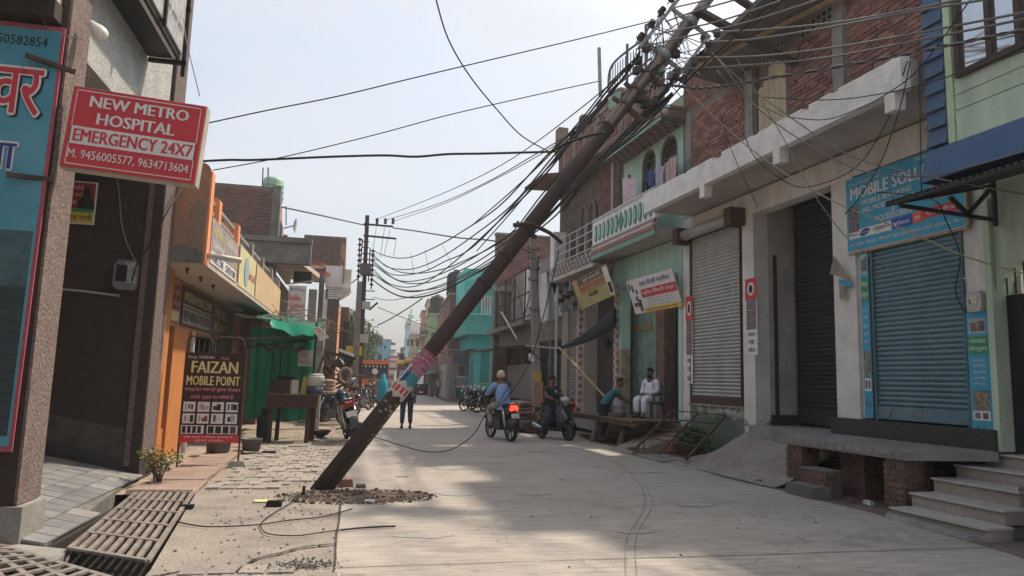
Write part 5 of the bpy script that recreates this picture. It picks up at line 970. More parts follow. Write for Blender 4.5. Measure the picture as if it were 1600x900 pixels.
for px in (410, 419): p, q = P(px, 292, Y=25.2), P(px+(1 if px < 415 else 0), 262, Y=25.2); b = MB(); b.bar(p, q, .05 if px > 415 else .035); part('rebar', b, CONC if px > 415 else RUST, B5)
for px in (440, 447): b = MB(); b.bar(P(px, 352, Y=27.5), P(px, 322, Y=27.5), .035); part('rebar', b, RUST, B5)
pbox(B5, 'roof_pillar', CONCD, xc+.05-.3, xc+.05, 27.5, 28.1, 5.9, 6.75)
p = P(425, 318, Y=26.5); t = thing('water_tank', 'pale green rooftop water tank behind the brick corner column', 'tank', p); part('tank', MB().lathe([(.30, 0), (.36, .05), (.37, .8), (.33, .9), (.12, .98)], p, 16), M('tank_green', (.30, .48, .38), .5), t, True)
for k in range(3): part('rib', MB().lathe([(.375, .2+k*.2), (.385, .22+k*.2), (.375, .24+k*.2)], p, 16), M('tank_rib', (.24, .4, .32), .5), t)
p = P(458, 353, Y=27.5); t = thing('satellite_dish', 'small grey satellite dish on the brick building roof edge', 'dish', p)
b = MB(); 
for k in range(5): r0, r1 = .3*k/5, .3*(k+1)/5
b.lathe([(.02, 0), (.12, .015), (.22, .05), (.30, .10)], p, 16, 'x', cap=False); part('reflector', b, M('dish_grey', (.45, .47, .5), .5), t, True); b = MB(); b.bar(p, p+V((-.35, 0, -.12)), .04); part('mount_arm', b, GREY, t)
for px, py, r_, Y_ in ((503, 416, .42, 33), (508, 430, .55, 35.0)):
    p = P(px, py, Y=Y_); t = thing('round_canopy', ('upper' if py < 420 else 'lower')+' round concrete sunshade with red painted rim', 'canopy', p)
    part('disc', MB().lathe([(r_*.98, 0), (r_, .02), (r_, .10), (r_*.9, .12)], p-V((r_*.6, 0, .05)), 20), CREAM, t); part('red_rim', MB().lathe([(r_+.01, .0), (r_+.015, .13), (r_*.98, .131)], p-V((r_*.6, 0, .03)), 20), M('rim_red', (.34, .08, .07), .8), t)
a0, a1, a2 = P(448, 500, Y=24.4), P(476, 497, Y=24.4), P(478, 447, Y=24.4)
t = thing('shop_sign', 'white torn flex sign with red words bile Center', 'sign', a0); B = Board(t, a0, UX, Z, a1.x-a0.x, a2.z-a0.z, M('dirty_white_flex', (.55, .54, .52), .8, (.4, .38, .36), 4, .7), .03)
B.t('bile', .05, .72, .56, .74, M('print_red2', (.55, .07, .07), .7), .03); B.t('Center', .12, .95, .36, .50, M('print_red2', (0, 0, 0)), .03); B.t('रिपेयरिंग सेन्टर', .05, .9, .82, .93, NAVY, .0); B.t('सभी कम्पनी', .05, .8, .24, .3, INK, .0); B.t('उपलब्ध है', .05, .7, .16, .21, INK, .0)
b = MB(); b.box(P(480, 500, Y=25.5).x, P(493, 500, Y=25.5).x, 25.4, 25.5, P(480, 505, Y=25.5).z-.3, P(480, 452, Y=25.5).z); one('blank_board', b, CONC, 'blank grey board right of the bile Center sign', 'board')
pbox(B5, 'column', CONCD, P(495, 500, Y=30).x, P(503, 500, Y=30).x, 30, 30.3, 0, 5.7)
t = thing('shutter_box', 'dark open shutter box under the concrete canopy', 'box', P(455, 440, Y=27)); a0, a1 = P(458, 440, Y=27), P(487, 425, Y=27)
pbox(t, 'box', BLACK, a0.x, a1.x, 27, 27.4, a0.z, a1.z); b = MB(); b.bar(P(455, 443, Y=26.9), P(490, 439, Y=26.9), .05); part('edge_rail', b, CREAM, t)
# ---------------------------------------------------------------- white balcony house on the left
B6 = thing('white_balcony_house', 'tall house with white rounded balcony and sooty brick parapet near the lattice pole', 'building', (-2, 38, 0)); Y6 = 36
x = lambda px, y=Y6: P(px, 450, Y=y).x
zz = lambda py, px=500, y=Y6: P(px, py, Y=y).z
pbox(B6, 'parapet', MORT, x(470), x(537)-.03, Y6+.02, Y6+.4, zz(440), zz(368))
bricks(B6, (x(476), Y6+.02, zz(428)), UX, x(537)-x(476)-.03, zz(369)-zz(428), BRD, bw=.28, bh=.11, gap=.02, limit=260)
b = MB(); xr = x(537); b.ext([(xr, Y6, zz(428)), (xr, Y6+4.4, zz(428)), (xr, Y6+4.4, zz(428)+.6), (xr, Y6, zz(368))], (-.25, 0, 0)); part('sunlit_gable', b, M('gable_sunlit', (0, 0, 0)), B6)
pbox(B6, 'balcony', WHITE, x(508), x(534), Y6-.2, Y6+2, zz(448), zz(415)); b = MB()
for k in range(5): r_ = k/5; b.box(x(508)+.05, x(534)+.35-.12*k, Y6-.1, Y6+2.6-.3*k, zz(448)-.12*k-.1, zz(448)-.12*k-.001)
part('balcony_moulding', b, WHITE, B6, stuff=True); pbox(B6, 'balcony_return', WHITE, x(534)+.001, x(548), Y6+.3, Y6+3.0, zz(446), zz(417))
pbox(B6, 'pillar', WHITE, x(503), x(513), Y6-.1, Y6+.3, 0, zz(452))
pbox(B6, 'wall', BRD[1], x(513), x(531), Y6, Y6+.2, 0, zz(455)-.2); pbox(B6, 'shutter_panel', M('brown_shutter', (.14, .10, .085), .8, (.09, .07, .06), 3, stretch=(1, 1, 6)), x(515), x(530), Y6-.04, Y6-.001, 2.2, zz(460)-.1)
b = MB(); b.ext([(x(531), Y6+.01, .2), (x(531), Y6+5, .2), (x(531), Y6+5, 5.2), (x(531), Y6+.01, 5.2)], (-.1, 0, 0)); part('street_wall', b, M('sunlit_orange_wall', (.55, .27, .15), .9, (.4, .2, .13), 3), B6)
pbox(B6, 'side_block', BRD[0], x(531), x(546), Y6+5, Y6+9, 2.8, 5.4); pbox(B6, 'dark_shutter', BLACK, x(538), x(548), Y6+4.8, Y6+4.99, 2.6, 4.6)
pbox(B6, 'back_wall', MORT, -7, -6.8, Y6, Y6+10, 0, 8)
# ---------------------------------------------------------------- green tarpaulin stall
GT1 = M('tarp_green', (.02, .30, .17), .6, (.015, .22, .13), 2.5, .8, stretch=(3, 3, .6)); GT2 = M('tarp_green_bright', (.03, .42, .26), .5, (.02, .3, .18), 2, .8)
t = thing('tarpaulin_stall', 'market stall walled and roofed with green tarpaulin', 'stall', (-2, 19.5, 0))
a0, a1, a2 = P(383, 656, Y=19.2), P(490, 650, Y=19.2), P(388, 535, Y=19.2)
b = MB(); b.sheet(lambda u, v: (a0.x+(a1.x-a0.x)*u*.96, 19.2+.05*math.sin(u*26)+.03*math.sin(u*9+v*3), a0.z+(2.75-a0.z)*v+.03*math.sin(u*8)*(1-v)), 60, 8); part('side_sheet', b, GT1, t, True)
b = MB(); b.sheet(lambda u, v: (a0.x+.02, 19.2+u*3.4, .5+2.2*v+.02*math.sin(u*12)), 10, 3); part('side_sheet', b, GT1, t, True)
b = MB(); p0, p1, p2, p3 = P(357, 488, Y=18.6), P(500, 512, Y=18.6), P(512, 528, Y=18.4), P(385, 520, Y=18.4)
def aw(u, v):
    p = p0.lerp(p1, u).lerp(P(515, 532, Y=21.5) if False else (p0.lerp(p1, u)+V((0, 3.2, .35))), v); return p+V((0, 0, -.10*math.sin(u*math.pi)*math.sin(v*math.pi)+.02*math.sin(u*14+v*7)))
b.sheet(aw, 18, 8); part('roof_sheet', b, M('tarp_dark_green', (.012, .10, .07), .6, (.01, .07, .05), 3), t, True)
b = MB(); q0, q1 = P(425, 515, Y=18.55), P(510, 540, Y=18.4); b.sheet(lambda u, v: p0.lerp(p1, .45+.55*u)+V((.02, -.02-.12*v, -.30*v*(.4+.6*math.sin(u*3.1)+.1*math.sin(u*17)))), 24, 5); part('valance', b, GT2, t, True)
b = MB(); c = P(488, 512, Y=18.4); b.ext([c, P(499, 511, Y=18.3), P(514, 527, Y=18.2), P(500, 533, Y=18.25)], (0, -.02, -.005)); part('white_flap', b, M('flap_white', (.62, .56, .48), .8, (.45, .4, .34), 5), t)
for px, yb in ((384, 690), (493, 660)): p = P(px, 535, Y=18.7); b = MB(); b.tube([(p.x, 18.7, 0), (p.x, 18.7, 2.9)], .03, 6); part('post', b, BLK, t)
for p_, q_ in ((P(372, 545, Y=18.7), P(500, 527, Y=18.6)), (P(400, 538, Y=18.7), P(480, 533, Y=18.6)), (P(372, 530, Y=19.1), P(470, 525, Y=19.1))): b = MB(); b.tube([p_, q_], .025, 6); part('cross_pole', b, BLK if p_.y < 19 else CONC, t)
b = MB(); b.bar(P(490, 600, Y=18.8), P(510, 545, Y=18.8), .06); part('brace', b, WOOD, t)
t = thing('brushwood_heap', 'heap of dry sticks piled on the green tarpaulin roof', 'brushwood', P(470, 505, Y=20)); rr = random.Random(5)
for k in range(70):
    p = P(rr.uniform(400, 525), rr.uniform(495, 525), Y=rr.uniform(19, 22)); p.z = max(p.z, 2.75+rr.random()*.4); d = V((rr.uniform(-1, 1), rr.uniform(-.5, .5), rr.uniform(-.25, .35))).normalized()*rr.uniform(.3, .8); b = MB(); b.tube([p, p+d*.5+V((0, 0, .05)), p+d], [.012, .01, .006], 4); part('stick', b, WOOD if k % 3 else M('dry_stick', (.30, .23, .17), .9), t)
# stuff under the heap: white-washed post with rags
b = MB(); x0 = P(490, 580, Y=22.5).x; b.box(x0, x0+.24, 22.5, 22.8, 0, 3.3); one('rag_pillar', b, M('dirty_cloth_white', (.42, .38, .35), .95, (.2, .17, .15), 5, .9), 'pale dirty pillar at the right end of the green stall', 'pillar')
# street food cart
t = thing('food_cart', 'dark wooden street food cart with tin canopy on thin posts', 'cart', (-1.4, 18.1, 0)); xl, xr = P(417, 620, Y=17.9).x, P(496, 620, Y=17.9).x
WDK = M('cart_wood', (.07, .035, .028), .75, (.04, .022, .018), 4)
pbox(t, 'box', WDK, xl, xr, 17.85, 18.6, .80, 1.10); pbox(t, 'table_top', WOOD, xl-.04, xr+.06, 17.8, 18.65, 1.101, 1.13)
for x0, y0 in ((xl+.1, 17.95), (xl+.22, 18.5), (xr-.2, 17.95), (xr-.1, 18.5)): b = MB(); b.hexa([(x0-.05, y0-.04, 0), (x0+.05, y0-.04, 0), (x0+.05, y0+.04, 0), (x0-.05, y0+.04, 0), (x0-.03, y0-.04, .8), (x0+.06, y0-.04, .8), (x0+.06, y0+.04, .8), (x0-.03, y0+.04, .8)]); part('leg', b, WDK, t)
for x0 in (): o = part('wheel', MB().lathe([(.27, -.02), (.3, -.02), (.3, .02), (.27, .02)], (x0, 18.5, .3), 20, 'y', cap=False), RUBBER, t)
pb = [P(x_, 600, Y=18.0).x for x_ in (423, 433, 488)]
for x0 in pb: b = MB(); b.bar((x0, 18.0 if x0 != pb[1] else 18.5, 1.13), (x0, 18.0 if x0 != pb[1] else 18.5, 2.2), .025); part('post', b, BLACK, t)
c0, c1 = P(409, 549, Y=18.0), P(480, 546, Y=18.0); b = MB(); b.sheet(lambda u, v: (c0.x+(c1.x-c0.x)*u, 17.7+v*1.0, 2.2+.07*math.sin(u*3.14)+.02*math.sin(u*23+v*4)), 14, 5); part('canopy', b, BLK, t); b = MB(); b.sheet(lambda u, v: (c0.x+.1+(c1.x-c0.x-.2)*u, 17.7, 2.2+.06*math.sin(u*3.1)-.14*v*(.6+.4*math.sin(u*17))), 20, 2); part('canopy_fringe', b, BLK, t)
s0, s1 = P(465, 572, Y=17.9), P(489, 548, Y=17.9); t2 = thing('cart_placard', 'small beige hand-painted placard hung on the food cart', 'placard', s0); B = Board(t2, s0, UX, Z, s1.x-s0.x, s1.z-s0.z, M('placard_beige', (.36, .32, .26), .8, (.26, .23, .2), 6), .02); B.t('CAFE', .2, .7, .55, .85, M('faded_ink', (.14, .12, .11)), .01); B.t('PAKODA', .12, .9, .12, .42, M('faded_ink', (0, 0, 0)), .01)
p = P(492, 613, Y=18.1); p.z = 1.13; t = thing('water_cooler', 'round white and navy insulated water cooler on the food cart', 'water cooler', p); part('lower_body', MB().lathe([(.19, 0), (.2, .01), (.2, .2)], p, 18), M('cooler_navy', (.06, .06, .12), .5), t, True); part('upper_body', MB().lathe([(.205, .2), (.205, .42), (.2, .44)], p, 18), M('cooler_white', (.52, .52, .48), .5), t, True); part('lid', MB().lathe([(.19, .44), (.18, .48), (.05, .5)], p, 18), M('cooler_lid', (.4, .4, .38), .5), t, True)
p = P(475, 613, Y=18.2); p.z = 1.13; one('yellow_packet', MB().hexa([p+V(q) for q in ((-.09, 0, 0), (.06, 0, 0), (.06, .1, 0), (-.09, .1, 0), (-.03, .0, .42), (.06, 0, .40), (.05, .1, .4), (-.03, .1, .42))]), M('packet_yellow', (.6, .5, .12), .5), 'yellow packet leaning beside the water cooler on the cart', 'packet')
p = P(445, 612, Y=18.2); p.z = 1.13; t = thing('stove_box', 'dark glass-sided snack box with black pan on the food cart', 'snack box', p); pbox(t, 'case', G('smoky', (.03, .03, .03)), p.x-.3, p.x+.32, 18.05, 18.5, 1.13, 1.46); part('pan', MB().lathe([(.05, 0), (.2, .03), (.3, .10), (.28, .105), (.18, .05)], (p.x+.02, 18.25, 1.46), 16), BLACK, t, True)
p = P(412, 683, Y=18.3); t = thing('gas_cylinder', 'black gas cylinder standing under the cart beside the green sheet', 'gas cylinder', (p.x, 18.3, 0)); part('body', MB().lathe([(.12, 0), (.14, .02), (.15, .06), (.175, .12), (.18, .5), (.15, .6), (.05, .66)], (p.x, 18.3, 0), 18), BLK, t, True); part('collar', MB().lathe([(.09, .64), (.095, .76), (.085, .76), (.08, .65)], (p.x, 18.3, 0), 14, cap=False), BLK, t)
p = P(500, 683, Z=0); t = thing('iron_pan', 'round black iron pan lying on the dirt in front of the motorcycles', 'pan', p); part('bowl', MB().lathe([(.08, .01), (.2, .07), (.27, .17), (.285, .175), (.27, .16), (.19, .06), (.06, .03)], p, 20), BLACK, t, True); part('rim', MB().lathe([(.275, .168), (.295, .172), (.295, .182), (.275, .182)], p, 20, cap=False), M('pan_rim_red', (.2, .03, .03), .6), t)
# sacks and baskets of the roadside trader
def sack(px, py, w, h, lab, mat, Y_=25, name='sack', cat='sack'):
    p = P(px, py, Y=Y_); p.z = max(p.z, 0); b = MB(); b.ell(p+Z*h/2, w/2, w/2.6, h/2, 12, 8); o = one(name, b, mat, lab, cat, smooth=True, loc=p); return o
SK = M('sack_beige', (.36, .30, .24), .95, (.2, .16, .13), 9, .9, .5, stretch=(1, 1, 4))
t = thing('sack_pile', 'stack of ribbed beige sacks behind the parked motorcycles', 'sack pile', P(515, 620, Y=25))
for k in range(4): p = P(514+R.uniform(-1, 1), 612-k*5.4, Y=25); b = MB(); b.ell(p, .21, .2, .075, 14, 6); part('sack', b, SK, t, True)
0 and sack(515, 588, .5, .3, 'bundle of beige cane coils on top of the sack pile', SK, name='cane_bundle', cat='cane bundle')
for k, (px, py, r_) in enumerate(((540, 586, .2),)):
    p = P(px, py, Y=25.5+k*.3); b = MB(); b.tube([p+V((r_*math.cos(a*.42), .05*a/15, r_*1.25*math.sin(a*.42))) for a in range(16)], .05, 6); one('cane_hoop', b, M('cane', (.34, .27, .21), .9, (.2, .15, .12), 8), ['large upright', 'smaller upper', 'small rear'][k]+' hoop of bundled cane at the roadside trader', 'cane hoop')
t = thing('broom_bundle', 'dark bundles of brooms and firewood stacked against the trader hut', 'firewood', P(545, 590, Y=27)); rr = random.Random(8)
for k in range(60): p = P(rr.uniform(508, 553), rr.uniform(560, 612), Y=rr.uniform(26.2, 28)); p.z = max(.1, p.z); d = V((rr.uniform(-.6, .6), rr.uniform(-.3, .3), rr.uniform(-.6, 1))).normalized()*rr.uniform(.25, .6); b = MB(); b.tube([p, p+d], rr.uniform(.02, .06), 5); part('stick', b, WOOD if k % 2 else M('bark', (.10, .07, .055), .95), t)
a0, a1 = P(500, 548, Y=26), P(556, 556, Y=26); b = MB(); b.hexa([(a0.x, 26, a0.z), (a1.x, 26, a1.z-.1), (a1.x, 29, a1.z-.1), (a0.x, 29, a0.z), (a0.x, 26, a0.z+.05), (a1.x, 26, a1.z-.05), (a1.x, 29, a1.z-.05), (a0.x, 29, a0.z+.05)]); one('trader_roof', b, BLK, 'low dark sheet roof over the roadside trader', 'roof')
b = MB(); b.hexa([P(528, 548, Y=25.9), P(553, 558, Y=25.9), P(553, 558, Y=26), P(528, 548, Y=26), P(527, 543, Y=25.9), P(553, 553, Y=25.9), P(553, 553, Y=26), P(527, 543, Y=26)]); one('white_board', b, WHITE, 'slanted white board on the edge of the trader roof', 'board')
a0, a1 = P(540, 555, Y=34), P(566, 541, Y=34); t = thing('yellow_sign', 'small yellow signboard behind the concrete pole', 'sign', a0); Board(t, a0, UX, Z, a1.x-a0.x, a1.z-a0.z, M('yellow_paint', (.75, .50, .03), .6), .05)
b = MB(); p = P(520, 612, Y=24.4); b.box(p.x-.5, p.x+.5, 24.2, 25, p.z-.06, p.z); one('trader_bench', b, WOODL, 'pale plank bench in front of the sack pile', 'bench')
# ---------------------------------------------------------------- right side beyond the brick house
B7 = thing('grille_balcony_house', 'weathered house with steel grille balcony and dark timber shop below', 'building', (7.6, 31, 0)); X7 = 7.45
zr = lambda py, px=800: P(px, py, X=X7).z
def yx(px, X=X7): return P(px, 500, X=X).y
y0, y1 = 26.2, 37.5
OLDW = M('old_timber', (.085, .065, .055), .95, (.05, .04, .035), 4, .8, stretch=(1, 1, 4))
pbox(B7, 'shop_front', M('dark_shop2', (.05, .042, .038), .9), X7+.5, X7+.7, y0, y1, 0, 3.2); pbox(B7, 'wall_band', CONCD, X7, X7+.4, y0, y1, 3.2, 4.2)
pbox(B7, 'upper_wall', M('grey_render', (.24, .22, .21), .95, (.16, .14, .13), 2.5), X7+.6, X7+.8, y0, y1, 4.2, 7.0)
for k, px in enumerate((862, 840, 818, 795, 775)): y = yx(px); pbox(B7, 'post', OLDW if k % 2 else CONCD, X7-.02, X7+.16, y, y+.2, 0, 3.2)
for k in range(2): y = yx(855-k*40); pbox(B7, 'door', [M('door_teal', (.03, .14, .13), .7), OLDW][k], X7+.42, X7+.49, y, y+1.4, .3, 2.6)
pbox(B7, 'white_column', WHITE, X7-.02, X7+.2, yx(824), yx(818), 4.2, 6.6); pbox(B7, 'balcony_floor', CONCD, X7-.5, X7+.6, yx(835), yx(775), 4.0, 4.2)
pbox(B7, 'party_wall', MORT, X7+.3, 13, y0, y0+.2, 0, 7.0); pbox(B7, 'back_wall', MORT, 12.8, 13, y0, y1, 0, 7.0)
g = thing('balcony_grille', 'black steel grille frame with crossed braces on the old balcony', 'grille', (X7-.45, 32, 4.2))
ya, yb_ = yx(838, X7-.45), yx(776, X7-.45)
for k in range(5): y = ya+(yb_-ya)*k/4; b = MB(); b.bar((X7-.45, y, 4.2), (X7-.45, y, 6.4), .06); part('upright', b, BLK, g)
for z in (4.3, 5.3, 6.4): b = MB(); b.bar((X7-.45, ya, z), (X7-.45, yb_, z), .05); part('cross_rail', b, BLK, g)
for k in range(4): ys0, ys1 = ya+(yb_-ya)*k/4, ya+(yb_-ya)*(k+1)/4; b = MB(); b.bar((X7-.46, ys0, 4.25 if k % 2 else 6.35), (X7-.46, ys1, 6.35 if k % 2 else 4.25), .035); part('brace', b, RUST, g)
t = thing('brick_upper_house', 'bare red-brick house end wall rising behind the concrete pole', 'building', (9, 38, 0)); xa, xb = P(775, 400, Y=37.6).x, 12.5; z0, z1 = P(800, 425, Y=37.6).z-1, P(830, 370, Y=37.6).z
pbox(t, 'wall', MORT, xa, xb, 37.62, 38, 0, z1); bricks(t, (xa, 37.62, z0), UX, 3.6, z1-z0, [BR[0], BR[1]], bw=.3, bh=.12, gap=.02, limit=300); pbox(t, 'coping', CONC, xa-.05, xb, 37.5, 38.05, z1, z1+.1)
pbox(t, 'roof_band', CONC, xa-.3, xb, 37.3, 37.6, z0-.1, z0+.2)
b = MB(); p0 = P(765, 533, Y=33); b.hexa([(5.9, 31, 2.95), (7.5, 31, 3.15), (7.5, 37, 3.15), (5.9, 37, 2.95), (5.9, 31, 3.0), (7.5, 31, 3.2), (7.5, 37, 3.2), (5.9, 37, 3.0)]); one('tin_roof', b, M('tin_dark', (.09, .08, .075), .8, (.06, .05, .045), 4), 'dark tin sheet roof jutting over the street before the old timber shop', 'roof')
b = MB(); b.tube([P(783, 487, Y=28), P(808, 530, Y=28)], .035, 6); one('leaning_pipe', b, WHITE, 'pale slanted tube light hanging under the old balcony', 'pipe')
pbox(B7, 'grey_door_panel', M('grey_panel', (.16, .16, .155), .8, (.12, .12, .115), 2), X7-.25, X7-.2, yx(836, X7-.25), yx(795, X7-.25), .8, 2.3)
# pile of red stone slabs beside the rider
t = thing('stone_slab_pile', 'pile of reddish stone slabs by the concrete pole behind the rider', 'stone pile', P(820, 675, Z=0)); rr = random.Random(2)
for k in range(10): p = P(818+rr.uniform(-6, 8), 676, Z=0); z = .05+k*.09; b = MB(); w, d = .75-.03*k, .7; x0, y0_ = p.x-.2+rr.uniform(-.1, .1), p.y-.2+rr.uniform(-.1, .2); b.hexa([(x0, y0_, z), (x0+w, y0_+.1, z+.03), (x0+w, y0_+d+1, z+.03), (x0, y0_+d+1, z), (x0+.03, y0_, z+.07), (x0+w, y0_+.1, z+.09), (x0+w, y0_+d+1, z+.09), (x0, y0_+d+1, z+.07)]); part('slab', b, SAND[k % 2] if k else BR[1], t)
# concrete electricity pole on the right
t = thing('concrete_pole', 'square concrete electricity pole with chipped yellow band by the parked scooter', 'pole', P(838, 665, Z=0)); p0, p1 = P(840, 662, Z=0), None; p1 = P(832, 371, Y=p0.y+.1)
b = MB(); s0, s1 = .15, .10; b.hexa([p0+V(q) for q in ((-s0, -s0, 0), (s0, -s0, 0), (s0, s0, 0), (-s0, s0, 0))]+[p1+V(q) for q in ((-s1, -s1, 0), (s1, -s1, 0), (s1, s1, 0), (-s1, s1, 0))]); part('shaft', b, M('pole_concrete', (.27, .245, .225), .9, (.17, .155, .14), 3, .8, .3), t)
pt = lambda f: p0.lerp(p1, f)
for f0, f1, m in ((.02, .22, M('worn_poster', (.38, .2, .13), .9, (.2, .13, .1), 14, .9)), (.22, .27, M('yellow_band', (.5, .33, .04), .8, (.3, .2, .05), 9))): c0, c1 = pt(f0), pt(f1); b = MB(); b.box(c0.x-.152, c0.x+.152, c0.y-.157, c0.y-.151, c0.z, c1.z); part('band', b, m, t)
for f in (.60, .76, .82, .88, .93): c = pt(f); b = MB(); b.bar(c+V((-.22, -.12, 0)), c+V((.22, -.12, 0)), .05, .03); o = part('bracket', b, RUST, t); [part('insulator', MB().lathe([(.03, 0), (.04, .03), (.03, .08)], c+V((sx_, -.12, .02)), 8), BLK, o) for sx_ in (-.2, .2)]
b = MB(); c = pt(.35); b.hexa([c+V(q) for q in ((-.3, -.2, -.15), (-.12, -.2, -.2), (-.12, -.15, -.2), (-.3, -.15, -.15), (-.34, -.2, .12), (-.16, -.2, .1), (-.16, -.15, .1), (-.34, -.15, .12))]); one('notice_sheet', b, WHITE, 'small white notice tied to the concrete pole', 'notice')
# torn white flex sheet hanging by the pole
b = MB(); q = [P(841, 430, Y=25.2), P(857, 424, Y=25.2), P(878, 494, Y=25.0), P(846, 506, Y=25.0)]
b.sheet(lambda u, v: q[0].lerp(q[1], u).lerp(q[3].lerp(q[2], u), v)+V((0, .12*math.sin(u*7+v*3), .06*math.sin(u*9)*v)), 12, 12); one('torn_flex_sheet', b, M('torn_white', (.60, .60, .60), .7, (.48, .46, .44), 5), 'torn white flex sheet hanging off the balcony beside the concrete pole', 'flex sheet', smooth=True)
b = MB(); q2 = [P(846, 428, Y=25.6), P(872, 418, Y=25.6), P(880, 480, Y=25.6), P(866, 490, Y=25.6)]; b.sheet(lambda u, v: q2[0].lerp(q2[1], u).lerp(q2[3].lerp(q2[2], u), v)+V((0, .1*math.sin(u*8+v*4), 0)), 8, 8); one('torn_flex_sheet', b, BLK, 'dark torn awning cloth behind the white flex sheet', 'flex sheet', smooth=True)
b = MB(); q3 = [P(826, 445, Y=27.2), P(838, 440, Y=27.2), P(837, 500, Y=27), P(834, 488, Y=27)]; b.sheet(lambda u, v: q3[0].lerp(q3[1], u).lerp(q3[3].lerp(q3[2], u), v)+V((0, .1*math.sin(u*5), 0)), 4, 6); one('torn_flex_sheet', b, M('torn_white', (0, 0, 0)), 'narrow torn white cloth left of the concrete pole', 'flex sheet', smooth=True)
rr = random.Random(11); t = thing('shop_wares', 'jumble of small wares hanging under the brick house balcony', 'wares', RW(*PA(882, 460, a=8.2)))
for k in range(34): p = RW(*PA(rr.uniform(869, 900), rr.uniform(440, 482), a=rr.uniform(8.0, 8.5))); s = rr.uniform(.06, .16); b = MB(); b.hexa([p+V(q_)*s for q_ in ((-1, -.3, -1), (1, -.3, -.7), (1, .3, -.7), (-1, .3, -1), (-.8, -.3, 1), (.7, -.3, .8), (.7, .3, .8), (-.8, .3, 1))]); part('ware', b, rr.choice([BLK, CONC, WHITE, RUST, GREY]), t)
# ---------------------------------------------------------------- far street
def fb(name, lab, Yb, pxa, pxb, pyt, depth, mat, side, zb=0, roof=None, wins=(), fl=2, streetwins=3, wmat=None, bal=None, cat='building'):
    """far building: end wall seen between pxa and pxb, street wall running away on its street side"""
    xa, xb = P(pxa, 560, Y=Yb).x, P(pxb, 560, Y=Yb).x; zt = P((pxa+pxb)/2, pyt, Y=Yb).z; sh = depth*.0575
    t = thing(name, lab, cat, ((xa+xb)/2, Yb, 0)); b = MB(); c = [(xa, Yb), (xb, Yb), (xb+sh, Yb+depth), (xa+sh, Yb+depth)]
    b.hexa([(p[0], p[1], zb) for p in c]+[(p[0], p[1], zt) for p in c]); part('walls', b, mat, t)
    b = MB(); e = .12; b.hexa([(p[0]+dx, p[1]+dy, zt) for p, dx, dy in zip(c, (-e, e, e, -e), (-e, -e, e, e))]+[(p[0]+dx, p[1]+dy, zt+.18) for p, dx, dy in zip(c, (-e, e, e, -e), (-e, -e, e, e))]); part('roof_slab', b, roof or CONC, t)
    wm = wmat or M('far_window', (.05, .055, .06), .4)
    for (a, b_, c_, d) in wins:
        p0, p1 = P(a, d, Y=Yb), P(b_, c_, Y=Yb); g = pbox(t, 'window', wm, p0.x, p1.x, Yb-.05, Yb+.02, p0.z, p1.z); pbox(g, 'sill', CONC, p0.x-.05, p1.x+.05, Yb-.12, Yb, p0.z-.08, p0.z-.001)
    xs = xa if side > 0 else xb
    for f in range(fl):
        for k in range(streetwins):
            y = Yb+depth*(k+.3)/streetwins; w = depth/streetwins*.4; z0 = (1.0 if f == 0 else 3.9+3*(f-1)); h = 1.9 if f == 0 else 1.4
            if z0+h > zt-.3: continue
            xx = xs+(y-Yb)*.0575; b = MB(); b.hexa([(xx-.04, y, z0), (xx+.04, y, z0), (xx+.04+w*.0575, y+w, z0), (xx-.04+w*.0575, y+w, z0), (xx-.04, y, z0+h), (xx+.04, y, z0+h), (xx+.04+w*.0575, y+w, z0+h), (xx-.04+w*.0575, y+w, z0+h)]); part('window', b, wm, t)
        if f and 3.2*f < zt: b = MB(); s = -side*.7; y0_, y1_ = Yb+.2, Yb+depth-.2; x0_, x1_ = (xs+s, xs) if s < 0 else (xs, xs+s); b.hexa([(x0_, y0_, 3.2*f), (x1_, y0_, 3.2*f), (x1_+sh, y1_, 3.2*f), (x0_+sh, y1_, 3.2*f), (x0_, y0_, 3.2*f+.15), (x1_, y0_, 3.2*f+.15), (x1_+sh, y1_, 3.2*f+.15), (x0_+sh, y1_, 3.2*f+.15)]); part('balcony_slab', b, bal or CONC, t)
    return t, xs, zt
TEAL = M('teal_paint', (.07, .31, .30), .8, (.05, .24, .235), 2, .6)
t, xs, zt = fb('teal_house', 'bright teal two-storey house with boxed balcony over the street', 45, 742, 772, 440, 6, TEAL, 1, wins=((751, 765, 535, 598),), fl=1, streetwins=2, wmat=M('teal_door', (.02, .16, .17), .6))
p0, p1 = P(727, 522, Y=44.6), P(768, 494, Y=44.6); o = pbox(t, 'balcony_box', TEAL, p0.x, p1.x, 44.4, 50, p0.z, p1.z); pbox(t, 'balcony_coping', M('teal_light', (.12, .54, .52), .8), p0.x-.08, p1.x, 44.3, 50, p1.z, p1.z+.1); pbox(t, 'lower_box', M('teal_deep', (.03, .26, .26), .8), p0.x+.4, p1.x, 44.7, 50, P(740, 545, Y=44.6).z, p0.z-.001)
pbox(t, 'roof_block', M('teal_light', (0, 0, 0)), P(726, 450, Y=46).x, P(756, 450, Y=46).x, 46, 50, P(740, 470, Y=46).z, P(740, 420, Y=46).z)
for k in range(4): x_ = P(752+k*4.2, 470, Y=44.9).x; pbox(t, 'baluster', M('bal_white', (.5, .48, .5), .8), x_, x_+.1, 44.8, 44.95, P(760, 493, Y=44.9).z, P(760, 462, Y=44.9).z)
_t, _a, _b = fb('brick_annex', 'dark brick upper annex with small dark balusters beside the teal house', 50, 700, 742, 462, 8, BRD[1], 1, fl=1, wins=((716, 722, 470, 480),))
_x0, _x1 = P(700, 560, Y=49.9).x, P(742, 560, Y=49.9).x; pbox(_t, 'lower_front', M('far_beige_front', (.36, .29, .25), .9, (.26, .2, .18), 3), _x0-.02, _x1, 49.86, 49.99, 0, 3.5)
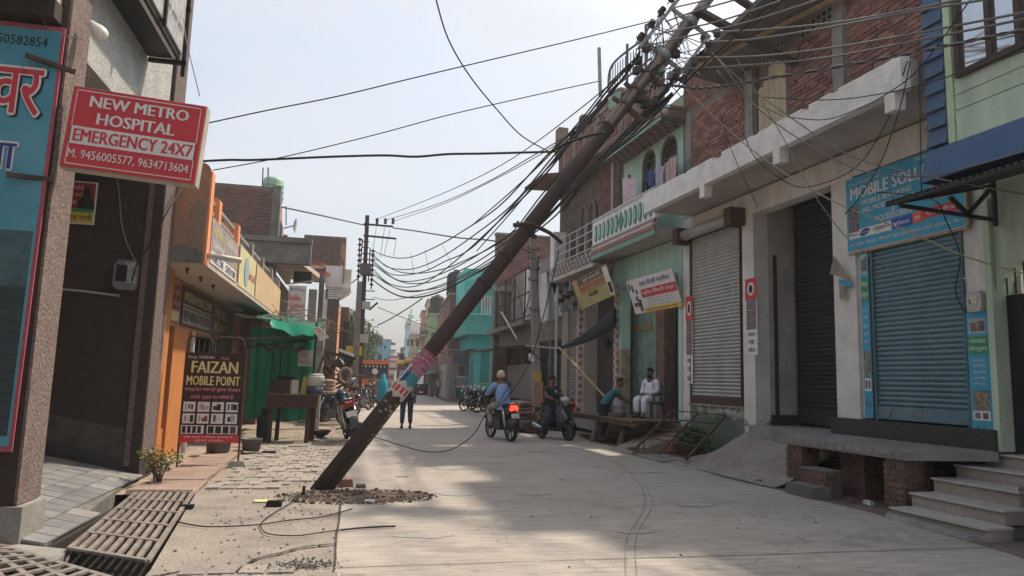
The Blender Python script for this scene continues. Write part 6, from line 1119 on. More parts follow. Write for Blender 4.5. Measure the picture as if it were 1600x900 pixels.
for _k in range(3): _w = (_x1-_x0)/3; pbox(_t, 'shop_shutter', [GREY, M('door_brown_far', (.12, .08, .06), .8), M('shutter_dusty2', (.27, .26, .25), .7)][_k], _x0+_k*_w+.12, _x0+(_k+1)*_w-.1, 49.80, 49.85, .2, 2.5)
pbox(_t, 'name_board', M('far_board_blue', (.12, .18, .24), .8), _x0+.3, _x1-.4, 49.78, 49.85, 2.65, 3.2); pbox(_t, 'sun_shade', CONC, _x0-.3, _x1, 49.0, 49.85, 3.5, 3.6)
for _y in (50.6, 52.8, 55.2): pbox(_t, 'shop_shutter', GREY, _x0-.02+(_y-50)*.0575, _x0+.03+(_y-50)*.0575, _y, _y+1.6, .2, 2.6)
t, xs, zt = fb('cream_shop_house', 'cream-fronted shop house with grey shutters and tin awning past the teal house', 54, 704, 744, 520, 8, M('cream_front', (.42, .36, .29), .9, (.3, .25, .2), 3), 1, wins=((708, 716, 565, 605), (726, 740, 568, 600)), fl=1)
for k in range(3): x_ = P(722+k*8, 585, Y=53.9).x; pbox(t, 'arched_door', OLDW, x_, x_+.3, 53.85, 53.95, .4, 2.2)
b = MB(); p = P(700, 528, Y=52); b.hexa([(p.x, 50, p.z-.2), (p.x+2.4, 50, p.z+.2), (p.x+2.8, 58, p.z+.2), (p.x+.4, 58, p.z-.2), (p.x, 50, p.z-.1), (p.x+2.4, 50, p.z+.3), (p.x+2.8, 58, p.z+.3), (p.x+.4, 58, p.z-.1)]); one('tin_awning', b, CONC, 'pale corrugated awning over the cream shop house front', 'awning')
fb('red_brick_house', 'plain red-brick house with one small dark window above the green house', 60, 690, 745, 485, 9, M('far_brick', (.26, .15, .12), .95, (.2, .115, .1), 6), 1, wins=((697, 706, 492, 503),), fl=1)
fb('pink_shop_house', 'long low pinkish shop row with pillars under the leaning pole', 66, 672, 705, 548, 14, M('far_pinkish', (.34, .24, .22), .9, (.25, .18, .165), 3), 1, fl=1, streetwins=5)
fb('green_house', 'leaf-green painted house with arched blue window', 74, 668, 692, 492, 6, M('leaf_green', (.24, .36, .18), .85, (.19, .29, .14), 2), 1, wins=((673, 681, 520, 545),), wmat=M('window_blue', (.04, .06, .15), .5), fl=3)
fb('peach_house', 'peach-coloured rooftop house behind the green house', 84, 665, 700, 470, 8, M('peach', (.58, .38, .24), .85), 1, fl=3, wins=((668, 672, 480, 490),))
fb('peach_house', 'lower peach block left of the green house roof', 90, 657, 678, 487, 8, M('peach', (0, 0, 0)), 1, fl=3)
fb('cream_house', 'cream weathered house with dark eaves halfway down the street', 100, 640, 665, 524, 10, M('far_cream', (.50, .44, .35), .9, (.35, .3, .24), 2), 1, fl=2, wins=((641, 646, 530, 540), (650, 655, 531, 541)))
t, xs, zt = fb('pale_blue_house', 'tall pale blue house with ornamental crest on its roof', 120, 632, 668, 508, 12, M('pale_blue', (.40, .56, .62), .85, (.32, .46, .52), 2), 1, fl=3, wins=((636, 640, 530, 540),))
p = P(642, 505, Y=120); b = MB(); b.lathe([(.9, 0), (.9, .4), (.5, .6), (.5, 1.4), (.25, 1.6), (.1, 2.4)], p, 10); part('crest', b, M('crest_green', (.45, .6, .55), .8), t)
fb('grey_house', 'small hazy grey house at the far end of the street', 170, 626, 640, 545, 20, CONC, 1, fl=2)
t, xs, zt = fb('sky_blue_house', 'sky-blue house with framed verandah closing the view left', 110, 576, 602, 542, 10, M('sky_blue', (.24, .40, .46), .85, (.18, .32, .38), 2), -1, fl=2, wins=((579, 586, 553, 566), (589, 597, 553, 566)))
t, xs, zt = fb('blue_tower_house', 'narrow turquoise stair tower with pink roof band', 105, 597, 609, 532, 6, M('turq', (.18, .50, .58), .85), -1, fl=3, roof=M('roof_pink', (.5, .25, .22), .8), wins=((600, 603, 540, 545), (600, 604, 560, 568)))
fb('white_strip_house', 'narrow white house right of the turquoise stair tower', 104, 609, 616, 548, 10, WHITE, -1, fl=3)
fb('grey_block', 'grey hazy block behind the sky-blue house', 130, 565, 590, 538, 10, CONC, -1, fl=2)
fb('brick_boundary', 'low red-brick boundary wall across the far street', 95, 596, 616, 588, 3, BR[1], -1, fl=0, cat='wall')
for k, (Yb, a, b_, pt_, m) in enumerate(((150, 612, 620, 556, WHITE), (160, 618, 626, 560, M('far_cream', (0, 0, 0))), (200, 620, 628, 552, CONC))): fb('distant_house', ['distant white house left of the street end', 'distant cream house at the street end', 'distant grey house in the gap at the street end'][k], Yb, a, b_, pt_, 12, m, 1, fl=2)
fb('left_far_house', 'low brown house behind the trees on the left', 62, 548, 572, 560, 14, BRD[1], -1, fl=1)
pbox(thing('wall_section', 'long low wall closing the left side of the far street', 'wall', (-1, 50, 0)), 'wall', MORT, -3.4, -1.4, 46, 60, 0, 3)
for (px, py, Yq, w_, h_, c_, lab) in ((706, 548, 52, 1.6, .9, (.5, .08, .07), 'small red shop board over the cream shop front'), (695, 556, 60, 1.6, 1.0, (.6, .55, .2), 'small yellow board left of the cream shop house'), (684, 562, 66, 1.8, 1.0, (.1, .2, .45), 'small blue board hung over the pink shop row'), (676, 568, 72, 1.8, 1.1, (.6, .58, .55), 'small white board below the green house'), (664, 560, 84, 2, 1.2, (.1, .35, .2), 'green board near the peach house'), (656, 566, 92, 2.2, 1.2, (.55, .3, .1), 'orange board before the cream weathered house'), (620, 572, 90, 2.2, 1.2, (.5, .1, .12), 'red board on the left of the far street'), (612, 580, 80, 1.6, 1.0, (.6, .58, .55), 'white board beside the brick boundary wall'), (728, 556, 51, 1.8, .8, (.30, .32, .36), 'grey board above the arched doors of the cream shop house')):
    p = P(px, py, Y=Yq); t = thing('shop_board', lab, 'sign board', p); Bq = Board(t, (p.x-w_/2, Yq, p.z), UX, Z, w_, h_, M('bd_%d' % px, c_, .8), .12); Bq.r(.08, .92, .55, .8, SWHITE, off=.02); Bq.r(.15, .8, .2, .35, SWHITE if c_[0] < .58 else INK, off=.02)
for (px, py, Yq, r_, c_, lab) in ((712, 458, 53, .7, BLK, 'black rooftop water tank on the brick annex'), (683, 486, 76, .8, BLK, 'black rooftop water tank on the green house'), (652, 520, 104, 1.0, WHITE, 'white rooftop water tank on the cream weathered house'), (588, 539, 112, 1.0, BLK, 'black rooftop water tank on the sky-blue house'), (735, 482, 62, .8, M('tank_green', (0, 0, 0)), 'green rooftop water tank on the red-brick house')):
    p = P(px, py, Y=Yq); t = thing('water_tank', lab, 'tank', p); part('tank', MB().lathe([(r_*.9, 0), (r_, .1), (r_, 1.5), (r_*.8, 1.8), (r_*.3, 1.95)], p-Z*.3, 14), c_, t, True); part('lid', MB().lathe([(r_*.3, 1.66), (r_*.28, 1.75)], p, 10), BLK, t)
for (px, py, Yq, w_, lab) in ((700, 578, 55, 2.5, 'faded tin awning over the far shutters'), (688, 582, 63, 2.5, 'patched awning past the cream shop house'), (668, 584, 76, 3, 'grey awning under the green house'), (607, 585, 85, 3, 'low awning at the left of the far street')):
    p = P(px, py, Y=Yq); b = MB(); b.hexa([p+V(q_) for q_ in ((-w_/2, 0, -.2), (w_/2, 0, .1), (w_/2, 4, .1), (-w_/2, 4, -.2), (-w_/2, 0, -.12), (w_/2, 0, .18), (w_/2, 4, .18), (-w_/2, 4, -.12))]); one('awning', b, R.choice([CONC, BLK, GREY]), lab, 'awning')
# tree
def tree(name, lab, c, h, r_, n_, s, mats, seed=1):
    rr = random.Random(seed); t = thing(name, lab, 'tree', c); c = V(c); b = MB(); b.tube([c, c+V((.1, 0, h*.35)), c+V((0, .1, h*.6))], [.22, .16, .09], 8)
    tips = []
    for k in range(9): a = k*.7+rr.random(); e = c+V((math.cos(a)*r_*.6, math.sin(a)*r_*.6, h*rr.uniform(.55, .9))); st_ = c+Z*h*rr.uniform(.3, .5); b.tube([st_, st_.lerp(e, .5)+V((0, 0, .2)), e], [.08, .05, .02], 5); tips.append(e)
    part('trunk', b, WOOD, t, True); b = MB()
    for e in tips+[c+Z*h*.85]: leaves(b, e, r_*.5, r_*.5, h*.17, n_//10, s, rr)
    part('crown', b, mats, t, stuff=True)
p = P(545, 600, Y=52); tree('tree', 'leafy green tree between the brown house and the poles', (p.x-.2, 52, 0), 6.2, 2.0, 5000, .22, [M('leaf_far_a', (.07, .12, .04), .6), M('leaf_far_b', (.12, .18, .06), .6)], 3)
p = P(551, 600, Y=60); tree('tree', 'second hazier tree top left of the lattice pole', (p.x-.5, 66, 0), 6.0, 2.2, 3000, .26, [M('leaf_far_a', (0, 0, 0)), M('leaf_far_b', (0, 0, 0))], 5)
# street-side buildings behind the viewer so light and reflections stay right
t = thing('rear_house', 'plain house behind the viewer on the right', 'building', (10, -8, 0)); pbox(t, 'walls', WHITE, 8.6, 16, -16, -1.5, 0, 8); pbox(t, 'roof_slab', CONC, 8.2, 16.2, -16.2, -1.3, 8, 8.2)
t = thing('rear_house', 'plain house behind the viewer on the left', 'building', (-8, -4, 0)); pbox(t, 'walls', BROWNP, -14, -4.2, -14, 3.5, 0, 8); pbox(t, 'roof_slab', CONC, -14.2, -4, -14.2, 3.7, 8, 8.2)
# ---------------------------------------------------------------- leaning steel pole
PST = M('pole_rust', (.052, .039, .036), .78, (.085, .058, .05), 2.2, .7, .25, 18, stretch=(1.5, 1.5, .5), fine=.2, metal=.1)
p0 = P(504, 763, Z=0); p1 = P(1104, 2, X=5.9); ax = (p1-p0).normalized(); Lp = (p1-p0).length
LP = thing('leaning_pole', 'rusty brown steel electricity pole toppled diagonally across the whole street', 'pole', p0)
def at_px(px):                                   # length along the pole axis that shows at picture column px
    lo, hi = 0, Lp*1.2
    for _ in range(40):
        m_ = (lo+hi)/2
        if px_of(p0+ax*m_)[0] < px: lo = m_
        else: hi = m_
    return lo
s1_, s2_ = at_px(950), at_px(1085)
sec = [(-.12, .142), (1.2, .136), (2.4, .122), (s1_*.75, .122), (s1_, .128), (s1_+.02, .112), (s2_, .108), (s2_+.02, .098), (Lp+1.2, .095)]
def rat(s):
    for (a, ra), (c_, rc) in zip(sec, sec[1:]):
        if a <= s <= c_: return ra+(rc-ra)*(s-a)/(c_-a)
    return sec[-1][1]
b = MB(); b.tube([p0+ax*s for s, r_ in sec], [r_ for s, r_ in sec], 24); part('shaft', b, PST, LP, True)
side = ax.cross(_fw).normalized(); side = side if side.dot(_rt) > 0 else -side     # across the pole, in the picture plane, to its lower right
dep = side.cross(ax).normalized()
def ring(s, r_, w, mat, nm='band', bolts=True):
    r_ = rat(s)+r_; b = MB(); c = p0+ax*s; b.tube([c-ax*w/2, c-ax*w/2*.9, c+ax*w/2*.9, c+ax*w/2], [r_-.01, r_, r_, r_-.01], 20); o = part(nm, b, mat, LP, True)
    if bolts:
        for sg in (-1, 1): b = MB(); q = c+side*sg*(r_+.03); b.bar(q-side*.04, q+side*.04, .05, .07); part('clamp_lug', b, mat, LP); 
ring(at_px(757), .012, .05, PST, bolts=False); ring(at_px(789), .010, .04, PST, bolts=False); ring(at_px(822), .012, .06, PST); ring(at_px(949), .012, .05, PST, bolts=False)
for px in (975, 993, 1013): ring(at_px(px), .018, .07, RUST)
GST = M('galv_grey', (.26, .265, .27), .5, (.17, .16, .155), 8, .8, metal=.4)
for px in (1036, 1078): ring(at_px(px), .02, .14, GST)
for px, l_ in ((975, .35), (993, .30), (1013, .32)): c = p0+ax*at_px(px); b = MB(); b.bar(c+side*.10, c+side*(.10+l_), .07, .09); part('stub_bracket', b, RUST, LP); b = MB(); b.bar(c-side*.12, c-side*.24, .06); part('stub_bracket', b, RUST, LP)
# poster on the pole
POS = M('poster_magenta', (.34, .07, .14), .7, (.38, .20, .24), 6, .8)
def wrap(s0, s1, r_, mat, a0=-80, a1=80, nm='poster', off=0.0, jag=0):
    b = MB(); n1, n2 = 5, 14
    def f(u, v):
        a = rad(a0+(a1-a0)*v); s = s0+(s1-s0)*u; rr_ = rat(s)+r_+off; s += (jag*math.sin(v*17)*(1 if u > .5 else -1) if u in (0, 1) else 0)
        return p0+ax*s+(side*math.sin(a)-dep_cam*math.cos(a))*rr_
    b.sheet(f, n1, n2); return part(nm, b, mat, LP, True)
dep_cam = dep if dep.dot(_fw) > 0 else -dep
sa = at_px(624); PR = .0025
wrap(sa+.24, sa+.72, PR, POS, -88, 88); wrap(sa+.10, sa+.34, PR, M('poster_navy', (.05, .07, .2), .7), -88, -15, off=.002); wrap(sa+.10, sa+.32, PR, M('poster_teal', (.06, .26, .30), .7), -14, 88, off=.0035); wrap(sa-.10, sa+.14, PR, M('poster_white', (.55, .52, .5), .8, (.4, .37, .35), 9), -88, 88, off=.005, jag=.03)
for k in range(5):
    s = sa+.29+k*.085
    for a_ in (-70, -38, -6, 26, 58): R.random() > .2 and wrap(s+R.uniform(0, .03), s+R.uniform(.04, .06), PR, M('print_pale', (.50, .34, .38), .7), a_-R.uniform(6, 14), a_+R.uniform(2, 12), 'poster_print', .0025)
for k in range(4): wrap(sa-.03, sa+.07, PR, RED, -64+k*34, -44+k*34, 'poster_print', .008)
wrap(sa+.14, sa+.42, PR, M('shirt_pale', (.55, .6, .66), .8), -64, -44, 'poster_print', .0045)
for k in range(9): a_ = R.uniform(-50, 60); s = sa-.42+R.random()*.26; wrap(s, s+.03, .0, M('paper_scrap', (.33, .25, .2), .9), a_, a_+R.uniform(14, 30), 'paper_scrap', .003)
for k in range(26): a_ = R.uniform(35, 80); s = R.uniform(.8, sa-.2); wrap(s, s+R.uniform(.01, .05), .001, M('rust_spot', (.34, .2, .15), .9), a_, a_+R.uniform(4, 11), 'rust_chip', .0015)
# street-lamp bracket arm
c = p0+ax*at_px(826); q = [P(802, 352, Y=c.y-.25), P(828, 350, Y=c.y-.25), P(845, 357, Y=c.y-.2), P(862, 366, Y=c.y-.1), P(877, 379, Y=c.y)]
b = MB(); b.tube(smooth(q, 4), .035, 8); part('lamp_arm', b, PST, LP, True)
# insulator racks either side of the pole head
def rack(off, pa, pb, nins, lab):
    s0, s1 = at_px(pa), at_px(pb); cA, cB = p0+ax*s0+side*off, p0+ax*s1+side*off
    b = MB(); b.bar(cA, cB, .055, .10, up=dep_cam); o = part('rack_channel', b, GST, LP)
    out = []
    for k in range(nins):
        c = cA.lerp(cB, (k+.5)/nins)+side*(.10 if off > 0 else -.10); b = MB()
        for d_ in (-.055, 0, .055): b.tube([c-dep_cam*.05+ax*d_-ax*.022, c-dep_cam*.05+ax*d_, c-dep_cam*.05+ax*d_+ax*.022], [.035, .062, .035], 10)
        part('insulator', b, M('insulator_brown', (.07, .045, .04), .35), o); b = MB(); b.bar(c-ax*.12-dep_cam*.0, c+ax*.12, .03, .02); b.bar(c-side*.1*(1 if off > 0 else -1)-ax*.0, c, .03); part('d_iron', b, GST, o); out.append(c)
    return out
IL = rack(-.42, 1028, 1092, 4, 'l'); IR = rack(.42, 1022, 1078, 4, 'r')
for px in (1036, 1078): c = p0+ax*at_px(px); b = MB(); b.bar(c-side*.46+dep_cam*.0, c+side*.46, .05, .06); part('clamp_arm', b, GST, LP)
# heavy top cross arms
dT = side*1.0
def beam(qa, qb, ya, yb, w, lab='cross_arm'): b = MB(); b.bar(P(*qa, Y=ya), P(*qb, Y=yb), w, w*.55); part(lab, b, M('channel_dark', (.06, .05, .05), .7, (.1, .07, .06), 5, .7), LP)
yT = (p0+ax*at_px(1090)).y
beam((1088, 16), (1243, 100), yT-.15, yT+.5, .16); beam((1148, -6), (1196, 26), yT+.1, yT+.3, .14); beam((1243, 100), (1252, 60), yT+.5, yT+.5, .04)
for qx, qy in ((1228, 40), (1262, 50), (1100, 60), (1120, 52)): c = P(qx, qy, Y=yT+.3); b = MB(); b.lathe([(.03, -.08), (.07, -.05), (.04, -.03), (.08, 0), (.04, .03), (.07, .05), (.02, .1)], c, 12); part('insulator', b, M('insulator_brown', (0, 0, 0)), LP, True)
# ---------------------------------------------------------------- far lattice poles
t = thing('utility_pole', 'tall rusty steel utility pole with two cross arms and insulator racks', 'pole', P(566, 645, Y=36)); Yp = 36
b = MB(); b.bar(V((P(562, 600, Y=Yp).x, Yp, 0)), P(574, 337, Y=Yp), .24, .2); part('shaft', b, PST, t)
for qa, qb in (((568, 350), (614, 354)), ((568, 368), (619, 373))): b = MB(); b.bar(P(*qa, Y=Yp-.12), P(*qb, Y=Yp-.12), .11, .08); part('cross_arm', b, BLK, t)
for x_ in (589, 602, 614): b = MB(); c = P(x_, 350, Y=Yp-.12); b.lathe([(.05, 0), (.09, .08), (.05, .12), (.09, .2), (.04, .3)], c, 8); part('insulator', b, BLK, t)
for xr_, ya_, yb_ in ((562.5, 374, 440), (566.5, 374, 410), (578.5, 388, 440), (583, 392, 452)):
    b = MB(); b.bar(P(xr_-3, yb_, Y=Yp-.15), P(xr_, ya_, Y=Yp-.15), .06); o = part('rack_bar', b, BLK, t)
    if xr_ in (562.5, 583):
        for k in range(8): c = P(xr_-3*(k/8), ya_+(yb_-ya_)*k/8, Y=Yp-.2); b = MB(); b.lathe([(.05, -.06), (.11, 0), (.05, .06)], c, 8); part('insulator', b, BLK, o)
for y_ in (377, 386, 396, 405, 430, 454, 467): b = MB(); b.bar(P(565, y_, Y=Yp-.14), P(586 if y_ > 390 else 577, y_+1, Y=Yp-.14), .045); part('rack_tie', b, BLK, t)
b = MB(); c = P(571, 420, Y=Yp-.3); b.box(c.x-.28, c.x+.28, Yp-.45, Yp-.11, c.z-.28, c.z+.25); part('junction_box', b, M('jbox', (.10, .095, .09), .7), t)
b = MB(); c = P(572, 477, Y=Yp-.3); b.box(c.x-.2, c.x+.2, Yp-.4, Yp-.11, c.z-.18, c.z+.18); part('white_box', b, M('jbox_white', (.5, .5, .48), .7), t); b = MB(); c = P(569, 529, Y=Yp-.3); b.box(c.x-.2, c.x+.2, Yp-.4, Yp-.11, c.z-.2, c.z+.2); part('white_box', b, M('jbox_white', (0, 0, 0)), t)
b = MB(); b.bar(P(577, 484, Y=Yp-.2), P(590, 473, Y=Yp-.6), .07); part('side_arm', b, BLK, t)
t = thing('concrete_pole', 'grey concrete pole standing just left of the rusty lattice pole', 'pole', P(553, 648, Y=33)); xb_ = P(554, 600, Y=33).x; b = MB(); tp = P(562, 440, Y=33); b.hexa([(xb_-.17, 32.85, 0), (xb_+.17, 32.85, 0), (xb_+.17, 33.15, 0), (xb_-.17, 33.15, 0), tp+V((-.11, -.1, 0)), tp+V((.11, -.1, 0)), tp+V((.11, .1, 0)), tp+V((-.11, .1, 0))]); part('shaft', b, M('pole_concrete', (0, 0, 0)), t)
t = thing('utility_pole', 'distant thin utility pole with small cross arms far left', 'pole', P(577, 590, Y=90)); b = MB(); b.bar(V((P(577, 590, Y=90).x, 90, 0)), P(577, 505, Y=90), .25); part('shaft', b, BLK, t); b = MB(); b.bar(P(570, 520, Y=90), P(584, 520, Y=90), .15); part('cross_arm', b, BLK, t)
# ---------------------------------------------------------------- wires
def wd(pts, d0, d1, r_, mat, name, lab, group=None, cat='cable', k=5, n=5):
    L_ = [0]
    for i in range(1, len(pts)): L_.append(L_[-1]+math.hypot(pts[i][0]-pts[i-1][0], pts[i][1]-pts[i-1][1]))
    w = []
    for i, (x_, y_) in enumerate(pts):
        f = L_[i]/L_[-1]; d = 1/((1-f)/d0+f/d1); w.append(V((0, 0, CH))+ray(x_, y_)*(d/FPX))
    b = MB(); b.tube(smooth(w, k) if len(w) > 2 else w, r_, n); return one(name, b, mat, lab, cat, group, smooth=True)
GW = 'service cables sagging from the leaning pole to the far pole'; LW = 'thick black service cable sagging between the leaning pole and the far lattice pole'
for pts in (((583, 391), (597, 398), (619, 403), (641, 402), (663, 394), (690, 381), (720, 363), (780, 322), (854, 243), (905, 195), (950, 140), (985, 100)),
            ((583, 397), (603, 416), (630, 421), (654, 418), (690, 402), (740, 368), (800, 320), (867, 241), (925, 178), (975, 120), (1000, 80)),
            ((583, 402), (619, 423), (654, 427), (690, 421), (720, 410), (790, 372), (850, 300), (935, 205), (1000, 130), (1030, 100)),
            ((583, 407), (606, 426), (630, 430), (663, 424), (694, 409), (740, 385), (836, 283), (878, 238), (940, 165), (990, 100)),
            ((583, 413), (608, 431), (630, 441), (654, 443), (686, 437), (740, 412), (800, 372), (866, 318), (930, 258), (990, 195), (1045, 140)),
            ((583, 420), (603, 440), (626, 448), (650, 447), (674, 436), (699, 418), (745, 378), (836, 290), (890, 225), (950, 155)),
            ((583, 429), (606, 444), (628, 453), (654, 454), (686, 449), (730, 430), (800, 388), (870, 335), (926, 262), (985, 205), (1050, 145)),
            ((583, 425), (612, 447), (645, 456), (690, 445), (750, 415), (845, 345), (905, 285), (960, 230), (1030, 160)),
            ((583, 410), (620, 437), (660, 437), (705, 421), (760, 390), (850, 330), (915, 270), (1000, 180), (1055, 120)),
            ((740, 350), (800, 298), (854, 247), (905, 190), (955, 128), (1000, 85)), ((745, 392), (800, 330), (850, 268), (915, 190), (965, 130)),
            ((880, 330), (926, 268), (985, 212), (1045, 158)), ((900, 285), (950, 235), (1005, 180), (1050, 128)), ((895, 300), (945, 247), (1000, 190), (1048, 135))):
    ci_ = globals().get('ci_', -1)+1; wd(pts, 36.2 if pts[0][0] < 600 else (20 if pts[0][0] < 800 else 13.5), 12.2, .021 if pts[0][0] < 600 else .016, CABLE, 'overhead_cable', ('sagging black cable attached '+{391: 'topmost', 397: 'second from top', 402: 'third from top', 407: 'fourth from top', 410: 'fifth from top', 413: 'fourth from bottom', 420: 'third from bottom', 425: 'second from bottom', 429: 'lowest but the thick one'}.get(pts[0][1], '')+' on the lattice pole rack') if pts[0][0] < 600 else {740: 'black cable rising left of the leaning pole, upper of two', 745: 'black cable rising left of the leaning pole, lower of two', 880: 'lowest short black cable run under the leaning pole', 900: 'upper short black cable run hugging the leaning pole', 895: 'middle short black cable run hugging the leaning pole'}[pts[0][0]], GW if pts[0][0] < 600 else 'cables bundled along the upper leaning pole')
wd(((581, 436), (601, 451), (623, 462), (646, 465), (672, 461), (699, 451), (720, 440), (790, 398), (855, 340), (925, 262), (990, 200), (1050, 148)), 36.2, 12.2, .034, CABLE, 'overhead_cable', 'thickest lowest black cable sagging towards the far lattice pole')
for i, pts in enumerate((((1053, 12), (1150, -10)), ((1040, 34), (1085, 18), (1170, -6)), ((1024, 54), (1120, 34), (1218, 2)), ((1005, 73), (1095, 52), (1170, 34), (1290, -4)))): wd(pts, 12.2, 9.5, .014, CABLEG, 'overhead_cable', ['uppermost', 'second', 'third', 'lowest'][i]+' grey conductor leaving the left insulator rack of the leaning pole')
for i, pts in enumerate((((1112, 50), (1180, 47), (1300, 36), (1444, 11), (1520, -6)), ((1098, 66), (1180, 61), (1300, 42), (1415, 20), (1600, -10)), ((1080, 90), (1180, 88), (1290, 76), (1400, 58), (1640, 12)), ((1064, 108), (1180, 101), (1290, 90), (1400, 70), (1640, 22)))): wd(pts, 12.4, 7.5, .016, CABLEG, 'overhead_cable', ['topmost', 'second', 'third', 'fourth'][i]+' thick grey conductor running from the right insulator rack over the shops')
tw = ((1042, 132), (1090, 138), (1140, 133), (1180, 126), (1327, 101), (1473, 73), (1640, 38))
for s_ in (0, 1): wd([(x_, y_+(1.2 if (i+s_) % 2 else -1.2)) for i, (x_, y_) in enumerate(smooth([V((q[0], q[1], 0)) for q in tw], 9)) for x_, y_ in [(x_.x, x_.y) if False else (0, 0)]] if False else [(q.x, q.y+(1.3 if (i+s_) % 2 else -1.3)) for i, q in enumerate(smooth([V((w_[0], w_[1], 0)) for w_ in tw], 8))], 12.4, 7.5, .017, CABLEG if s_ else CABLE, 'overhead_cable', ('black' if not s_ else 'grey')+' strand of the twisted bundle crossing the shop fronts', k=1)
for i, (pts, r_, m_, lab, dd) in enumerate((
    (((1214, -6), (1150, 55), (1095, 105), (1060, 140), (1000, 205), (940, 250)), .014, CABLE, 'black diagonal cable crossing in front of the cross arm', (11, 13)),
    (((1231, 183), (1290, 187), (1345, 168), (1385, 147), (1437, 106), (1520, -6)), .008, CABLE, 'thin black wire dipping over the plank door', (11.5, 8)),
    (((1195, 152), (1260, 156), (1327, 154), (1420, 138), (1499, 114), (1600, 80)), .008, CABLE, 'thin black wire crossing the white slab edge', (11.5, 8)),
    (((1112, 82), (1140, 110), (1180, 143), (1235, 183), (1327, 242), (1444, 275), (1640, 310)), .010, CABLEG, 'grey wire slanting from the pole head past the blue banner', (12.3, 7.6)),
    (((1120, 90), (1180, 165), (1253, 220), (1327, 260), (1385, 273), (1466, 273), (1640, 225)), .010, CABLEG, 'grey wire looping low over the shop banner and rising right', (12.3, 7.6)),
    (((1165, 215), (1180, 246), (1224, 282), (1264, 292), (1334, 264), (1378, 205), (1400, 150), (1418, 95)), .008, CABLE, 'black wire looping beneath the white slab', (11.5, 9.6)),
    (((1320, 335), (1345, 305), (1378, 249), (1407, 165), (1422, 95)), .008, CABLE, 'black wire hanging from the slab end across the banner', (9.4, 9.4)),
    (((1437, 95), (1438, 200), (1440, 305)), .007, CABLE, 'vertical black wire beside the blue quoins', (8.9, 8.9)),
    (((1070, 138), (1130, 195), (1180, 238), (1250, 286), (1327, 326), (1420, 362), (1512, 402), (1640, 438)), .010, M('wire_tan', (.30, .25, .2), .7), 'tan cable slanting from the pole head down across the blue shutter', (12.3, 7.6)),
    (((1150, 90), (1224, 216), (1255, 275), (1290, 330), (1330, 378), (1390, 420)), .007, CABLEG, 'thin grey wire falling over the dark recessed shutter', (12.2, 9)),
    (((1126, 178), (1145, 240), (1185, 325)), .006, CABLE, 'thin black wire falling over the brick wall to the pillar', (12.2, 12)),
    (((1120, 110), (1160, 150), (1225, 182)), .007, CABLEG, 'short slack grey wire over the red brick wall', (12.2, 11.6)))):
    wd(pts, dd[0], dd[1], r_, m_, 'overhead_wire', lab, cat='wire')
for pts, d, r_, lab in ((((313, 195), (420, 172), (530, 150), (650, 121), (760, 95), (900, 62), (1030, 30)), (10, 12.4), .010, 'long straight wire rising across the sky to the pole head'),
    (((333, 266), (420, 250), (500, 232), (600, 207), (700, 180), (830, 150), (940, 126)), (14, 15), .011, 'lower long wire rising across the sky to the roof railing'),
    (((680, -6), (700, 60), (735, 120), (780, 175), (815, 212), (856, 236)), (9, 11.5), .010, 'black wire dropping steeply from the top of the sky'),
    (((316, 252), (360, 250), (400, 250), (520, 245), (600, 243), (650, 245), (700, 241), (760, 240), (870, 237)), (11.2, 11.4), .020, 'wavy thick black cable stretched level across the street'),
    (((860, 238), (890, 222), (925, 211), (945, 208)), (11.2, 11.0), .022, 'black cable end wrapped round the leaning pole'),
    (((433, 322), (480, 332), (530, 343), (570, 352)), (25, 36), .03, 'cable from the brick building corner to the lattice pole'),
    (((614, 356), (650, 361), (680, 366), (720, 372), (775, 377), (830, 395)), (36, 26), .03, 'cable running right from the lattice pole cross arm'),
    (((590, 342), (648, 320), (720, 290), (800, 248), (900, 175), (990, 100)), (36, 13), .013, 'faint wire from the lattice pole insulators up to the pole head'),
    (((602, 344), (681, 320), (760, 285), (830, 245), (925, 190)), (36, 14), .014, 'second faint wire rising from the lattice pole insulators'),
    (((614, 346), (690, 320), (770, 282), (850, 238), (940, 178)), (36, 14), .012, 'third faint wire rising from the lattice pole insulators'),
    (((583, 464), (605, 469), (635, 465), (700, 448), (790, 405)), (36, 20), .015, 'thin low wire below the sagging cables'),
    (((590, 508), (607, 500), (640, 480), (660, 466)), (60, 55), .05, 'distant sagging wire over the far rooftops'),
    (((590, 480), (640, 500), (700, 520)), (60, 60), .03, 'faint distant wire crossing the far sky'),
    (((565, 430), (552, 440), (543, 445)), (36, 36), .03, 'short service wire from the concrete pole to the white balcony house'),
    (((873, 392), (855, 470), (830, 560), (800, 612), (772, 640), (757, 650), (745, 672), (727, 690), (700, 704), (670, 706), (640, 700), (585, 683)), (14, 15.6), .011, 'black broken cable hanging down behind the rider and trailing on the road')):
    wd(pts, d[0], d[1], r_, CABLE, 'overhead_wire', lab, cat='wire')
for i, (xa, ya, xb_, yb_) in enumerate(((588, 355, 582, 395), (601, 355, 594, 402), (610, 358, 600, 398), (619, 374, 615, 400), (642, 395, 647, 430), (664, 390, 670, 425), (690, 380, 712, 425))): wd(((xa, ya), (xb_, yb_)), 36, 36, .012, CABLEG, 'dropper_wire', 'thin dropper wire hanging among the sagging cables', 'thin dropper wires near the lattice pole', 'wire')
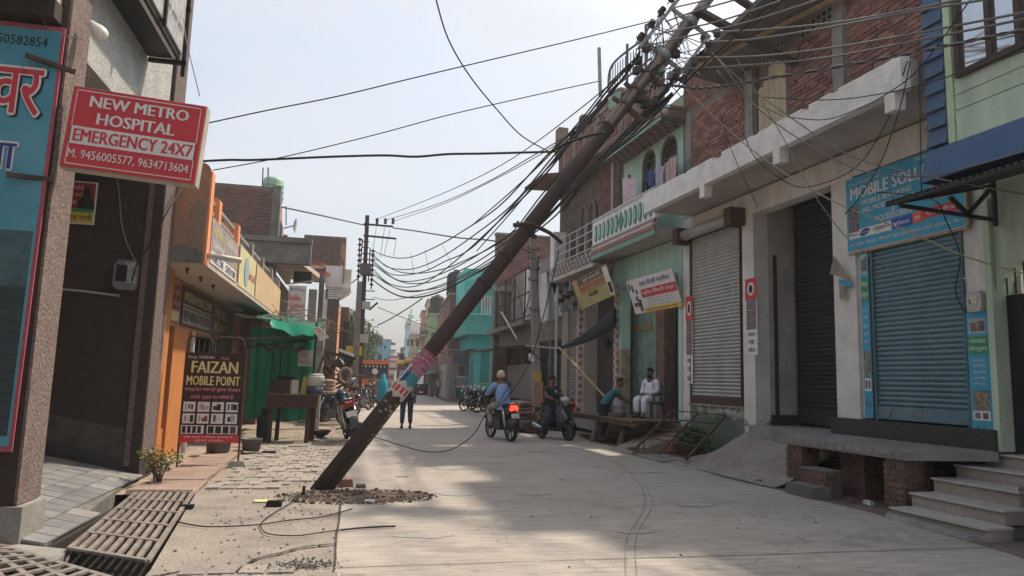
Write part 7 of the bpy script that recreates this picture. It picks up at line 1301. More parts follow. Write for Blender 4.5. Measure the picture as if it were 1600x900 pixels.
for pts, r_, lab in ((((232, 783), (247, 800), (267, 812), (300, 820), (333, 823), (400, 820), (450, 813), (500, 808), (530, 801), (550, 795)),  .007, 'thin black cable lying from the drain grating to the rubble'),
    (((470, 777), (430, 800), (410, 815), (408, 824), (420, 834), (463, 837), (500, 832), (540, 827)), .006, 'black cable end curling on the cement near the pole base'),
    (((532, 828), (575, 824), (618, 822)), .010, 'thick twisted end of a broken cable on the road')):
    b = MB(); b.tube(smooth([P(x_, y_, Z=.02) for x_, y_ in pts]), r_, 6); one('ground_cable', b, CABLE, lab, 'cable')
rj = random.Random(21); anch = IL+IR+[p0+ax*at_px(q_)+side*rj.uniform(-.2, .2) for q_ in (1000, 1020, 1045, 1060, 1075, 985)]
for k in range(44):
    a_, b_ = rj.sample(anch, 2); j3 = V((rj.uniform(-.25, .25), rj.uniform(-.2, .2), rj.uniform(-.25, .2))); b = MB(); m_ = a_.lerp(b_, .5)+j3-Z*rj.uniform(.05, .45); b.tube(smooth([a_, a_.lerp(m_, .6)+j3*.3, m_, m_.lerp(b_, .5)-j3*.2, b_], 4), rj.choice([.006, .008, .011]), 4); part('jumper_wire', b, CABLE if k % 3 else CABLEG, LP)
for k in range(16):
    c = p0+ax*at_px(rj.uniform(985, 1075))+side*rj.uniform(-.35, .4); b = MB(); b.hexa([c+V(q_)*.06 for q_ in ((-1, -1, -1), (1, -1, -.8), (1, 1, -1), (-1, 1, -1), (-.8, -1, 1), (1, -.8, 1.2), (.8, 1, 1), (-1, .8, 1))]); part('clamp_block', b, rj.choice([RUST, GST, BLACK]), LP)
# ---------------------------------------------------------------- rubble round the pole foot
b = MB(); rr = random.Random(4); c0 = P(570, 776, Z=0)
def mound(u, v):
    a = u*2*math.pi; rx_, ry_ = .86, .46; r_ = v; z = .05*(1-v**1.5)+.02*math.sin(a*5+v*9)*(1-v)
    e = 1+.12*math.sin(a*3)+.06*math.sin(a*7)
    return (c0.x+rx_*r_*e*math.cos(a)-.05, c0.y+ry_*r_*e*math.sin(a), max(.006, z) if v < 1 else .003)
b.sheet(mound, 40, 8); struct('soil_patch', b, M('dark_soil', (.10, .075, .06), .95, (.17, .135, .11), 6, .8, .8, 20, fine=.35), True)
b = MB(); b2_ = MB()
for k in range(1900):
    a = rr.random()*6.28; d = rr.random()**.6*1.25; x_, y_ = c0.x-.1+.86*d*math.cos(a), c0.y+.50*d*math.sin(a); s = rr.uniform(.003, .012)*(rr.choice([1.6, 2.2, 3.2]) if rr.random() < .12 else 1); z = .05*max(0, 1-d)+.004
    bb_ = b if k % 7 else b2_; q = [V((rr.uniform(.7, 1), rr.uniform(.7, 1), rr.uniform(.5, .9))) for _ in range(8)]
    bb_.hexa([(x_+sx*s*q[i].x, y_+sy*s*q[i].y, z+(s*q[i].z if i > 3 else -s*.2)) for i, (sx, sy) in enumerate(((-1, -1), (1, -1), (1, 1), (-1, 1), (-.7, -.8), (.8, -.6), (.7, .8), (-.8, .7)))])
struct('rubble', b, M('rubble_brown', (.12, .085, .065), .95, (.07, .05, .04), 12, .9), kind='stuff'); struct('pale_rubble', b2_, M('rubble_pale', (.30, .25, .20), .95), kind='stuff')
b = MB(); 
for k in range(700):
    s = rr.uniform(.005, .016); z = 0
    m_ = rr.random()
    if m_ < .5: x_, y_ = rr.uniform(-2.6, 0), rr.uniform(10.4, 26)
    elif m_ < .78: x_, y_ = rr.uniform(6.2, 8.2), rr.uniform(8, 22)
    elif m_ < .95: x_, y_ = rr.uniform(-1.5, -.1), rr.uniform(6, 10.5)
    else: x_, y_ = rr.uniform(0, 6.5), rr.uniform(5.5, 25)
    b.hexa([(x_-s, y_-s, z), (x_+s, y_-s, z), (x_+s, y_+s, z), (x_-s, y_+s, z), (x_-s*.6, y_-s*.7, z+s), (x_+s*.7, y_-s*.5, z+s*.8), (x_+s*.5, y_+s*.7, z+s), (x_-s*.7, y_+s*.6, z+s*.9)])
struct('grit', b, M('grit', (.17, .15, .13), .95, (.3, .27, .24), 30, .9), kind='stuff')
def bit(px, py, w, d, h, mat, nm, lab, cat='litter'):
    p = P(px, py, Z=0); b = MB(); q = lambda: rr.uniform(.75, 1.1); b.hexa([(p.x+sx*w*q(), p.y+sy*d*q(), z) for z in (.004, h) for sx, sy in ((-1, -1), (1, -1), (1, 1), (-1, 1))]); one(nm, b, mat, lab, cat)
bit(540, 760, .11, .09, .11, BR[2], 'brick_chunk', 'pale broken brick chunk just right of the pole foot', 'brick'); bit(563, 762, .07, .05, .05, CONCD, 'stone_chunk', 'small dark stone behind the rubble patch', 'stone')
bit(578, 785, .07, .05, .03, SWHITE, 'paper_litter', 'white paper scrap in the rubble'); bit(415, 784, .14, .09, .015, SYELP, 'cloth_scrap', 'pale yellow cloth scrap left of the pole foot'); bit(428, 791, .10, .06, .07, BLK, 'plastic_bag', 'black plastic scrap beside the yellow cloth', 'bag')
bit(293, 795, .07, .05, .05, BLK, 'plastic_scrap', 'small black scrap beside the drain grating', 'litter'); bit(421, 709, .14, .08, .05, BLK, 'dark_rag', 'dark rag on the pavers before the food cart', 'rag'); bit(628, 745, .1, .05, .01, CONC, 'paper_litter', 'flat pale scrap in the middle of the road')
b = MB(); p = P(474, 775, Z=0); b.bar(p, p+V((0, 0, .13)), .04); one('iron_stub', b, RUST, 'short iron stub standing left of the pole foot', 'stub')
b = MB(); p = P(712, 770, Z=0); b.lathe([(.30, 0), (.30, .006), (.27, .007)], p, 24); one('manhole_cover', b, M('manhole_pale', (.36, .35, .33), .85), 'round pale manhole cover set in the concrete road', 'manhole cover')
b = MB(); p = P(470, 885, Z=0); 
for k in range(220): x_, y_ = p.x+rr.gauss(0, .14), p.y+rr.gauss(0, .07); s = rr.uniform(.003, .012); b.hexa([(x_-s, y_-s, .012), (x_+s, y_-s, .012), (x_+s, y_+s, .012), (x_-s, y_+s, .012), (x_-s*.6, y_-s*.7, .012+s*1.4), (x_+s*.7, y_-s*.5, .012+s), (x_+s*.5, y_+s*.7, .012+s*1.3), (x_-s*.7, y_+s*.6, .012+s)])
struct('charcoal_heap', b, M('charcoal', (.05, .045, .042), .9, (.3, .28, .25), 25, .8), kind='stuff')
# ---------------------------------------------------------------- people
def skin(vs, es, rs, mats, root=0, sub=1, fmat=None):
    me = bpy.data.meshes.new('body'); me.from_pydata([tuple(v) for v in vs], es, []); o = bpy.data.objects.new('tmp', me); C.objects.link(o)
    m = o.modifiers.new('s', 'SKIN'); m.use_smooth_shade = True; m.branch_smoothing = .6
    for i, r_ in enumerate(rs):
        d = me.skin_vertices[0].data[i]; d.radius = r_ if isinstance(r_, (tuple, list)) else (r_, r_); d.use_root = (i == root)
    s = o.modifiers.new('u', 'SUBSURF'); s.levels = sub; s.render_levels = sub
    bpy.context.view_layer.update(); r = bpy.data.meshes.new_from_object(o.evaluated_get(bpy.context.evaluated_depsgraph_get()))
    bpy.data.objects.remove(o); r.materials.clear()
    for x_ in mats: r.materials.append(x_)
    r.polygons.foreach_set('use_smooth', [True]*len(r.polygons)); r.polygons.foreach_set('material_index', [0]*len(r.polygons)); r.update(); return r
POSES = dict(
 walk=dict(pel=(0, 0, .92), che=(.02, 0, 1.22), nb=(.02, 0, 1.43), head=(.04, 0, 1.58), sl=(.02, .19, 1.40), sr=(.02, -.19, 1.40), el=(-.10, .25, 1.13), er=(.08, -.25, 1.13), wl=(-.06, .24, .88), wr=(.24, -.20, .92), kl=(.16, .10, .50), kr=(-.04, -.09, .49), al=(.12, .10, .09), ar=(-.32, -.09, .14), hl=(0, .10, .88), hr=(0, -.10, .88)),
 stand=dict(pel=(0, 0, .92), che=(0, 0, 1.22), nb=(0, 0, 1.43), head=(.03, 0, 1.58), sl=(0, .19, 1.40), sr=(0, -.19, 1.40), el=(-.03, .25, 1.13), er=(-.03, -.25, 1.13), wl=(.05, .24, .88), wr=(.05, -.24, .88), kl=(.02, .11, .49), kr=(.02, -.11, .49), al=(-.01, .12, .09), ar=(-.01, -.12, .09), hl=(0, .10, .88), hr=(0, -.10, .88)),
 ride=dict(pel=(-.12, 0, .86), che=(-.04, 0, 1.14), nb=(.03, 0, 1.34), head=(.08, 0, 1.48), sl=(.03, .20, 1.31), sr=(.03, -.20, 1.31), el=(.16, .29, 1.10), er=(.16, -.29, 1.10), wl=(.28, .32, 1.06), wr=(.28, -.32, 1.06), kl=(.30, .23, .74), kr=(.30, -.23, .74), al=(.10, .22, .34), ar=(.10, -.22, .34), hl=(-.10, .12, .82), hr=(-.10, -.12, .82)),
 scoot=dict(pel=(-.25, 0, .84), che=(-.22, 0, 1.12), nb=(-.20, 0, 1.33), head=(-.16, .02, 1.47), sl=(-.20, .20, 1.30), sr=(-.20, -.20, 1.30), el=(-.02, .28, 1.08), er=(-.02, -.28, 1.08), wl=(.28, .26, 1.02), wr=(.28, -.26, 1.02), kl=(.16, .2, .72), kr=(.10, -.26, .62), al=(.02, .16, .34), ar=(-.06, -.40, .09), hl=(-.22, .11, .80), hr=(-.22, -.11, .80)),
 sit=dict(pel=(0, 0, .52), che=(.00, 0, .82), nb=(.02, 0, 1.02), head=(.07, 0, 1.17), sl=(.02, .20, .99), sr=(.02, -.20, .99), el=(.05, .26, .73), er=(.05, -.26, .73), wl=(.28, .10, .66), wr=(.30, -.08, .66), kl=(.44, .14, .54), kr=(.44, -.14, .54), al=(.42, .13, .09), ar=(.42, -.13, .09), hl=(.04, .11, .50), hr=(.04, -.11, .50)),
 lean=dict(pel=(-.05, 0, .90), che=(.14, 0, 1.14), nb=(.29, 0, 1.31), head=(.38, .0, 1.42), sl=(.27, .17, 1.28), sr=(.27, -.17, 1.28), el=(.42, .18, 1.06), er=(.44, -.18, 1.06), wl=(.62, .12, .98), wr=(.62, -.10, .98), kl=(.04, .09, .48), kr=(-.12, -.10, .49), al=(-.06, .09, .09), ar=(-.16, -.10, .09), hl=(-.04, .09, .86), hr=(-.04, -.09, .86)),
 side=dict(pel=(0, 0, .86), che=(.02, 0, 1.14), nb=(.06, 0, 1.34), head=(.12, 0, 1.48), sl=(.05, .19, 1.31), sr=(.05, -.19, 1.31), el=(.16, .22, 1.06), er=(.16, -.22, 1.06), wl=(.38, .12, 1.0), wr=(.38, -.1, 1.0), kl=(.36, .12, .80), kr=(.36, -.12, .78), al=(.34, .12, .38), ar=(.36, -.12, .36), hl=(.0, .10, .84), hr=(.0, -.10, .84)))
SKIN_ = M('skin_brown', (.19, .10, .065), .6, (.16, .085, .055), 8, .5, fine=.04); HAIR = M('hair_black', (.012, .01, .01), .7)
def person(lab, loc, rz, pose, shirt, trousers, long=True, detail=True, beard=False, cap=None, kurta=False, scale=1.0, shoes=None, veil=None, headturn=0, group=None, bald=False):
    J = {k: V(v) for k, v in POSES[pose].items()}; t = thing('person', lab, 'person', loc, rz, group); t.scale = (scale,)*3
    inv = Matrix.Identity(4); fwd = V((1, 0, 0))
    vs = [J['pel'], J['che'], J['nb'], J['nb'].lerp(J['head'], .5), J['head']+V((0, 0, .0)), J['head']+V((.0, 0, .10)), J['sl'], J['el'], J['wl'], J['sr'], J['er'], J['wr'], J['hl'], J['kl'], J['al'], J['hr'], J['kr'], J['ar'], J['al']+V((.13, 0, -.045)), J['ar']+V((.13, 0, -.045))]
    rs = [(.15, .11), (.155, .105), .075, .055, .094, .078, .060, .043, .027, .060, .043, .027, .085, .055, .037, .085, .055, .037, .03, .03]
    es = [(0, 1), (1, 2), (2, 3), (3, 4), (4, 5), (2, 6), (6, 7), (7, 8), (2, 9), (9, 10), (10, 11), (0, 12), (12, 13), (13, 14), (0, 15), (15, 16), (16, 17), (14, 18), (17, 19)]
    for wi, ei, sg in ((8, 7, 1), (11, 10, -1)):
        w = vs[wi]; d = (w-vs[ei]).normalized(); s = d.cross(V((0, 0, 1))).normalized(); dn = V((0, 0, -1)) if abs(d.z) < .7 else fwd
        pm = w+d*.06; vs.append(pm); rs.append((.034, .02)); es.append((wi, len(vs)-1)); pi = len(vs)-1
        if detail:
            for k in range(4):
                o_ = s*(k-1.5)*.021; l1, l2 = (.045, .035) if k in (1, 2) else (.038, .028)
                vs.append(pm+d*(.03+l1)+o_); rs.append(.0095); es.append((pi, len(vs)-1)); vs.append(pm+d*(.03+l1+l2*.5)+o_+dn*l2*.8); rs.append(.008); es.append((len(vs)-2, len(vs)-1))
            vs.append(w+d*.05-s*.045+dn*.01); rs.append(.010); es.append((wi, len(vs)-1)); vs.append(w+d*.08-s*.05+dn*.03); rs.append(.009); es.append((len(vs)-2, len(vs)-1))
    me = skin(vs, es, rs, [SKIN_]); link('body', me, t)
    # shirt
    def sleeve(s_, e_, w_): return [J[s_], J[s_].lerp(J[e_], .55)] if not long else [J[s_], J[e_], J[e_].lerp(J[w_], .93)]
    hem = J['pel']+V((0, 0, -.04)); v2 = [hem, J['pel']+V((0, 0, .06)), J['che'], J['nb']+V((0, 0, -.03))]; fk = 1.3 if pose in ('ride', 'scoot', 'side', 'sit') else 1; r2_ = [(.165*fk, .135*fk), (.170*fk, .135*fk), (.178*fk, .13*fk), .10]; e2 = [(0, 1), (1, 2), (2, 3)]
    for sd in ('l', 'r'):
        ch = sleeve('s'+sd, 'e'+sd, 'w'+sd); prev = 3
        for k, p in enumerate(ch): v2.append(p); r2_.append([.092, .066 if long else .068, .044][k]); e2.append((prev, len(v2)-1)); prev = len(v2)-1
    me = skin(v2, e2, r2_, [shirt], 1); link('shirt', me, t)
    v3 = [J['pel']+V((0, 0, .02)), J['hl'], J['kl'], J['al']+V((0, 0, .05)), J['hr'], J['kr'], J['ar']+V((0, 0, .05))]; r3 = [(.155, .13), .108, .082 if not kurta else .10, .066 if not kurta else .09, .108, .082 if not kurta else .10, .066 if not kurta else .09]
    me = skin(v3, [(0, 1), (1, 2), (2, 3), (0, 4), (4, 5), (5, 6)], r3, [trousers]); link('trousers', me, t)
    for a in ('al', 'ar'):
        b = MB(); c = J[a]+V((.05, 0, -.045)); b.ell(c, .13, .048, .045, 12, 6); b.v = [V((p.x, p.y, max(p.z, c.z-.035))) for p in b.v]; link('shoe', mesh('shoe', b, shoes or BLK, None, True), t)
    h = J['head']+V((0, 0, .035)); Rh = Matrix.Translation(h) @ Matrix.Rotation(headturn, 4, 'Z'); 
    def hp(nm, b, m): link(nm, mesh(nm, b, m, None, True), t)
    b = MB(Rh); b.ell((-.014, 0, .035), .112, .096, .112, 14, 9)
    keep = [i for i, f in enumerate(b.f)]; 
    if cap is None:
        b.v = [V(p) for p in b.v]; b2 = MB(); b2.v = b.v; inv_ = Rh.inverted(); b2.f = [f for f in b.f if all((lambda q: q.z > .035+(.02 if q.x > 0 else -.09) and not (q.x > .07 and q.z < .075))(inv_ @ b.v[i]) for i in f)]; b2.mi = [0]*len(b2.f); hp('hair', b2, HAIR)
    else: b3 = MB(Rh); b3.ell((-.008, 0, .035), .124, .108, .122, 14, 9); b4 = MB(); b4.v = b3.v; inv_ = Rh.inverted(); b4.f = [f for f in b3.f if all((lambda q: q.z > -.04 if q.x < .02 else q.z > .04)(inv_ @ b3.v[i]) for i in f)]; b4.mi = [0]*len(b4.f); hp('cap', b4, cap)
    if detail:
        b = MB(Rh); b.hexa([(.08, -.014, -.02), (.118, -.011, -.02), (.118, .011, -.02), (.08, .014, -.02), (.08, -.008, .03), (.098, -.005, .03), (.098, .005, .03), (.08, .008, .03)]); hp('nose', b, SKIN_)
        for sg in (-1, 1): b = MB(Rh); b.ell((.086, sg*.032, .028), .010, .013, .008, 8, 5); hp('eye', b, M('eye_white', (.5, .48, .45), .4)); b = MB(Rh); b.ell((.096, sg*.032, .028), .004, .006, .006, 6, 4); hp('pupil', b, INK); b = MB(Rh); b.ell((.0, sg*.086, .01), .018, .010, .030, 8, 5); hp('ear', b, SKIN_); b = MB(Rh); b.box(.086, .098, sg*.032-.018, sg*.032+.018, .043, .049); hp('eyebrow', b, HAIR)
        b = MB(Rh); b.ell((.088, 0, -.045), .010, .026, .008, 8, 4); hp('mouth', b, M('lips', (.22, .09, .075), .5))
    if beard: b = MB(Rh); b.ell((.05, 0, -.085), .055, .055, .07, 12, 7); hp('beard', b, HAIR)
    if veil: 
        b = MB(); b.tube([h+V((-.03, 0, .13)), h+V((-.03, 0, .06)), h+V((-.03, 0, -.08)), J['nb']+V((-.04, 0, -.1)), J['che']+V((-.05, 0, -.1)), J['pel']+V((-.05, 0, -.15)), J['pel']+V((-.05, 0, -.45))], [.04, .12, .14, .24, .28, .30, .27], 14); hp('veil', b, veil)
    return t
# ---------------------------------------------------------------- two-wheelers (local: x forward, origin on the ground midway)
MBLK = M('bike_black', (.012, .012, .014), .25, fine=.02, spec=.6); ENG = M('engine_grey', (.13, .13, .135), .45, (.06, .06, .06), 12, .8, metal=.5); SEAT = M('seat_black', (.02, .02, .02), .6)
TAILR = M('tail_red', (.35, .015, .015), .25, fine=.02); PLATE = M('number_plate', (.62, .62, .60), .5, (.4, .4, .4), 60, .8); MIRG = CHROME
def wheel(t, x_, r_, w, front=True, solid=False, hub=CHROME):
    o = part('wheel', MB().lathe([(r_-.045, -.0), (r_-.035, -w/2*.8), (r_-.01, -w/2), (r_, -w/4), (r_, w/4), (r_-.01, w/2), (r_-.035, w/2*.8), (r_-.045, 0)], (x_, 0, r_), 26, 'y', cap=False), RUBBER, t, True)
    part('rim', MB().lathe([(r_-.06, -.02), (r_-.043, -.026), (r_-.043, .026), (r_-.06, .02)], (x_, 0, r_), 24, 'y', cap=False), hub, o, True)
    b = MB()
    if solid: b.lathe([(.04, -.035), (r_-.06, -.015), (r_-.06, .015), (.04, .035)], (x_, 0, r_), 20, 'y')
    else:
        b.lathe([(.05, -.05), (.05, .05)], (x_, 0, r_), 12, 'y')
        for k in range(6): a = k*math.pi/3+.3; b.bar((x_, 0, r_), (x_+(r_-.05)*math.cos(a), 0, r_+(r_-.05)*math.sin(a)), .022, .03)
    part('hub_spokes', b, ENG, o, stuff=False)
def motorcycle(lab, col, tail_on=False, group=None):
    t = thing('motorcycle', lab, 'motorcycle', (0, 0, 0), 0, group); P_ = lambda n, b, m, s=True: part(n, b, m, t, s)
    wheel(t, .64, .30, .09); wheel(t, -.62, .30, .11)
    b = MB(); b.tube([(.64, 0, .3), (.64, .075, .3)], .03, 8); b.tube([(.64, .075, .3), (.40, .075, .92)], .026, 8); P_('fork_leg', b, CHROME)
    b = MB(); b.tube([(.64, -.075, .3), (.40, -.075, .92)], .026, 8); P_('fork_leg', b, CHROME)
    b = MB(); b.sheet(lambda u, v: (.64+.345*math.cos(rad(25+130*u)), (v-.5)*.13, .3+.345*math.sin(rad(25+130*u))+.02*math.sin(v*math.pi)), 12, 4); P_('front_mudguard', b, col)
    b = MB(); b.sheet(lambda u, v: (-.62+.36*math.cos(rad(35+140*u)), (v-.5)*.15, .3+.36*math.sin(rad(35+140*u))+.02*math.sin(v*math.pi)), 12, 4); P_('rear_mudguard', b, MBLK)
    b = MB(); b.tube([(.06, 0, .90), (.18, 0, .93), (.32, 0, .88), (.40, 0, .80)], [.09, .14, .135, .07], 14); b.tube([(-.05, 0, .80), (.06, 0, .88)], [.06, .09], 12); P_('fuel_tank', b, col)
    b = MB(); b.hexa([(-.66, -.10, .80), (.04, -.12, .76), (.04, .12, .76), (-.66, .10, .80), (-.64, -.12, .90), (.02, -.11, .84), (.02, .11, .84), (-.64, .12, .90)]); P_('seat', b, SEAT, False)
    b = MB(); b.hexa([(-.60, -.09, .58), (.02, -.10, .52), (.02, .10, .52), (-.60, .09, .58), (-.78, -.08, .82), (.05, -.10, .78), (.05, .10, .78), (-.78, .08, .82)]); P_('side_panel', b, col, False)
    b = MB(); b.hexa([(-.18, -.13, .24), (.26, -.13, .26), (.26, .13, .26), (-.18, .13, .24), (-.18, -.11, .50), (.20, -.12, .56), (.20, .12, .56), (-.18, .11, .50)]); b.tube([(.12, 0, .5), (.20, 0, .72)], [.10, .09], 12); P_('engine', b, ENG, False)
    b = MB(); b.tube([(.40, 0, .78), (.28, 0, .45), (.2, 0, .3)], .025, 8); b.tube([(-.2, 0, .45), (-.62, .09, .31)], .022, 6); b.tube([(-.2, 0, .45), (-.62, -.09, .31)], .022, 6); P_('frame', b, BLACK)
    b = MB(); b.tube([(.22, -.12, .46), (.30, -.14, .26), (.0, -.15, .22), (-.25, -.15, .26), (-.75, -.16, .36)], [.02, .022, .025, .045, .05], 10); P_('exhaust', b, ENG)
    b = MB(); b.tube([(.40, 0, .95), (.38, .14, 1.0), (.34, .26, 1.03), (.28, .36, 1.02)], .013, 8); b.tube([(.40, 0, .95), (.38, -.14, 1.0), (.34, -.26, 1.03), (.28, -.36, 1.02)], .013, 8); P_('handlebar', b, BLACK)
    for sg in (-1, 1):
        b = MB(); b.tube([(.33, sg*.27, 1.03), (.27, sg*.38, 1.02)], .02, 8); o = P_('grip', b, RUBBER)
        b = MB(); b.tube([(.35, sg*.24, 1.03), (.37, sg*.30, 1.17)], .006, 5); o = P_('mirror_stalk', b, BLACK); b = MB(); b.ell((.37, sg*.32, 1.21), .02, .065, .045, 12, 6); part('mirror', b, MIRG, o, True)
        b = MB(); b.ell((-.74, sg*.13, .78), .03, .035, .025, 8, 5); P_('indicator', b, M('indicator_orange', (.5, .2, .03), .3)); b = MB(); b.tube([(.02, 0, .30), (.02, sg*.26, .31)], .014, 6); P_('footpeg', b, RUBBER)
        b = MB(); b.tube([(-.55, sg*.12, .34), (-.45, sg*.13, .62), (-.42, sg*.13, .74)], [.035, .04, .02], 8); P_('shock_absorber', b, CHROME)
    b = MB(); b.tube([(.44, 0, .92), (.50, 0, .91), (.54, 0, .90)], [.10, .095, .07], 14); P_('headlight', b, col); b = MB(); b.ell((.545, 0, .90), .02, .075, .07, 12, 6); P_('headlight_glass', b, CHROME)
    b = MB(); b.hexa([(-.80, -.09, .74), (-.72, -.09, .72), (-.72, .09, .72), (-.80, .09, .74), (-.84, -.07, .84), (-.72, -.08, .86), (-.72, .08, .86), (-.84, .07, .84)]); P_('tail_light', b, E('tail_lit', (1, .04, .02), 1.3) if tail_on else TAILR, False)
    b = MB(); b.hexa([(-.88, -.10, .56), (-.87, -.10, .56), (-.87, .10, .56), (-.88, .10, .56), (-.84, -.10, .67), (-.83, -.10, .67), (-.83, .10, .67), (-.84, .10, .67)]); o = P_('number_plate', b, PLATE, False); b = MB(); b.bar((-.80, 0, .75), (-.86, 0, .55), .06, .02); P_('plate_bracket', b, BLACK, False)
    b = MB(); b.tube([(-.5, .1, .86), (-.72, .1, .90), (-.76, 0, .91), (-.72, -.1, .90), (-.5, -.1, .86)], .012, 6); P_('grab_rail', b, CHROME)
    return t
def place(o, px, py, ang, tilt=0, lab=None, first=False, grp=None, loc=None):
    p = loc or P(px, py, Z=0); mw = Matrix.Translation(V((p.x, p.y, 0))) @ Matrix.Rotation(ang, 4, 'Z') @ Matrix.Rotation(tilt, 4, 'X')
    if first: o.matrix_world = mw; r = o
    else: r = dup(o, mw=mw)
    if lab: r['label'] = lab
    if grp: r['group'] = grp
    return r
m0 = motorcycle('black commuter motorcycle with glowing red tail light ridden away down the street', MBLK, True); ctr = (P(797, 690, Z=0)+P(768, 683, Z=0))/2; angR = math.atan2(1.45, -.30)
place(m0, 0, 0, angR, 0, first=True, loc=ctr); m0.scale = (1.1, 1.1, 1.1)
person('man riding away on a motorcycle in light blue shirt and beige skull cap', (ctr.x, ctr.y, 0), angR, 'ride', M('shirt_blue', (.24, .37, .60), .85, (.19, .30, .50), 5, .6), M('trousers_beige_grey', (.34, .32, .29), .9), cap=M('cap_beige', (.60, .50, .36), .85), scale=1.12)
b = MB(); T4 = Matrix.Translation((ctr.x, ctr.y, 0)) @ Matrix.Rotation(angR, 4, 'Z') @ Matrix.Scale(1.13, 4); b.tube([T4 @ V(q) for q in ((-.30, .17, .92), (-.26, .05, 1.1), (-.17, -.1, 1.28), (-.05, -.16, 1.40), (.05, -.12, 1.40))], .012, 5); one('bag_strap', b, BLK, 'dark strap running across the back of the rider in blue', 'strap')
m1 = motorcycle('parked motorcycle', M('bike_dark_blue', (.02, .03, .06), .3))
place(m1, 548, 678, rad(98), rad(-14), 'black motorcycle seen from behind, leaning right with white number plate, nearest the leaning pole', True); m1.location = V((P(549, 689, Z=0).x, P(549, 689, Z=0).y, 0)); m1.scale = (1.2,)*3
_k = place(m1, 512, 664, rad(222), rad(-9), 'dusty black motorcycle with bent front wheel parked beside the food cart')
GP = 'motorcycles parked along the left verge'
place(m1, 575, 637, rad(70), rad(-9), 'dark motorcycle with white plate parked under the lattice pole')
m2 = motorcycle('red motorcycle', M('bike_red', (.35, .02, .02), .3))
place(m2, 592, 636, rad(85), rad(-9), 'red-tanked motorcycle parked behind the woman in the blue veil', True)
place(m2, 898, 670, rad(-38), rad(8), 'red motorcycle with chrome spoked wheel parked behind the black scooter')
place(m1, 752, 641, rad(205), rad(8), 'black motorcycle parked nearest the road on the right, in front of the rider'); place(m1, 764, 645, rad(195), rad(8), 'motorcycle beside the blue sign board, close behind the rider'); place(m1, 757, 640, rad(188), rad(8), 'tightly packed black motorcycle in the middle of the right-hand row'); place(m1, 741, 642, rad(208), rad(8), 'black motorcycle at the left front of the right-hand parked row'); place(m1, 745, 634, rad(215), rad(8), 'second black motorcycle of the parked row by the auto rickshaw')
place(m1, 737, 630, rad(225), rad(8), 'furthest black motorcycle in the row beside the auto rickshaw'); place(m1, 562, 627, rad(60), rad(-8), 'distant dark motorcycle farthest back on the left verge')
place(m1, 776, 640, rad(60), 0, 'black motorcycle under the man in the grey cap beyond the rider')
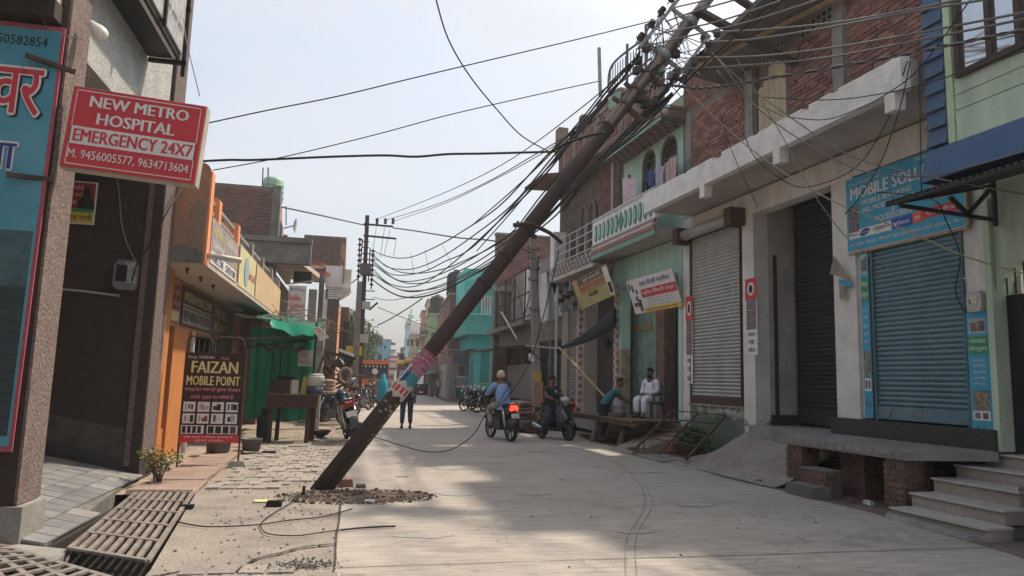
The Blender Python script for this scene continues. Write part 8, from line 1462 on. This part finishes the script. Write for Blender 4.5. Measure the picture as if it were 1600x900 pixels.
def scooter(lab, col):
    t = thing('scooter', lab, 'scooter'); P_ = lambda n, b, m, s=True: part(n, b, m, t, s)
    wheel(t, .60, .23, .10, solid=True, hub=ENG); wheel(t, -.58, .23, .11, solid=True, hub=ENG)
    b = MB(); b.sheet(lambda u, v: (.60+.27*math.cos(rad(10+150*u)), (v-.5)*.15, .23+.28*math.sin(rad(10+150*u))+.03*math.sin(v*math.pi)), 12, 4); P_('front_mudguard', b, col)
    b = MB(); b.tube([(.60, .07, .23), (.50, .07, .55)], .022, 8); P_('fork_leg', b, ENG); b = MB(); b.tube([(.60, -.07, .23), (.50, -.07, .55)], .022, 8); P_('fork_leg', b, ENG)
    b = MB(); pr = [(.50, .24), (.58, .42), (.55, .70), (.44, .92)]
    def apr(u, v):
        i = min(2, int(u*3)); f = u*3-i; x_, z_ = pr[i][0]*(1-f)+pr[i+1][0]*f, pr[i][1]*(1-f)+pr[i+1][1]*f; w = .20+.06*math.sin(u*math.pi); a = (v-.5)*2; return (x_-.12*a*a, a*w, z_)
    b.sheet(apr, 12, 8); P_('front_apron', b, col); b = MB(); b.sheet(lambda u, v: (lambda q: (q[0]-.06, q[1]*.95, q[2]))(apr(u, v)), 12, 8); P_('inner_apron', b, M('grey_plastic', (.07, .07, .075), .5))
    b = MB(); b.ext([(.565, -.06, .72), (.57, 0, .52), (.565, .06, .72), (.55, .12, .80), (.55, -.12, .80)], (.02, 0, 0)); P_('apron_emblem', b, M('dark_grille', (.05, .05, .055), .4), False)
    for sg in (-1, 1): b = MB(); b.ext([(.50, sg*.13, .80), (.56, sg*.06, .60), (.57, sg*.08, .50), (.50, sg*.20, .72)], (.025, 0, 0)); P_('apron_trim', b, CHROME, False)
    b = MB(); b.box(-.15, .50, -.17, .17, .22, .30); P_('floor_board', b, MBLK, False)
    b = MB(); b.tube([(-.02, 0, .42), (-.2, 0, .52), (-.5, 0, .60), (-.80, 0, .70)], [.15, .19, .17, .07], 14); P_('rear_body', b, col)
    b = MB(); b.hexa([(-.76, -.11, .70), (-.02, -.13, .66), (-.02, .13, .66), (-.76, .11, .70), (-.74, -.12, .80), (-.05, -.12, .76), (-.05, .12, .76), (-.74, .12, .80)]); P_('seat', b, SEAT, False)
    b = MB(); b.tube([(.44, 0, .88), (.42, 0, 1.0)], .05, 8); b.tube([(.42, -.14, 1.02), (.44, 0, 1.04), (.42, .14, 1.02)], [.05, .085, .05], 12); P_('handlebar_cowl', b, M('cowl_white', (.55, .56, .58), .35))
    b = MB(); b.ell((.50, 0, 1.03), .03, .085, .055, 12, 7); P_('headlight', b, M('headlight_clear', (.62, .66, .68), .1, spec=.8))
    for sg in (-1, 1):
        b = MB(); b.tube([(.42, sg*.13, 1.02), (.36, sg*.34, 1.03)], .019, 8); P_('grip', b, RUBBER); b = MB(); b.tube([(.41, sg*.18, 1.03), (.42, sg*.26, 1.19)], .006, 5); o = P_('mirror_stalk', b, BLACK); b = MB(); b.ell((.42, sg*.28, 1.23), .018, .06, .045, 12, 6); part('mirror', b, MIRG, o, True)
        b = MB(); b.bar((-.15, sg*.175, .48), (-.72, sg*.14, .66), .012, .03); P_('chrome_strip', b, CHROME, False)
    b = MB(); b.tube([(-.30, -.16, .25), (-.75, -.17, .34)], [.03, .06], 10); P_('exhaust', b, CHROME); b = MB(); b.box(-.45, -.1, .06, .18, .18, .40); P_('engine', b, ENG, False); b = MB(); b.box(-.86, -.80, -.09, .09, .62, .70); P_('tail_light', b, TAILR, False)
    return t
s0 = scooter('black scooter with silver trim and white headlamp cowl parked facing right', M('scooter_maroon_black', (.025, .014, .016), .25, spec=.6)); pc = (P(848, 683, Z=0)+P(886, 688, Z=0))/2; angS = rad(-69)
s0.matrix_world = Matrix.Translation((pc.x, pc.y, 0)) @ Matrix.Rotation(angS, 4, 'Z') @ Matrix.Scale(1.07, 4)
person('young man in dark T-shirt sitting on the black scooter with one foot down', (pc.x, pc.y, 0), angS, 'scoot', M('shirt_charcoal', (.035, .045, .045), .9), M('jeans_dark', (.03, .05, .08), .9), long=False, headturn=rad(-10), scale=1.08)
# seated man in white with plastic chair
_q = PA(1018, 649, a=8.6); p = RW(8.6, _q.y, .72); CHR = M('chair_grey', (.10, .11, .12), .5); angC = rad(205)
t = thing('plastic_chair', 'dark grey plastic armchair carrying the bearded man in white', 'chair', (p.x, p.y, .72), angC)
P_ = lambda n, b, m=CHR: link(n, mesh(n, b, m, None), t)
b = MB().box(-.22, .24, -.23, .23, .38, .42); P_('seat', b)
for x_ in (-.2, .21):
    for y_ in (-.2, .2): b = MB(); b.bar((x_*1.12, y_*1.12, 0), (x_, y_, .38), .05, .05); P_('leg', b)
for y_ in (-.25, .25): b = MB(); b.bar((-.22, y_, .64), (.2, y_, .62), .05, .03); P_('armrest', b); b = MB(); b.bar((.2, y_, .38), (.2, y_, .62), .04); P_('arm_post', b)
b = MB(); b.tube([(-.24, -.22, .42), (-.32, -.2, .82), (-.34, 0, .88), (-.32, .2, .82), (-.24, .22, .42)], .025, 8); P_('back_frame', b)
for y_ in (-.1, 0, .1): b = MB(); b.bar((-.24, y_, .42), (-.33, y_, .85), .045, .02); P_('back_slat', b)
person('bearded man in white kurta sitting on a plastic chair on the shop platform', (p.x, p.y, .69), angC, 'sit', M('kurta_white', (.72, .74, .80), .8, (.62, .64, .7), 6, .6), M('kurta_white', (0, 0, 0)), beard=True, kurta=True, headturn=rad(20))
# boy and drum
p = P(945, 692, Z=0); person('youth in teal T-shirt leaning over a metal drum by the timber platform', (p.x, p.y, 0), rad(-12), 'lean', M('shirt_teal', (.03, .17, .18), .9, (.02, .13, .14), 6), M('jeans_navy', (.025, .04, .065), .9), long=False, headturn=rad(-60), scale=1.1)
_q = PA(968, 651, a=7.72); p = RW(_q.x, _q.y, .72); t = thing('metal_drum', 'dented grey metal milk drum on the timber platform', 'drum', p); part('drum', MB().lathe([(.15, 0), (.165, .01), (.165, .13), (.17, .14), (.165, .15), (.165, .28), (.17, .29), (.165, .30), (.16, .38), (.13, .40)], p, 20), M('drum_grey', (.24, .25, .26), .45, (.16, .17, .18), 6, .7, metal=.4), t, True); part('lid', MB().lathe([(.13, .40), (.14, .415), (.05, .43)], p, 16), GREY, t, True)
# pedestrian walking away
p = P(634, 670, Z=0); person('man in black shirt and dark blue trousers walking behind the leaning pole', (p.x, p.y, 0), rad(92), 'stand', M('shirt_black', (.02, .02, .025), .9), M('trousers_navy', (.045, .06, .09), .9), long=False, shoes=M('shoe_brown', (.10, .04, .03), .7), scale=1.08)
p = P(597, 628, Y=36); person('woman wrapped in a bright blue veil walking away on the left verge', (p.x, 36, 0), rad(80), 'stand', M('veil_blue', (.02, .26, .38), .8, (.015, .2, .3), 6), M('salwar', (.25, .2, .15), .9), veil=M('veil_blue', (0, 0, 0)), detail=False)
ctr2 = P(776, 640, Z=0); person('man in grey-blue shirt and dark cap sitting on the parked motorcycle', (ctr2.x, ctr2.y, 0), rad(170), 'side', M('shirt_greyblue', (.26, .33, .42), .9), M('trousers_grey', (.25, .26, .28), .9), cap=BLK, detail=False)
p = P(690, 621, Z=0); person('man in dark clothes standing by the shops far down the street', (p.x-.4, 58, 0), rad(-90), 'stand', M('shirt_olive', (.06, .08, .06), .9), M('trousers_grey', (0, 0, 0)), detail=False)
for px, Yq, sh, tr, lab, ps in ((675, 60, M('shirt_slate', (.10, .14, .16), .9), M('trousers_slate', (.14, .18, .2), .9), 'man in slate clothes standing left of the distant pair', 'stand'), (687, 57, M('shirt_cream', (.55, .48, .45), .9), BLK, 'person in pale top and dark skirt walking in the distance', 'walk'), (692, 56, M('shirt_khaki', (.3, .27, .15), .9), M('trousers_navy', (0, 0, 0)), 'person in khaki beside the one in the pale top', 'stand'), (612, 70, M('shirt_cream', (0, 0, 0)), M('trousers_grey', (0, 0, 0)), 'distant pedestrian near the orange truck', 'walk'), (583, 44, M('shirt_brown', (.16, .10, .07), .9), BLK, 'man in brown standing in front of the orange truck', 'stand')): q = P(px, 600, Y=Yq); person(lab, (q.x, Yq, 0), rad(-80), ps, sh, tr, detail=False)
q = P(709, 600, Y=54); s1 = dup(s0, mw=Matrix.Translation((q.x, 54, 0)) @ Matrix.Rotation(rad(93), 4, 'Z'), label='distant dark scooter ridden away by a man in white'); person('man in white shirt riding a scooter away in the distance', (q.x, 54, 0), rad(93), 'scoot', WHITE2, M('trousers_grey', (0, 0, 0)), detail=False)
place(m1, 490, 660, rad(235), rad(-10), 'third motorcycle squeezed behind the food cart at the left verge'); place(m1, 521, 657, rad(228), rad(-10), 'black motorcycle with its front wheel turned, in front of the sack pile'); place(m2, 541, 646, rad(70), rad(-9), 'red motorcycle half hidden behind the one with the white plate'); place(m1, 530, 652, rad(215), rad(-9), 'motorcycle with raised handlebar between the sack pile and the concrete pole')
place(m1, 566, 641, rad(62), rad(-9), 'dark motorcycle just right of the grey concrete pole foot'); place(m2, 604, 622, rad(85), rad(-8), 'small distant red motorcycle right of the orange truck')
for px, py, lab in ((668, 617, 'distant motorcycle parked first in line on the right side'), (674, 616, 'distant motorcycle parked second in line on the right side'), (698, 623, 'distant motorcycle standing left of the auto rickshaw')): place(m1, px, py, rad(200), rad(7), lab)
for px, Yq, lab, sh in ((650, 75, 'distant pedestrian in white by the dark van', WHITE), (643, 88, 'far pedestrian in rust-coloured clothes', M('shirt_rust', (.35, .12, .06), .9)), (622, 95, 'far pedestrian in green at the street end', M('shirt_green', (.05, .2, .1), .9)), (598, 58, 'vendor in cream standing left of the distant street', M('shirt_cream', (0, 0, 0)))): q = P(px, 600, Y=Yq); person(lab, (q.x, Yq, 0), rad(-80), 'walk', sh, BLK, detail=False)
# ---------------------------------------------------------------- auto rickshaw
AG = M('auto_green', (.015, .11, .055), .4); AY = M('auto_cream', (.50, .36, .20), .6); AC = M('auto_canopy', (.35, .34, .30), .8)
q = P(727, 600, Y=50.2); t = thing('auto_rickshaw', 'green auto rickshaw with pale canopy facing the viewer in the distance', 'auto rickshaw', (q.x, 50.2, 0), rad(-108)); P_ = lambda n, b, m, s=False: link(n, mesh(n, b, m, None, s), t)
b = MB(); b.hexa([(-1.2, -.66, .30), (1.05, -.45, .35), (1.05, .45, .35), (-1.2, .66, .30), (-1.2, -.68, .95), (1.15, -.45, 1.0), (1.15, .45, 1.0), (-1.2, .68, .95)]); P_('body', b, AG)
b = MB(); b.hexa([(-1.2, -.67, .951), (1.15, -.46, 1.0), (1.15, .46, 1.0), (-1.2, .67, .951), (-1.2, -.66, 1.10), (1.12, -.46, 1.14), (1.12, .46, 1.14), (-1.2, .66, 1.10)]); P_('cream_band', b, AY)
b = MB(); b.hexa([(-1.25, -.66, 1.62), (.85, -.56, 1.66), (.85, .56, 1.66), (-1.25, .66, 1.62), (-1.1, -.55, 1.80), (.7, -.46, 1.80), (.7, .46, 1.80), (-1.1, .55, 1.80)]); P_('canopy', b, AC)
b = MB(); b.hexa([(1.08, -.42, 1.15), (1.11, -.42, 1.15), (1.11, .42, 1.15), (1.08, .42, 1.15), (.84, -.5, 1.64), (.87, -.5, 1.64), (.87, .5, 1.64), (.84, .5, 1.64)]); P_('windscreen', b, M('screen_glass', (.10, .15, .17), .35))
for y_ in (-.52, .52): b = MB(); b.bar((1.08, y_*.9, 1.1), (.84, y_, 1.66), .06); P_('screen_pillar', b, AG)
b = MB().box(-1.2, -1.1, -.6, .6, 1.1, 1.65); P_('rear_panel', b, BLK)
for x_, y_ in ((.95, 0), (-.8, .58), (-.8, -.58)): b = MB(); b.lathe([(.16, -.05), (.22, -.05), (.23, 0), (.22, .05), (.16, .05)], (x_, y_, .23), 18, 'y'); P_('wheel', b, RUBBER)
b = MB(); b.ell((1.16, 0, .78), .05, .12, .12); P_('headlight', b, CHROME, True); b = MB(); b.sheet(lambda u, v: (.95+.32*math.cos(rad(20+140*u)), (v-.5)*.2, .3+.3*math.sin(rad(20+140*u))), 8, 2); P_('front_mudguard', b, AG)
a0, a1 = P(736, 604, Y=47), P(757, 583, Y=47); t = thing('blue_sign_board', 'small blue standing shop board with pink lettering by the auto rickshaw', 'sign board', (a0.x, 47, 0)); B = Board(t, a0, UX, Z, a1.x-a0.x, a1.z-a0.z, M('board_blue', (.05, .20, .30), .7), .05); B.t('MOBILE', .1, .9, .62, .85, M('print_red2', (0, 0, 0)), .02); B.t('CENTRE', .15, .85, .3, .5, SWHITE, .01); b = MB(); b.bar((a0.x+.1, 47.05, 0), (a0.x+.1, 47.05, a0.z), .06); b2 = MB(); b2.bar((a1.x-.1, 47.05, 0), (a1.x-.1, 47.05, a0.z), .06); part('leg', b, BLK, t); part('leg', b2, BLK, t)
# ---------------------------------------------------------------- orange truck
q = P(582, 600, Y=46); OR_ = M('truck_orange', (.55, .14, .04), .6, (.42, .1, .03), 3); t = thing('orange_truck', 'orange-fronted truck cab with white hangings inside its dark windscreen', 'truck', (q.x, 46, 0), rad(-90)); P_ = lambda n, b, m, s=False: link(n, mesh(n, b, m, None, s), t)
P_('body', MB().box(-4.0, -.3, -.95, .95, .9, 2.3), OR_); P_('lower_front', MB().box(-.3, .35, -.95, .95, .45, 1.45), OR_); b = MB(); b.hexa([(-.3, -.92, 1.451), (.33, -.92, 1.451), (.33, .92, 1.451), (-.3, .92, 1.451), (-.3, -.88, 2.35), (.2, -.88, 2.35), (.2, .88, 2.35), (-.3, .88, 2.35)]); P_('windscreen', b, M('truck_glass', (.03, .035, .04), .3))
b = MB(); b.hexa([(-.6, -.97, 2.351), (.38, -.97, 2.351), (.38, .97, 2.351), (-.6, .97, 2.351), (-.6, -.9, 2.62), (.30, -.9, 2.60), (.30, .9, 2.60), (-.6, .9, 2.62)]); P_('visor_roof', b, OR_)
for y_ in (-.93, .93): b = MB(); b.bar((.36, y_, 1.45), (.25, y_, 2.35), .08); P_('pillar', b, OR_)
for k in range(7): b = MB(); b.ell((.30, -.7+k*.23, 2.22), .02, .05, .07, 8, 5); P_('hanging_tassel', b, SWHITE, True)
b = MB(); b.ell((.34, .1, 1.9), .02, .2, .2, 10, 6); P_('garland', b, SWHITE, True)
for y_ in (-.7, .7): b = MB(); b.ell((.36, y_, .85), .04, .12, .12); P_('headlight', b, CHROME, True)
P_('bumper', MB().box(.35, .45, -.95, .95, .42, .6), BLACK); P_('grille', MB().box(.351, .37, -.45, .45, .75, 1.1), BLACK)
for x_, y_ in ((-.1, .8), (-.1, -.8), (-3, .8), (-3, -.8)): b = MB(); b.lathe([(.2, -.12), (.42, -.12), (.44, 0), (.42, .12), (.2, .12)], (x_, y_, .44), 20, 'y'); P_('wheel', b, RUBBER)
# loaded lorry far down the street with a man on the sacks
q = P(638, 600, Y=74); t = thing('loaded_lorry', 'distant brown lorry piled with golden sacks', 'lorry', (q.x, 74, 0), rad(-93)); P_ = lambda n, b, m, s=False: link(n, mesh(n, b, m, None, s), t)
P_('cargo_body', MB().box(-4.5, -.4, -1.2, 1.2, .9, 2.6), M('lorry_brown', (.20, .10, .06), .8)); P_('cab', MB().box(-.39, 1.2, -1.1, 1.1, .6, 2.5), M('cab_brown', (.15, .09, .07), .7)); P_('cab_screen', MB().box(1.2, 1.23, -.95, .95, 1.5, 2.3), GLASS)
GOLD = M('sack_gold', (.55, .33, .09), .9, (.4, .24, .08), 4, .7)
for i in range(4):
    for j in range(3): b = MB(); b.ell((-.2-i*1.1, -.85+j*.85, 2.95+.25*((i+j) % 2)), .75, .5, .4, 12, 7); P_('sack', b, GOLD, True)
for x_, y_ in ((.5, .95), (.5, -.95), (-3.3, .95), (-3.3, -.95)): b = MB(); b.lathe([(.25, -.15), (.48, -.15), (.5, 0), (.48, .15), (.25, .15)], (x_, y_, .5), 18, 'y'); P_('wheel', b, RUBBER)
q2 = P(628, 540, Y=75); person('man in dark clothes sitting on top of the golden sacks of the lorry', (q2.x, 75, 3.0), rad(-90), 'sit', M('shirt_black', (0, 0, 0)), BLK, detail=False)
t = thing('dark_van', 'dark parked van in the shade far down the right side', 'van', (P(661, 600, Y=70).x, 70, 0), rad(-90)); P_ = lambda n, b, m, s=False: link(n, mesh(n, b, m, None, s), t)
b = MB(); b.hexa([(-2.2, -.85, .35), (2.0, -.85, .35), (2.0, .85, .35), (-2.2, .85, .35), (-2.2, -.85, 1.1), (2.1, -.85, 1.0), (2.1, .85, 1.0), (-2.2, .85, 1.1)]); P_('body', b, M('van_dark', (.03, .035, .04), .35)); b = MB(); b.hexa([(-2.1, -.8, 1.1), (1.5, -.8, 1.01), (1.5, .8, 1.01), (-2.1, .8, 1.1), (-1.9, -.7, 1.8), (.8, -.7, 1.8), (.8, .7, 1.8), (-1.9, .7, 1.8)]); P_('cabin', b, GLASS)
for x_, y_ in ((1.3, .78), (1.3, -.78), (-1.4, .78), (-1.4, -.78)): b = MB(); b.lathe([(.15, -.09), (.3, -.09), (.31, 0), (.3, .09), (.15, .09)], (x_, y_, .31), 18, 'y'); P_('wheel', b, RUBBER)
for y_ in (-.6, .6): b = MB(); b.ell((2.08, y_, .8), .04, .12, .09); P_('headlight', b, CHROME, True)

# ---------------------------------------------------------------- summer haze over the whole street
hm = bpy.data.materials.new('haze'); hm.use_nodes = True; nt = hm.node_tree; nt.nodes.clear()
pv = nt.nodes.new('ShaderNodeVolumePrincipled'); ou = nt.nodes.new('ShaderNodeOutputMaterial'); pv.inputs['Color'].default_value = (.90, .92, .95, 1); pv.inputs['Density'].default_value = .0013; pv.inputs['Anisotropy'].default_value = .2
nt.links.new(pv.outputs[0], ou.inputs['Volume'])
struct('haze', MB().box(-70, 90, -40, 380, -1.65, 14.5), hm, kind='stuff')
